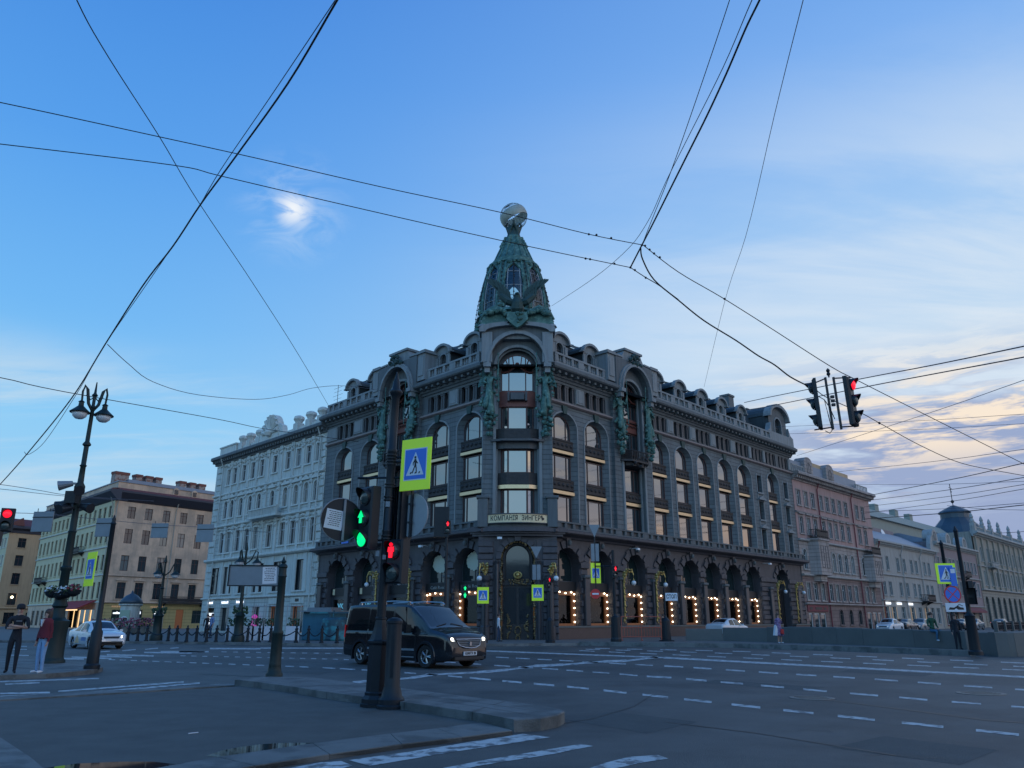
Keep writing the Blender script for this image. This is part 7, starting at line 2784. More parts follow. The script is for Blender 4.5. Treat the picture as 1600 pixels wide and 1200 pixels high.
# --- far street lamps ---
def far_lamp(u, v, top_v, label, y=None):
    g0 = G(u, v, .14)
    if y:
        g0 = Vector((AT(u, v, y).x, y, .14))
    d_ = pixdir(u, top_v)
    H_ = (HC + d_.z / d_.y * g0.y) - .14
    r = thing('street_lamp', label, 'street lamp', T(*g0), 'distant street lamps before the facades')
    k = MB()
    k.lathe([(.42, 0), (.42, .3), (.3, .5), (.26, 1.5), (.34, 1.6), (.18, 1.8), (.12, 2.2), (.10, H_ * .6), (.16, H_ * .61), (.09, H_ * .62), (.07, H_ - .5), (.12, H_ - .45), (.03, H_)], 12)
    k.build('pole', ['green_iron'], r, auto=40)
    for an in (0, 120, 240):
        k = MB()
        k.tube([(0, 0, H_ - 1.4), (.35, 0, H_ - 1.1), (.6, 0, H_ - .5), (.75, 0, H_ - .6), (.72, 0, H_ - .9)], .04, 5)
        k.lathe([(.34, 0), (.1, .22), (.04, .4)], 10, (.72, 0, H_ - 1.3))
        a_ = k.build('lantern_arm', ['green_iron'], r, RZ(an + 20))
        k = MB()
        k.lathe([(.03, -.22), (.2, -.15), (.28, 0)], 10, (.72, 0, H_ - 1.3))
        k.build('lantern_glass', ['lamp_globe'], a_)
    k = MB()
    rr = random.Random(int(u))
    for i in range(40):
        an = rr.uniform(0, 6.28)
        k.ball((.42 * math.cos(an), .42 * math.sin(an), 1.9 + rr.uniform(-.15, .25)), rr.uniform(.05, .1), 5)
    k.build('flower_ring', ['leaf'], r)
    return r


far_lamp(371, 1003, 848, 'ornate three lantern lamp in front of the white building')
far_lamp(243, 1001, 868, 'ornate lamp in front of the tan building')

# --- small far posts with signs at the crossing before the corner building ---
def far_post(name, u, v, label, cat='traffic light'):
    g0 = G(u, v, .14)
    return thing(name, label, cat, T(g0.x, g0.y, .14)), g0


fp, g0 = far_post('traffic_light_post', 860, 1005, 'far post right of the entrance with a crossing sign, yield sign back and red signal')
k = MB()
k.lathe([(.3, 0), (.3, .15), (.22, .2), (.2, 1.3), (.1, 1.45), (.06, 1.5), (.06, 3.0)], 10)
k.tube([(-.85, 0, 3.0), (0, 0, 3.0)], .03, 5)
k.tube([(-.8, 0, 2.3), (-.8, 0, 6.1)], .04, 6)
k.build('post', ['cast_iron'], fp)
ped_sign(fp, T(-1.1, -.08, 2.45), .72, .95)
k = MB()
k.box(-1.05, -.82, -.05, -.03, 3.7, 4.6)
k.box(-.78, -.55, -.05, -.03, 3.7, 4.6)
k.build('blank_plate', ['grey_metal'], fp)
k = MB()
k.prism([(-1.15, 5.7), (-.45, 5.7), (-.8, 5.0)], -.05, -.03)
k.build('yield_sign', ['grey_metal'], fp)
tl_head(fp, T(-.06, -.12, 3.2) @ RZ(50), [('lens_red', 'man'), ('lens_off', None)], .12)
fp, g0 = far_post('traffic_light_post', 963, 1004, 'far post before the lit shop windows with a turned crossing sign and red signal')
k = MB()
k.lathe([(.34, 0), (.34, .2), (.3, .3), (.28, 1.5), (.14, 1.6), (.10, 1.7), (.10, 5.6)], 10)
k.tube([(-1.15, 0, 4.6), (0, 0, 4.6)], .035, 5)
k.tube([(-1.15, 0, 3.2), (-1.15, 0, 7.0)], .04, 6)
k.build('post', ['cast_iron'], fp)
ped_sign(fp, T(-1.45, -.08, 3.55) @ RZ(25), .72, 1.25)
k = MB()
k.box(-1.4, -1.18, -.05, -.03, 4.9, 6.0)
k.box(-1.12, -.9, -.05, -.03, 4.9, 6.0)
k.build('blank_plate', ['grey_metal'], fp)
k = MB()
k.prism([(-1.5, 7.2), (-.8, 7.2), (-1.15, 6.4)], -.05, -.03)
k.build('yield_sign', ['grey_metal'], fp)
tl_head(fp, T(.05, -.2, 3.85) @ RZ(35), [('lens_red', 'man'), ('lens_off', None)], .15)
k = MB()
k.tube([(0, 0, 0), (0, .02, 0)], .3, 20, 0)
k.box(-.2, .2, -.01, 0, -.05, .05, 1)
k.build('no_entry_sign', ['sign_red', 'sign_white'], fp, T(-1.2, -.1, 2.9))
fp, g0 = far_post('traffic_light_post', 757, 1004.5, 'far post left of the entrance with crossing sign and a green signal')
k = MB()
k.lathe([(.2, 0), (.2, .2), (.07, .4), (.06, 3.4)], 10)
k.build('post', ['cast_iron'], fp)
ped_sign(fp, T(-.48, -.08, 2.3), .72, .98)
tl_head(fp, T(-1.25, 0, 2.6) @ RZ(15), [('lens_green', 'up'), ('lens_green', 'man')], .16)
fp, g0 = far_post('traffic_light_post', 694, 1004.5, 'far signal mast behind the black van with a small red signal high up')
k = MB()
k.lathe([(.2, 0), (.2, .2), (.09, .4), (.08, 7.0)], 10)
k.cbox((-.35, .1, 7.3), (.9, .5, 1.9))
k.build('post', ['cast_iron'], fp)
tl_head(fp, T(.05, -.2, 6.55) @ RZ(12), [('lens_red', 'man'), ('lens_off', None)], .16)
fp, g0 = far_post('sign_post', 1042, 1002, 'far round post with a white plate reading СТОП beside the barrier', 'sign post')
k = MB()
k.lathe([(.5, 0), (.5, .06), (.3, .1), (.28, 1.3), (.1, 1.5), (.07, 1.6), (.07, 3.4)], 12)
k.build('post', ['cast_iron'], fp)
k = MB()
k.box(.05, .85, -.1, -.08, 2.55, 3.05)
pb_ = k.build('stop_plate', ['sign_white'], fp)
text('СТОП', .34, 'sign_black', pb_, T(.45, -.105, 2.8), .003, .66, bold=.008)

# barrier fence, orange red
b0, b1 = G(972, 1001, .14), G(1034, 1001, .14)
Lb = (b1 - b0).length
k = MB()
for z in (.25, .85, 1.55):
    k.tube([(0, 0, z), (Lb, 0, z)], .028, 5)
for i in range(int(Lb / .19)):
    k.tube([(i * .19, 0, .25), (i * .19, 0, .85 if i % 2 else 1.0)], .012, 4)
for x in (0, Lb / 2, Lb):
    k.tube([(x, 0, 0), (x, 0, 1.55)], .03, 5)
    k.box(x - .03, x + .03, -.3, .3, 0, .05)
tag(k.build('barrier_fence', ['barrier_red'], None, T(b0.x, b0.y, .14)), 'orange red tubular barrier in front of the lit shop windows', 'barrier')

# bollards joined by chains along the avenue
bm_ = MB()
bm_.lathe([(.13, 0), (.13, .08), (.09, .12), (.08, .75), (.11, .78), (.11, .82), (.04, .9), (.07, .95), (.02, 1.02)], 10)
bol = bm_.mesh('bollard', ['cast_iron'])
pos = [G(u, v, .14) for u, v in ((170, 1001.5), (184, 1001.6), (199, 1001.8), (214, 1002), (228, 1002.2), (262, 1002.5), (275, 1002.7), (291, 1003), (306, 1003), (322, 1003.2), (337, 1003.3), (354, 1003.5), (386, 1003.8), (404, 1004), (422, 1004.2), (462, 1004.6), (481, 1005), (502, 1005.3), (526, 1005.5))]
ORD = ['leftmost', 'second', 'third', 'fourth', 'fifth', 'sixth', 'seventh', 'eighth', 'ninth', 'tenth', 'eleventh', 'twelfth', 'thirteenth', 'fourteenth', 'fifteenth', 'sixteenth', 'seventeenth', 'eighteenth', 'rightmost']
for i, p in enumerate(pos):
    o = obj('bollard', bol, None, T(*p))
    tag(o, 'dark iron bollard, %s from the left in the chained row at the far kerb' % ORD[i] if 0 < i < 18 else 'dark iron bollard, %s of the chained row at the far kerb' % ORD[i], 'bollard', 'bollards of the chained row')
for i in range(len(pos) - 1):
    a, b = pos[i], pos[i + 1]
    if (b - a).length > 2.4:
        continue
    k = MB()
    pts = [a.lerp(b, t / 8) + Vector((0, 0, .75 - .34 * 4 * (t / 8) * (1 - t / 8))) for t in range(9)]
    k.tube([p - a for p in pts], .035, 5)
    tag(k.build('bollard_chain', ['cast_iron'], None, T(*a)), 'iron chain hanging right of the %s bollard of the far row' % ORD[i], 'chain', 'chains between the bollards')

# cafe terrace before the white building: white screens, planters
for i, (a, b) in enumerate(((351, 366), (376, 391), (392, 407), (408, 424), (445, 463))):
    p, q = G(a, 1002.5, .14), G(b, 1002.7, .14)
    r = thing('cafe_screen', ['white fabric terrace screen, first from the left before the white building', 'white fabric terrace screen just right of the three lantern lamp', 'white fabric terrace screen, third of the row before the white building',
                              'white fabric terrace screen left of the middle iron post', 'white fabric terrace screen right of the middle iron post'][i], 'screen', T(*p), 'cafe terrace screens')
    L_ = (q - p).length
    k = MB()
    k.box(0, L_, 0, .05, .08, .95)
    k.build('cloth', ['fabric_white'], r)
    k = MB()
    for x in (0, L_):
        k.tube([(x, .03, 0), (x, .03, 2.3)], .025, 5)
    k.tube([(0, .03, 2.2), (L_, .03, 2.2)], .02, 5)
    k.build('frame', ['galv'], r)
    k = MB()
    rr = random.Random(i)
    for j in range(60):
        c = Vector((rr.uniform(0, L_), .2 + rr.uniform(-.15, .15), .95 + rr.uniform(0, .5)))
        s_ = rr.uniform(.05, .1)
        n1 = Vector((rr.uniform(-1, 1), rr.uniform(-1, 1), rr.uniform(-1, 1))).normalized() * s_
        n2 = n1.orthogonal().normalized() * s_
        k.add([c - n1, c - n2, c + n1, c + n2], [(0, 1, 2, 3)])
    k.build('plants', ['leaf'], r)
# kiosk boxes left of the corner building
p = G(470, 1000.5, .14)
kk = thing('kiosk', 'dark blue street kiosk box left of the corner building', 'kiosk', T(*p) @ RZ(-20))
k = MB()
k.bbox(0, 2.2, 0, 2, 0, 1.85, .05)
k.build('cabinet', ['kiosk_blue'], kk)
k = MB()
k.box(-.2, 2.5, -.3, 2.1, 1.85, 1.95)
k.box(0.4, 2.3, -.1, 1.2, 1.95, 2.15)
k.build('canopy', ['grey_metal'], kk)
p = G(505, 1001, .14)
k = MB()
k.lathe([(.9, 0), (.95, .1), (.95, 1.35), (.85, 1.45), (.3, 1.5)], 18)
k.tube([(0, -.9, 1.5), (0, -.9, 1.95)], .05, 6)
k.box(-1.6, 2.2, -.95, -.85, 1.75, 1.85)
tag(k.build('storage_drum', ['tank_teal'], None, T(p.x + .8, p.y, .14)), 'round teal painted drum beside the kiosk, left of the black van', 'drum')

# advertising column and flower planters before the tan building
p = Vector((AT(199, 985, 84).x, 84, .14))
ac = thing('advertising_column', 'advertising column with a dark domed cap before the tan building', 'advertising column', T(*p))
k = MB()
k.lathe([(1.0, 0), (1.05, .4), (.95, .5), (.95, 2.7), (1.15, 2.8), (1.15, 2.95)], 16)
k.build('drum', ['white_plaster'], ac, auto=40)
k = MB()
k.lathe([(1.2, 2.95), (1.05, 3.3), (.6, 3.75), (.15, 4.0), (.05, 4.3)], 16)
k.build('dome_cap', ['dome_blue'], ac, smooth=True)
k = MB()
k.box(-.5, .5, -1.06, -1.0, .8, 2.3, 0)
k.tube([(0, -1.1, 1.3), (0, -1.06, 1.3)], .4, 16, 1)
k.build('poster', ['poster_green', 'petal_white'], ac)
for i, (u, yy) in enumerate(((172, 78), (184, 78), (196, 78), (212, 80), (222, 80), (232, 80), (150, 80))):
    c = AT(u, 990, yy)
    r = thing('planter', ['planter with pink flowers left of the advertising column, second from the left', 'planter with pink flowers just left of the advertising column', 'planter with pink flowers at the foot of the advertising column', 'planter with pink flowers just right of the advertising column', 'planter with pink flowers, middle one right of the advertising column', 'planter with pink flowers left of the ornate lamp before the tan building', 'leftmost planter with pink flowers, behind the white taxi'][i], 'planter', T(c.x, yy, .14), 'planters before the tan building')
    k = MB()
    k.lathe([(.3, 0), (.45, .1), (.5, .65), (.55, .7), (.4, .72)], 12)
    k.build('pot', ['planter'], r)
    k = MB()
    rr = random.Random(i)
    for j in range(110):
        an, rd, zz = rr.uniform(0, 6.28), rr.uniform(0, .8) ** .6, rr.uniform(.6, 1.5)
        c = Vector((rd * .8 * math.cos(an), rd * .8 * math.sin(an), zz))
        s_ = rr.uniform(.06, .12)
        n1 = Vector((rr.uniform(-1, 1), rr.uniform(-1, 1), rr.uniform(-1, 1))).normalized() * s_
        n2 = n1.orthogonal().normalized() * s_
        k.add([c - n1, c - n2, c + n1, c + n2], [(0, 1, 2, 3)], 1 if rr.random() < .6 else 0)
    k.build('flowers', ['leaf', 'petal_pink'], r)
# blue street name plate on the left front
k = MB()
k.box(0, 1.1, -.12, -.08, 7.98, 8.45)
k.build('street_plate', ['sign_blue'], house, fL @ T(-18.4, -.5, 0))

# ================================================================ vehicles
def crom(P, x):
    """monotone-ish smooth interpolation of (x, value...) keys"""
    if x <= P[0][0]:
        return list(P[0][1:])
    if x >= P[-1][0]:
        return list(P[-1][1:])
    for i in range(len(P) - 1):
        if P[i][0] <= x <= P[i + 1][0]:
            t = (x - P[i][0]) / (P[i + 1][0] - P[i][0])
            p0 = P[max(0, i - 1)]
            p1, p2 = P[i], P[i + 1]
            p3 = P[min(len(P) - 1, i + 2)]
            out = []
            for k_ in range(1, len(p1)):
                m1 = (p2[k_] - p0[k_]) / max(1e-6, p2[0] - p0[0]) * (p2[0] - p1[0])
                m2 = (p3[k_] - p1[k_]) / max(1e-6, p3[0] - p1[0]) * (p2[0] - p1[0])
                if p2[k_] == p1[k_]:
                    m1 = m2 = 0
                out.append((2 * t ** 3 - 3 * t ** 2 + 1) * p1[k_] + (t ** 3 - 2 * t ** 2 + t) * m1 + (-2 * t ** 3 + 3 * t ** 2) * p2[k_] + (t ** 3 - t ** 2) * m2)
            return out


def vehicle(root, V):
    """lofted body; x forward, z up. V: dict of curves"""
    x0, x1 = V['x']
    NX = V['n']
    keys = V['keys']            # (x, top z, belt z, half width low, half width roof)
    rows = []
    # section rows as (level, width factor kind)
    us = [0.0, 0.5, 0.97, 1.0, 1.0, 1.0, 1.0, 1.0, 1.0, 0.995, 0.985, 0.97]
    RWB = [(0.86, 0.0, 'L'), (0.97, 0.03, 'L'), (1.0, 0.14, 'L'), (1.01, 0.30, 'L'), (1.012, 0.45, 'L'), (1.01, 0.6, 'L'), (1.005, 0.74, 'L'), (1.0, 0.87, 'L'), (0.985, 0.96, 'L'), (0.97, 1.0, 'L')]
    RWU = [0.10, 0.24, 0.38, 0.52, 0.66, 0.80, 0.90]
    RWT = [1.0, 0.9, 0.75, 0.5, 0.25, 0.0]
    S = []
    for i in range(NX + 1):
        x = x0 + (x1 - x0) * i / NX
        top, belt, wl, wr, sill = crom(keys, x)
        belt = min(belt, top - 0.03)
        ring = []
        for f_, t, _ in RWB:
            ring.append((x, wl * f_, sill + (belt - sill) * t))
        for t in RWU:
            e = t
            ring.append((x, wl * 0.97 + (wr - wl * 0.97) * (e ** 1.15), belt + (top - belt) * t))
        for t in RWT:
            ring.append((x, wr * t * (1.0 if t < 1 else 0.965), top - 0.02 + 0.045 * (1 - t ** 2) if t < 1 else top - 0.015))
        S.append(ring)
    nr = len(S[0])
    nb = len(RWB)
    nu = len(RWU)
    parts = {}

    def cls(i, j, c):
        x, y, z = c
        for wx, wr_ in V['wheels']:
            if (x - wx) ** 2 + (z - V['wr']) ** 2 < (V['wr'] + 0.055) ** 2 and j < nb and z < V['wr'] * 2 + .1 and abs(y) > V.get('inner', .5):
                return None
        if nb - 1 <= j < nb + nu - 1 + V.get('wtop', 0):
            for a, b, sl_, sr_ in V['side']:
                t = (j - nb + 1) / nu
                if a + sl_ * t < x < b + sr_ * t:
                    return 'side_window'
        if j >= nb + nu:
            a, b = V['wind']
            if a < x < b and abs(y) < crom(keys, x)[3] * .93:
                return 'windscreen'
            if V.get('rear') and V['rear'][0] < x < V['rear'][1] and abs(y) < crom(keys, x)[3] * .9:
                return 'rear_window'
        return 'body'
    for sgn in (1, -1):
        for i in range(NX):
            for j in range(nr - 1):
                q = [S[i][j], S[i + 1][j], S[i + 1][j + 1], S[i][j + 1]]
                q = [(a, b * sgn, c) for a, b, c in q]
                c = [sum(p[k_] for p in q) / 4 for k_ in range(3)]
                kd = cls(i, j, c)
                if kd is None:
                    continue
                kk_ = (kd, sgn if kd == 'side_window' else 0)
                parts.setdefault(kk_, MB()).add(q if sgn > 0 else q[::-1], [(0, 1, 2, 3)])
        for i in (0, NX):
            ring = [(a, b * sgn, c) for a, b, c in S[i]]
            vs = ring + [(ring[0][0], 0, ring[0][2])]
            parts.setdefault(('body', 0), MB()).add(vs, [tuple(range(len(vs)))])
    # floor
    parts[('body', 0)].box(x0 + .1, x1 - .1, -.55, .55, V['floor'], V['floor'] + .05, 1)
    for (kd, sg), mb in parts.items():
        if kd == 'body':
            mb.build('body', [V['paint'], 'plastic'], root, auto=32)
        else:
            mb.build(kd, ['car_glass'], root, auto=40)
    r = V['wr']
    for wx, wr_ in V['wheels']:
        for sg in (1, -1):
            y = sg * (V['hw'] - .02)
            k = MB()
            pts = []
            for i in range(19):
                a = math.radians(-25 + 230 * i / 18)
                pts.append((wx + (r + .06) * math.cos(a), r + (r + .06) * math.sin(a)))
            for (xa, za), (xb, zb) in zip(pts[:-1], pts[1:]):
                k.add([(xa, sg * (V['hw'] - .03), za), (xb, sg * (V['hw'] - .03), zb), (xb, sg * .45, zb), (xa, sg * .45, za)], [(0, 1, 2, 3)])
            ya, yb = sg * (V['hw'] - .05), sg * (V['hw'] + .012)
            ring = []
            for i in range(25):
                a = math.radians(-28 + 236 * i / 24)
                ring.append([(wx + q_ * math.cos(a), yy, max(.16, r + q_ * math.sin(a))) for q_, yy in ((r + .025, ya), (r + .03, yb), (r + .10, yb), (r + .125, ya))])
            for i in range(24):
                for q_ in range(3):
                    k.add([ring[i][q_], ring[i + 1][q_], ring[i + 1][q_ + 1], ring[i][q_ + 1]], [(0, 1, 2, 3)], 1)
            k.build('wheel_arch', ['plastic', V['paint']], root)
            k = MB()
            k.lathe([(r * .62, -.1), (r * .9, -.115), (r, -.07), (r, .07), (r * .9, .115), (r * .62, .1)], 26, caps=False)
            tm = k
            Mw = T(wx, sg * (V['hw'] - .13), r) @ RZ(V.get('steer', 0) if wx > 0 else 0) @ RX(90)
            wo = tm.build('wheel', ['rubber'], root, Mw, auto=50)
            k = MB()
            o_ = -.09 * sg
            k.lathe([(r * .64, o_ * .6), (r * .60, o_ * .9), (r * .56, o_ * .8), (r * .56, -o_ * .5)], 26, caps=False)
            k.tube([(0, 0, o_ * .5), (0, 0, o_ * .95)], r * .16, 10)
            for q in range(5):
                a = 2 * math.pi * q / 5
                for da in (-.13, .13):
                    k.tube([(r * .1 * math.cos(a), r * .1 * math.sin(a), o_ * .8), (r * .6 * math.cos(a + da), r * .6 * math.sin(a + da), o_ * .85)], r * .045, 5)
            k.build('rim', ['alloy'], wo)
            k = MB()
            k.tube([(0, 0, -.02), (0, 0, .02)], r * .58, 20)
            k.build('brake_disc', ['plastic'], wo)


def patch(root, pts, nrm, th, m_, name, parent=None):
    """thin raised plate through 3d points"""
    k = MB()
    n_ = Vector(nrm).normalized() * th
    P0 = [Vector(p) for p in pts]
    vs = [p - n_ * .6 for p in P0] + [p + n_ for p in P0]
    m = len(P0)
    k.add(vs, [tuple(range(m)), tuple(range(m, 2 * m))] + [(i, (i + 1) % m, m + (i + 1) % m, m + i) for i in range(m)])
    return k.build(name, [m_] if isinstance(m_, str) else m_, parent or root, auto=30)


# --- black passenger van ---
SCV = 1.06
vh = 43.0
vf = Vector((-2.70, 26.2, 0))      # near front wheel contact
hd = Vector((math.cos(R_(vh)), -math.sin(R_(vh)), 0))
lf = Vector((math.sin(R_(vh)), math.cos(R_(vh)), 0))     # left of travel = far side
vc = vf + lf * (.80 * SCV) - hd * (1.64 * SCV)
van = thing('passenger_van', 'black passenger van with silver roof rails driving past with lit headlights', 'van', T(vc.x, vc.y, 0) @ RZ(-vh) @ Matrix.Scale(SCV, 4))
VV = dict(x=(-2.62, 2.62), n=170, hw=.95, wr=.345, wheels=[(1.64, 0), (-1.64, 0)], floor=.22, paint='van_paint', steer=6,
          keys=[(-2.62, 1.62, 1.02, .86, .70, .34), (-2.58, 1.80, 1.04, .92, .76, .30), (-2.45, 1.875, 1.06, .945, .80, .26), (-1.6, 1.90, 1.06, .95, .815, .22), (0.0, 1.90, 1.05, .95, .815, .2), (.62, 1.87, 1.045, .95, .80, .2),
                (.82, 1.80, 1.04, .95, .79, .2), (1.25, 1.51, 1.03, .95, .80, .2), (1.72, 1.20, 1.02, .945, .84, .2), (1.85, 1.14, 1.015, .94, .84, .2), (2.2, 1.06, .99, .92, .80, .2), (2.45, .96, .92, .86, .72, .22),
                (2.56, .82, .80, .78, .66, .26), (2.62, .62, .60, .70, .60, .34)],
          side=[(-2.40, -1.30, .10, .0), (-1.22, -.02, .0, .0), (.06, 1.22, .0, -.50)], wind=(.84, 1.70), inner=.5)
vehicle(van, VV)
for sg in (1, -1):
    k = MB()
    k.tube([(-2.1, sg * .70, 1.90), (-2.0, sg * .70, 1.965), (-.2, sg * .70, 1.985), (.55, sg * .69, 1.955), (.7, sg * .68, 1.89)], .022, 7)
    for x in (-2.0, -.7, .55):
        k.box(x - .06, x + .06, sg * .70 - .025, sg * .70 + .025, 1.87, 1.96)
    k.build('roof_rail', ['alloy'], van)
    k = MB()
    k.cbox((.98, sg * 1.10, 1.14), (.12, .20, .25))
    k.tube([(.98, sg * .93, 1.06), (.98, sg * 1.08, 1.08)], .03, 6)
    k.build('door_mirror', ['van_paint'], van)
    for x in (-.15, .18):
        k = MB()
        k.tube([(x - .1, sg * .965, .98), (x + .1, sg * .965, .98)], .018, 6)
        k.build('door_handle', ['chrome'], van)
    k = MB()
    k.box(-1.2, 1.15, sg * .955 - .012, sg * .955 + .012, .50, .56)
    k.box(-1.2, 1.15, sg * .955 - .01, sg * .955 + .01, .30, .33)
    k.build('side_trim', ['chrome' if sg > 9 else 'grey_metal'], van)
    k = MB()
    for x in (-1.26, .02, 1.20):
        k.box(x - .006, x + .006, sg * .957, sg * .965, .32, 1.02)
    k.build('door_gap', ['black'], van)
    # head lamps wrap round the corner
    patch(van, [(2.20, sg * .885, .88), (2.42, sg * .835, .80), (2.545, sg * .70, .76), (2.56, sg * .55, .78), (2.50, sg * .57, .86), (2.40, sg * .75, .92), (2.22, sg * .86, .955)], (.62, sg * .72, .25), .035, 'headlight', 'headlight')
    k = MB()
    k.ball((2.53, sg * .66, .835), .062, 10)
    k.build('headlight_beam', ['beam'], van)
    patch(van, [(2.46, sg * .80, .50), (2.56, sg * .60, .48), (2.57, sg * .60, .53), (2.46, sg * .81, .555)], (.85, sg * .5, .0), .04, 'beam', 'daytime_lamp')
    k = MB()
    k.ball((2.52, sg * .68, .36), .05, 8)
    k.build('fog_lamp', ['headlight'], van)
    patch(van, [(-2.60, sg * .88, .85), (-2.50, sg * .955, .85), (-2.50, sg * .94, 1.25), (-2.59, sg * .86, 1.25)], (-.6, sg * .8, 0), .02, 'tail_red', 'tail_lamp')
gp = [(2.545, -.52, .84), (2.545, .52, .84), (2.60, .42, .66), (2.645, .22, .60), (2.655, 0, .585), (2.645, -.22, .60), (2.60, -.42, .66)]
gr_ = patch(van, gp, (1, 0, .25), .02, 'plastic', 'grille')
k = MB()
k.tube([Vector(p) + Vector((.028, 0, .005)) for p in gp], .016, 6, close=True)
k.build('grille_surround', ['chrome'], gr_)
k = MB()
for z in (.65, .70, .75, .80):
    w_ = .36 + (z - .6) * .6
    k.box(2.55, 2.66 - (z - .6) * .35, -w_, w_, z - .008, z + .008)
k.build('grille_bars', ['grey_metal'], gr_)
k = MB()
k.prism([(-.035, .66), (.035, .66), (.04, .72), (.015, .78), (-.015, .78), (-.04, .72)], 2.60, 2.67, ax='x')
k.build('badge', ['chrome'], gr_)
k = MB()
k.box(2.63, 2.66, -.27, .27, .38, .49, 0)
k.box(2.655, 2.664, .17, .175, .385, .485, 1)
npl = k.build('number_plate', ['paper', 'sign_black'], van)
me = text_mesh('К590ТХ 98', .095, 'sign_black', .002, bold=.003)
obj('lettering', me, npl, T(2.667, -.0, .435) @ RZ(90) @ RX(90))
k = MB()
k.box(2.5, 2.64, -.60, .60, .26, .345)
k.build('lower_intake', ['plastic'], van)
k = MB()
for sg in (1, -1):
    k.tube([(1.72, sg * .55, 1.215), (1.64, sg * .1, 1.30)], .012, 5)
k.build('wiper', ['plastic'], van)


# --- sedans ---
def sedan(root, paint, lit=False):
    D_ = dict(x=(-2.25, 2.25), n=150, hw=.86, wr=.315, wheels=[(1.38, 0), (-1.30, 0)], floor=.2, paint=paint,
              keys=[(-2.25, .86, .80, .70, .60, .36), (-2.2, .98, .90, .80, .66, .26), (-1.95, 1.06, .94, .85, .62, .22), (-1.6, 1.10, .93, .86, .60, .2), (-.85, 1.40, .92, .865, .56, .2), (-.2, 1.465, .91, .865, .56, .2),
                    (.3, 1.43, .90, .865, .57, .2), (1.05, 1.02, .89, .86, .66, .2), (1.2, .97, .88, .86, .70, .2), (1.8, .87, .82, .84, .70, .2), (2.1, .76, .72, .78, .64, .22), (2.2, .64, .60, .72, .58, .26), (2.25, .5, .46, .66, .55, .34)],
              side=[(-1.15, -.35, .25, .0), (-.27, .95, .0, -.55)], wind=(.40, 1.0), rear=(-1.5, -.92), inner=.45, wtop=-1)
    vehicle(root, D_)
    for sg in (1, -1):
        patch(root, [(1.95, sg * .78, .66), (2.14, sg * .70, .60), (2.22, sg * .48, .58), (2.17, sg * .50, .68), (2.0, sg * .74, .74)], (.75, sg * .5, .3), .03, 'beam' if lit else 'headlight', 'headlight')
        patch(root, [(-2.21, sg * .60, .80), (-2.12, sg * .80, .80), (-2.12, sg * .79, .95), (-2.18, sg * .6, .95)], (-.9, sg * .4, 0), .02, 'tail_red', 'tail_lamp')
        k = MB()
        k.cbox((.78, sg * .97, .96), (.10, .16, .12))
        k.build('door_mirror', [paint], root)
        for x in (-.5, .3):
            k = MB()
            k.tube([(x - .08, sg * .882, .78), (x + .08, sg * .882, .78)], .014, 5)
            k.build('door_handle', ['chrome'], root)
    patch(root, [(2.20, -.42, .66), (2.20, .42, .66), (2.25, .38, .56), (2.25, -.38, .56)], (1, 0, .2), .012, 'plastic', 'grille')
    patch(root, [(2.24, -.6, .40), (2.24, .6, .40), (2.23, .55, .30), (2.23, -.55, .30)], (1, 0, 0), .02, 'plastic', 'lower_intake')
    k = MB()
    k.box(2.26, 2.275, -.25, .25, .44, .53)
    k.build('number_plate', ['paper'], root)


cp = G(129, 1014.5)
ang = -44
car = thing('sedan_car', 'white taxi sedan with lit headlights driving between the two left posts', 'car', T(cp.x - .15, cp.y + 1.6, 0) @ RZ(ang) @ Matrix.Scale(.97, 4))
sedan(car, 'car_white', True)
k = MB()
k.prism([(-.9, .30), (-.6, .72), (-.3, .55), (-.15, .30)], .872, .878)
k.v = [(x, -y, z) for x, y, z in k.v]
k.prism([(.15, .42), (.15, .62), (.85, .62), (.85, .42)], -.878, -.872, 1)
k.build('side_livery', ['gold_strip', 'cloth_blue'], car)
# parked cars behind the parapet
for paint, sx, oy, rot, lab in (('car_white', 17.5, -4.2, 0, 'white parked car showing its roof above the parapet before the lit windows'),
                                ('car_white', 51.0, -6.0, 180, 'pale parked car above the parapet before the pink building'),
                                ('car_dark', 56.5, -6.0, 0, 'dark parked car above the parapet between the pale and grey cars'),
                                ('car_grey', 62.0, -6.0, 180, 'grey parked car above the parapet, right of the dark one'),
                                ('car_dark', 76.0, -7, 0, 'dark parked car before the low pale grey building'),
                                ('car_grey', 82.0, -7, 180, 'silver grey parked car before the low pale grey building')):
    M = FR @ T(sx, oy, .14)
    if paint == 'car_white' and sx < 20 or paint not in SC:
        r = thing('parked_car', lab, 'car', M @ RZ(rot), 'cars parked behind the canal parapet')
        sedan(r, paint)
        SC[paint] = r
    else:
        dup(SC[paint], M @ RZ(rot), lab)
r = dup(SC['car_dark'], FR @ T(88.0, -9, .14) @ RZ(0), 'dark car with glowing red tail lamps just left of the sitting man')
for c_ in r.children:
    if c_.name.startswith('tail_lamp'):
        c_.data = c_.data.copy()
        c_.data.materials[0] = MAT['tail_lit']

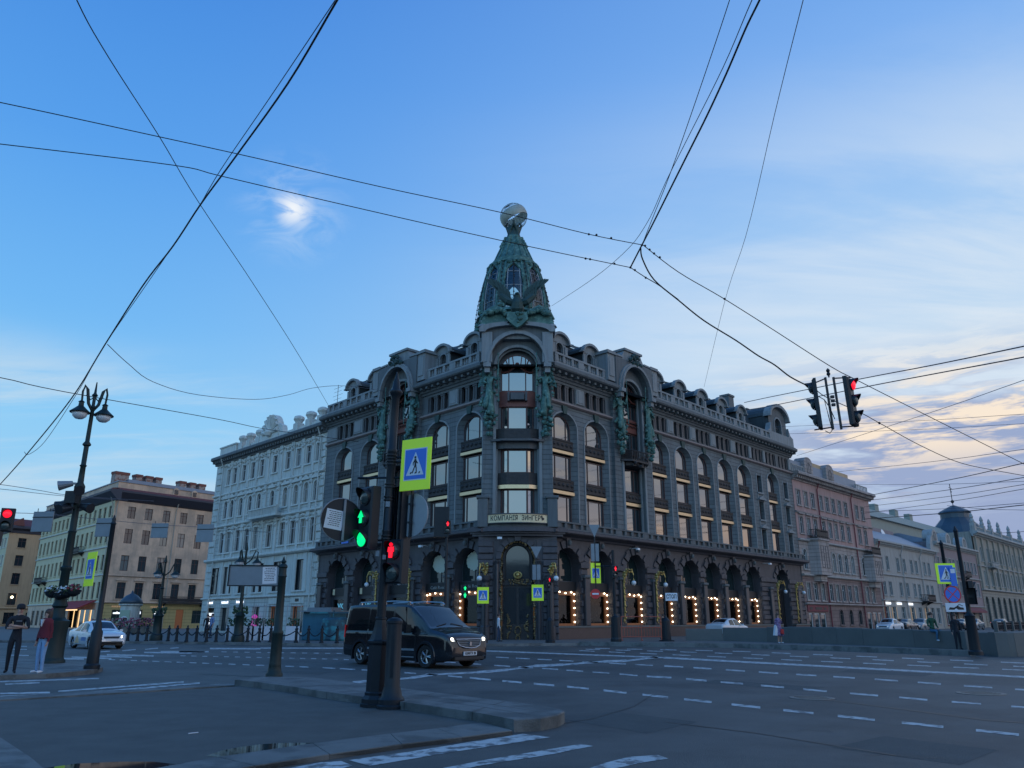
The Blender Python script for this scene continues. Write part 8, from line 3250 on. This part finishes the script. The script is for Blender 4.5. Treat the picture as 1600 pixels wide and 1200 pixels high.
# ================================================================ people
def person(label, M, h=1.75, top='cloth_black', legs='cloth_black', shoes='cloth_black', arms='down', stride=.0, sit=False, hair='hair_brown', cap=None, long_hair=False, sleeves='short', skirt=None,
           turn=0, fem=False, coat=None):
    """faces -y; joints scaled by height"""
    s = h / 1.75
    r = thing('person', label, 'person', M)
    sk = 'skin'
    slv = top if sleeves == 'long' else sk
    sw = .175 if fem else .20
    w_ = .85 if fem else 1.12
    J = []
    E_ = []

    def j(x, y, z, a, b=None):
        J.append((x * s, y * s, z * s, a * s, (b if b is not None else a) * s))
        return len(J) - 1
    hip = .93
    if sit:
        hip = .52
    dz = hip - .93
    pel = j(0, 0, hip, .145, .105)
    wst = j(0, .01, 1.08 + dz, .125 * w_, .095)
    ch = j(0, 0, 1.28 + dz, .155 * w_, .105)
    up = j(0, .01, 1.40 + dz, .115, .08)
    nk = j(0, 0, 1.50 + dz, .055, .055)
    ta = math.radians(turn)
    hx, hy = math.sin(ta), -math.cos(ta)
    hd_ = j(.012 * hx, .012 * hy, 1.585 + dz, .072, .082)
    ht_ = j(0, 0, 1.665 + dz, .078, .088)
    nose = j(.098 * hx, .098 * hy, 1.605 + dz, .011)
    E_ += [(pel, wst, top), (wst, ch, top), (ch, up, top), (up, nk, sk), (nk, hd_, sk), (hd_, ht_, sk), (hd_, nose, sk)]
    for sg in (-1, 1):
        ear = j(sg * .078 * math.cos(ta), sg * .078 * math.sin(ta) * 1.0, 1.61 + dz, .012)
        E_.append((hd_, ear, sk))
    for sg in (-1, 1):
        sh = j(sg * sw, .01, 1.40 + dz, .062 * w_)
        if arms == 'crossed':
            el_ = j(sg * .26, -.10, 1.14 + dz, .046)
            wr = j(-sg * .02 + sg * .02, -.235 - .02 * sg, 1.17 + dz + .02 * sg, .034)
            hn = j(-sg * .13, -.225 - .02 * sg, 1.19 + dz + .02 * sg, .036, .022)
            fd = Vector((-sg, .1, .15))
        elif arms == 'lap':
            el_ = j(sg * .24, -.02, 1.12 + dz, .045)
            wr = j(sg * .12, -.26, 1.00 + dz, .033)
            hn = j(sg * .05, -.33, .985 + dz, .034, .02)
            fd = Vector((-sg * .6, -.7, -.2))
        elif arms == 'one_up' and sg > 0:
            el_ = j(sg * .22, -.05, 1.14 + dz, .042)
            wr = j(sg * .10, -.20, 1.30 + dz, .030)
            hn = j(sg * .05, -.22, 1.38 + dz, .032, .02)
            fd = Vector((0, 0, 1))
        else:
            el_ = j(sg * (sw + .045), .03, 1.12 + dz, .046)
            wr = j(sg * (sw + .05), -.05, .87 + dz, .032)
            hn = j(sg * (sw + .04), -.07, .79 + dz, .036, .022)
            fd = Vector((0, -.15, -1))
        E_ += [(up, sh, top), (sh, el_, slv if sleeves == 'long' else top), (el_, wr, slv), (wr, hn, sk)]
        fd.normalize()
        side = Vector((0, 1, 0)) if abs(fd.z) > .7 else Vector((0, 0, 1))
        b_ = Vector(J[hn][:3]) / s
        for q in range(4):
            o_ = side * (q - 1.5) * .02
            ln = (.062, .075, .070, .055)[q]
            f1_ = j(*(b_ + o_ + fd * ln * .55), .0095)
            f2_ = j(*(b_ + o_ + fd * ln + Vector((0, -.012, -.004))), .008)
            E_ += [(hn, f1_, sk), (f1_, f2_, sk)]
        th = j(*(b_ + side * .05 + fd * .01 + Vector((0, -.02, 0))), .010)
        E_.append((hn, th, sk))
        st = stride * sg
        hj = j(sg * .085, 0, hip - .06, .098)
        if sit:
            kn = j(sg * .13, -.43, .47, .066)
            an = j(sg * .14, -.38 - .12 * (sg > 0), .07, .042)
            E_ += [(pel, hj, legs), (hj, kn, legs), (kn, an, legs)]
        else:
            kn = j(sg * .095, -.03 - st * .5, .50, .064)
            an = j(sg * .10, st * -.9, .075, .042)
            E_ += [(pel, hj, legs), (hj, kn, legs if not skirt else sk), (kn, an, legs if not skirt else sk)]
        hl = j(J[an][0] / s, J[an][1] / s + .03, .045, .040)
        to = j(J[an][0] / s + .03 * sg, J[an][1] / s - .17, .035, .038, .03)
        E_ += [(an, hl, shoes), (hl, to, shoes)]
    me = skin(J, E_, sub=1)
    obj('body', me, r)
    # hair or cap
    hz = 1.672 + dz
    hm = Matrix.Rotation(ta, 4, 'Z')
    k = MB()
    k.X = Matrix.Scale(s, 4) @ hm
    pr = [(.096 * math.cos(t_), .096 * math.sin(t_) * 1.05) for t_ in [math.radians(-35 + 125 * i / 8) for i in range(9)]]
    if cap:
        k.lathe([(.099, -.03), (.102, .02), (.092, .075), (.06, .105), (.015, .113)], 14, (0, .008, hz), sy=1.12)
        k.prism([(-.075, 0), (-.06, -.16), (0, -.185), (.06, -.16), (.075, 0)], hz - .012, hz + .006, ax='z')
        k.v = [tuple(v) for v in k.v]
        k.build('cap', [cap], r, smooth=False, auto=50)
    else:
        n_ = len(k.v)
        k.lathe(pr, 14, (0, .016, hz - .01), sy=1.1)
        if long_hair:
            k.lathe([(.05, -.27), (.095, -.2), (.108, -.1), (.10, 0), (.085, .06)], 12, (0, .045, hz), sy=.72)
        k.build('hair', [hair], r, smooth=True)
    k = MB()
    k.X = Matrix.Scale(s, 4) @ hm
    for sg in (-1, 1):
        k.ball((sg * .031, -.083, 1.632 + dz), .009, 6)
    k.build('eyes', ['black'], r)
    k = MB()
    k.X = Matrix.Scale(s, 4) @ hm
    k.tube([(-.022, -.086, 1.565 + dz), (0, -.092, 1.563 + dz), (.022, -.086, 1.565 + dz)], .006, 5)
    k.build('mouth', ['petal_red'], r)
    if skirt:
        k = MB()
        k.X = Matrix.Scale(s, 4)
        pr = [(.30, .42 + dz), (.27, .6 + dz), (.20, .85 + dz), (.15, 1.02 + dz), (.17, 1.25 + dz), (.175, 1.38 + dz), (.09, 1.47 + dz)]
        k.lathe(pr, 18, (0, 0, 0), sy=.72)
        k.build('dress', [skirt], r, smooth=True)
    return r, s


def face_az(x, y, deg):
    return T(x, y, .12) @ RZ(deg)


g0 = G(12, 1051.5, .12)
m_, s = person('man in black cap, T-shirt and trousers standing with crossed arms at the left edge', T(g0.x + .05, g0.y, .12) @ RZ(28), 1.77, arms='crossed', stride=.16, cap='cloth_black', turn=22)
k = MB()
k.box(-.07, .07, -.001, .001, 0, .022)
k.build('shirt_print', ['grey_metal'], m_, T(.02, -.175, 1.33) @ RX(6))
g0 = G(60, 1051.5, .12)
m_, s = person('woman in maroon jacket, light blue jeans and white sneakers beside the lamp post', T(g0.x, g0.y, .12) @ RZ(-22), 1.66, top='cloth_maroon', legs='denim_light', shoes='shoe_white', sleeves='long', long_hair=True, fem=True, turn=-22)
k = MB()
k.prism([(-.05, 1.385), (.05, 1.385), (.0, 1.20)], -.165, -.10)
k.build('blouse', ['cloth_white'], m_)
k = MB()
k.lathe([(.235, .90), (.225, 1.0), (.185, 1.15), (.20, 1.26), (.19, 1.36), (.11, 1.42)], 16, (0, .0, 0), sy=.66, caps=False)
k.build('jacket', ['cloth_maroon'], m_, smooth=True)
g0 = G(779, 1002.5, .14)
person('person in white jacket and blue jeans walking left of the corner entrance', T(g0.x, g0.y, .14) @ RZ(100), 1.72, top='cloth_white', legs='denim_dark', sleeves='long', stride=.12)
g0 = G(316, 1000.5, .14)
person('pedestrian in white top and dark trousers by the white building, leftmost of three', T(g0.x, 62, .14) @ RZ(150), 1.7, top='cloth_white', stride=.15, long_hair=True, fem=True)
person('pedestrian all in black by the white building, middle of three', T(AT(322, 990, 62.5).x, 62.5, .14) @ RZ(30), 1.75, stride=.12, sleeves='long')
person('pedestrian in blue shirt by the white building, rightmost of three', T(AT(329, 990, 61.5).x, 61.5, .14) @ RZ(-40), 1.8, top='cloth_blue', legs='denim_dark', stride=.14)
g0 = G(1219, 1005, .14)
m_, s = person('woman in a purple patterned coat with a white bag before the granite parapet', T(g0.x, g0.y, .14) @ RZ(20), 1.72, top='cloth_purple', legs='skin', shoes='shoe_white', sleeves='long', long_hair=True, fem=True, skirt='cloth_purple', arms='one_up')
k = MB()
k.prism([(-.42, .45), (-.16, .42), (-.2, .95), (-.27, 1.05)], -.12, .06)
k.build('bag', ['cloth_white'], m_)
k = MB()
k.prism([(-.08, .55), (.12, .52), (.12, .8), (-.04, .82)], -.30, -.2)
k.build('pouch', ['cloth_red'], m_)
pp = PA[5].lerp(PA[6], .42)
m_, s = person('man in green hooded sweater and blue jeans sitting on the granite parapet', T(pp.x - .02, pp.y + .02, .14 + .35) @ RZ(12), 1.78, top='cloth_green', legs='denim_blue', shoes='shoe_white', arms='lap', sit=True, sleeves='long')
pp = PA[5].lerp(PA[6], .78)
person('person in dark clothes leaning by the parapet right of the man in green', T(pp.x, pp.y - .35, .14) @ RZ(-20), 1.62, sleeves='long', long_hair=True, fem=True)
g0 = G(1037, 1000, .14)
person('dark clothed person walking past the lit windows behind the barrier', T(AT(1037, 990, 60).x, 60, .14) @ RZ(-95), 1.74, sleeves='long', stride=.15)

# ================================================================ overhead wires
def wire(label, pts, px, m_='cable', sag=0, group='overhead wires across the square', name='overhead_wire', knots=()):
    """pts: (u, v, height) points of the run"""
    P = []
    for u, v, h_ in pts:
        d = pixdir(u, v)
        t = (h_ - HC) / d.z
        P.append(Vector((d.x * t, d.y * t, h_)))
    # smooth
    Q = []
    n_ = 5
    for i in range(len(P) - 1):
        p0 = P[max(0, i - 1)]
        p3 = P[min(len(P) - 1, i + 2)]
        for j in range(n_):
            t = j / n_
            a, b = P[i], P[i + 1]
            Q.append(.5 * ((2 * a) + (b - p0) * t + (2 * p0 - 5 * a + 4 * b - p3) * t * t + (3 * a - p0 - 3 * b + p3) * t ** 3))
    Q.append(P[-1])
    k = MB()
    rad = [max(.003, px * .68 / 2 / 1200 * (q - Vector((0, 0, HC))).length * .97) for q in Q]
    m = sum(rad) / len(rad)
    rad = [min(max(r_, m * .55), m * 1.8) for r_ in rad]
    rad = [m * .5 + r_ * .5 for r_ in rad]
    o0 = Q[0]
    k.tube([q - o0 for q in Q], rad, 5)
    for (u, v, h_) in knots:
        d = pixdir(u, v)
        t = (h_ - HC) / d.z
        c = Vector((d.x * t, d.y * t, h_)) - o0
        L_ = (c + o0 - Vector((0, 0, HC))).length
        k.ball(c, L_ * 1.9 / 1200, 6)
    return tag(k.build(name, [m_], None, T(*o0)), label, 'wire', group)


wire('upper of the two long wires from the left edge to the knot on the right', [(-300, 100, 8), (0, 160, 8), (250, 214, 8), (400, 247, 8), (600, 293, 8), (783, 332, 8), (920, 366, 8), (1005, 383, 8)], 2.0, knots=[(920, 366, 8), (932, 367, 8), (955, 372, 8), (1003, 383, 8), (1008, 384, 8)])
wire('lower of the two long wires crossing below the globe', [(-300, 190, 8), (0, 225, 8), (270, 258, 8), (345, 275, 8), (520, 316, 8), (784, 376, 8), (985, 418, 8)], 2.0, knots=[(915, 404, 8), (922, 405, 8), (985, 418, 8), (960, 412, 8)])
wire('straight wire falling from the top left to the roof of the corner building', [(60, -150, 8.5), (120, 0, 8.6), (170, 90, 8.8), (250, 215, 9.3), (313, 320, 10.2), (400, 450, 12), (470, 560, 15), (517, 640, 20.5)], 1.5)
wire('thick wavy cable falling from the top to the lower left edge', [(600, -120, 7.5), (527, 0, 7.5), (450, 130, 7.5), (368, 245, 7.5), (313, 320, 7.5), (270, 385, 7.5), (222, 448, 7.5), (163, 540, 7.5), (110, 625, 7.5), (50, 700, 7.5), (20, 735, 7.4), (0, 757, 7.3)], 2.9)
wire('thin companion wire beside the thick falling cable', [(524, 0, 7.6), (420, 155, 7.6), (345, 265, 7.6), (300, 340, 7.6), (232, 440, 7.6), (160, 545, 7.5), (120, 615, 7.4), (70, 690, 7.4), (45, 710, 7.4), (38, 706, 7.45)], 1.3, 'cable_thin')
wire('slack thin wire looping from the falling cable to the corner building', [(168, 538, 8), (200, 568, 8.5), (240, 597, 9), (310, 617, 10), (400, 624, 12), (450, 617, 14), (490, 606, 16), (540, 603, 18), (600, 611, 20)], 1.2, 'cable_thin')
wire('nearly level wire passing the top of the street lamp', [(-200, 555, 8), (0, 590, 8.4), (100, 612, 8.8), (340, 655, 11), (425, 672, 13), (560, 690, 15)], 1.5)
wire('wire at the left edge running behind the lamp head', [(-60, 752, 7.4), (0, 757, 7.4), (60, 766, 7.8), (120, 775, 8.5), (240, 783, 10)], 1.1, 'cable_thin')
wire('second wire at the left edge just under the first', [(-60, 760, 7.0), (0, 764, 7.0), (100, 775, 7.4), (200, 782, 8.2)], 1.0, 'cable_thin')
wire('cable carrying the blank plates at the left', [(-60, 800, 6.0), (66, 803, 6.5), (160, 812, 6.9), (249, 820, 7.8), (320, 824, 7.9), (420, 832, 9)], 1.0, 'cable_thin')
wire('thickest cable rising from the knot to the top right', [(1240, -110, 7.6), (1187, 0, 7.6), (1165, 45, 7.6), (1135, 115, 7.6), (1105, 180, 7.6), (1075, 240, 7.6), (1050, 290, 7.7), (1020, 350, 7.8), (1003, 383, 8), (985, 418, 8)], 4.2)
wire('thin wire left of the thickest cable, the outer one', [(1170, -100, 8), (1140, 0, 8), (1100, 120, 8), (1062, 230, 8), (1040, 290, 8), (1018, 345, 8), (1003, 383, 8)], 1.8)
wire('thin wire running on from the cables down to the glass tower', [(1210, -70, 9), (1175, 0, 9.2), (1130, 105, 9.6), (1075, 215, 10.2), (1040, 285, 11), (1010, 350, 12.5), (975, 395, 14), (920, 440, 18), (862, 478, 26)], 1.4)
wire('long faint wire falling behind the knot on the right', [(1275, -80, 10), (1255, 0, 10.5), (1210, 180, 12), (1165, 370, 15), (1130, 480, 19), (1100, 605, 26)], 1.1, 'cable_thin')
wire('wire from the knot over the hanging signals to the right edge', [(1005, 383, 8), (1060, 425, 7.8), (1130, 466, 7.5), (1200, 510, 7.1), (1297, 572, 6.3), (1345, 597, 6.3), (1450, 650, 6.6), (1600, 725, 7), (1700, 775, 7.2)], 1.7, knots=[(1015, 390, 8), (1022, 396, 7.9), (1132, 467, 7.5), (1031, 402, 7.9)])
wire('thick cable feeding the hanging signals', [(1001, 388, 8), (1004, 405, 7.9), (1022, 437, 7.8), (1060, 469, 7.5), (1100, 501, 7.2), (1150, 532, 6.8), (1185, 556, 6.5), (1210, 570, 6.3), (1235, 589, 6.1), (1262, 603, 5.9)], 3.4)
wire('short wire from the lower knot to the thick feeding cable', [(985, 418, 8), (1008, 433, 7.8), (1030, 446, 7.7), (1060, 468, 7.5)], 2.2, knots=[(992, 422, 8), (1009, 434, 7.8)])
wire('span wire passing behind the hanging signals to the right', [(1272, 605, 6.2), (1290, 620, 6.1), (1345, 645, 6.2), (1376, 662, 6.2), (1440, 697, 6.4), (1500, 723, 6.6), (1560, 736, 6.8), (1640, 750, 7)], 1.6, knots=[(1374, 661, 6.2)])
wire('upper trolley wire rising to the right edge', [(1163, 629, 25), (1200, 621, 21), (1345, 592, 13.5), (1450, 572, 10.8), (1600, 541, 8.8), (1750, 508, 7.8)], 2.0)
wire('lower trolley wire rising to the right edge', [(1160, 641, 24), (1195, 636, 21), (1345, 606, 13.5), (1450, 586, 10.8), (1600, 558, 8.8), (1750, 528, 7.8)], 2.0)
for i, (a, b, px, m_) in enumerate((((1212, 667, 21), (1600, 647, 11), .8, 'cable_thin'), ((1225, 678, 20), (1600, 662, 11), .8, 'cable_thin'), ((1245, 712, 19), (1600, 594, 8), 1.1, 'cable_thin'), ((1310, 737, 19), (1600, 702, 9), 1.0, 'cable_thin'),
                                    ((1352, 775.3, 17.5), (1600, 723.5, 7.5), 1.5, 'cable'), ((1350, 783, 17), (1600, 746, 7.5), 1.2, 'cable'), ((1350, 792.2, 16), (1600, 757, 7.5), 1.0, 'cable'), ((1350, 802, 15), (1600, 764, 7.2), 1.0, 'cable'),
                                    ((1350, 800, 15), (1600, 786, 7.5), 1.0, 'cable_thin'), ((1350, 811, 14), (1600, 789, 7.0), 1.6, 'cable'), ((1480, 790, 9), (1600, 797, 7.5), .9, 'cable_thin'), ((1560, 833, 8), (1640, 824, 7), 1.0, 'cable'),
                                    ((1338, 757, 18), (1600, 752, 9), .8, 'cable_thin'))):
    mid_ = tuple((a[q] + b[q]) / 2 for q in range(3))
    mid_ = (mid_[0], mid_[1] + 2.0, 2 * (a[2] - HC) * (b[2] - HC) / (a[2] + b[2] - 2 * HC) + HC)
    ext = (b[0] + (b[0] - a[0]) * .35, b[1] + (b[1] - a[1]) * .35, b[2] * .93)
    wire(['faint level wire above the pink building, the upper one', 'faint level wire above the pink building, the lower one', 'faint rising wire through the cream cloud', 'faint wire over the roof of the pink building'][i] if i < 4 else
         ['topmost', 'second highest', 'third highest', 'fourth highest', 'faint level', 'thick lowest', 'short faint', 'short right hand', 'faint upper level'][i - 4] + ' wire of the bundle stretched low over the palace roofs', [a, mid_, b, ext], px, m_, group='overhead wires across the square' if i < 4 else 'wire bundle over the palace roofs')

# ================================================================ what stands outside the frame and shows in glass and paint
cw = thing('colonnade_building', 'long stone colonnade of a cathedral wing, left of the view and seen only in reflections', 'building', T(-78, -45, 0))
k = MB()
k.box(-14, 0, 0, 100, 0, 1.2)
k.box(-14, -5, 0, 100, 1.2, 11.2)
k.box(-14, .6, -.6, 100.6, 11.2, 14.0)
k.box(-13, 0, 0, 100, 14.0, 15.2)
k.build('wall', ['granite_grey'], cw)
for i in range(22):
    k = MB()
    k.lathe([(.75, 1.2), (.62, 1.8), (.52, 10.2), (.75, 10.9), (.8, 11.2)], 10, (-1.4, 2 + 4.4 * i, 0))
    k.build('column', ['granite_grey'], cw, auto=40)
nb_ = thing('tenement_building', 'plastered street front behind the camera, seen only in reflections', 'building', T(60, -52, 0) @ RZ(180))
fB = Matrix.Identity(4)
facade(nb_, fB, [2 + 4 * i for i in range(26)], [(1, 3.4, 2, 0), (5, 7.4, 1.3, 0), (9, 11.0, 1.3, 0)], 0, 106, 0, 12, 'sand_plaster', 0.14, 'cream_trim', glass='glass_dim')
cornice(nb_, fB, 0, 106, 11.9, 1.2, .9, 'grey_trim')
k = MB()
k.box(0, 106, .5, 12, 0, 12)
k.build('side_wall', ['yellow_plaster'], nb_)

for i in range(9):
    tr_ = thing('garden_tree', 'round crowned garden tree before the colonnade, %s along the row, seen only in reflections' % ORD[i], 'tree', T(-48 + rnd.uniform(-3, 3), -12 + 7.5 * i, 0), 'garden trees outside the frame')
    k = MB()
    k.tube([(0, 0, 0), (.1, 0, 2), (0, .1, 4), (.3, 0, 6)], [.25, .2, .16, .06], 8)
    for q in range(5):
        a = q * 1.26
        k.tube([(0, 0, 2.6 + q * .4), (.9 * math.cos(a), .9 * math.sin(a), 3.6 + q * .5), (1.7 * math.cos(a), 1.7 * math.sin(a), 4.6 + q * .5)], [.1, .06, .02], 5)
    k.build('trunk', ['stone_dark'], tr_)
    k = MB()
    rr = random.Random(i)
    for q in range(900):
        an, el_, rd = rr.uniform(0, 6.28), rr.uniform(-1, 1), rr.uniform(.55, 1.0)
        c = Vector((2.6 * rd * math.cos(an) * math.sqrt(1 - el_ * el_), 2.6 * rd * math.sin(an) * math.sqrt(1 - el_ * el_), 5.2 + 2.6 * rd * el_))
        c += Vector((math.sin(c.z * 2 + i), math.cos(c.x * 2), math.sin(c.y * 2))) * .35
        s_ = rr.uniform(.10, .22)
        n1 = Vector((rr.uniform(-1, 1), rr.uniform(-1, 1), rr.uniform(-1, 1))).normalized() * s_
        n2 = n1.orthogonal().normalized() * s_
        k.add([c - n1, c - n2, c + n1, c + n2], [(0, 1, 2, 3)])
    k.build('crown', ['leaf'], tr_)
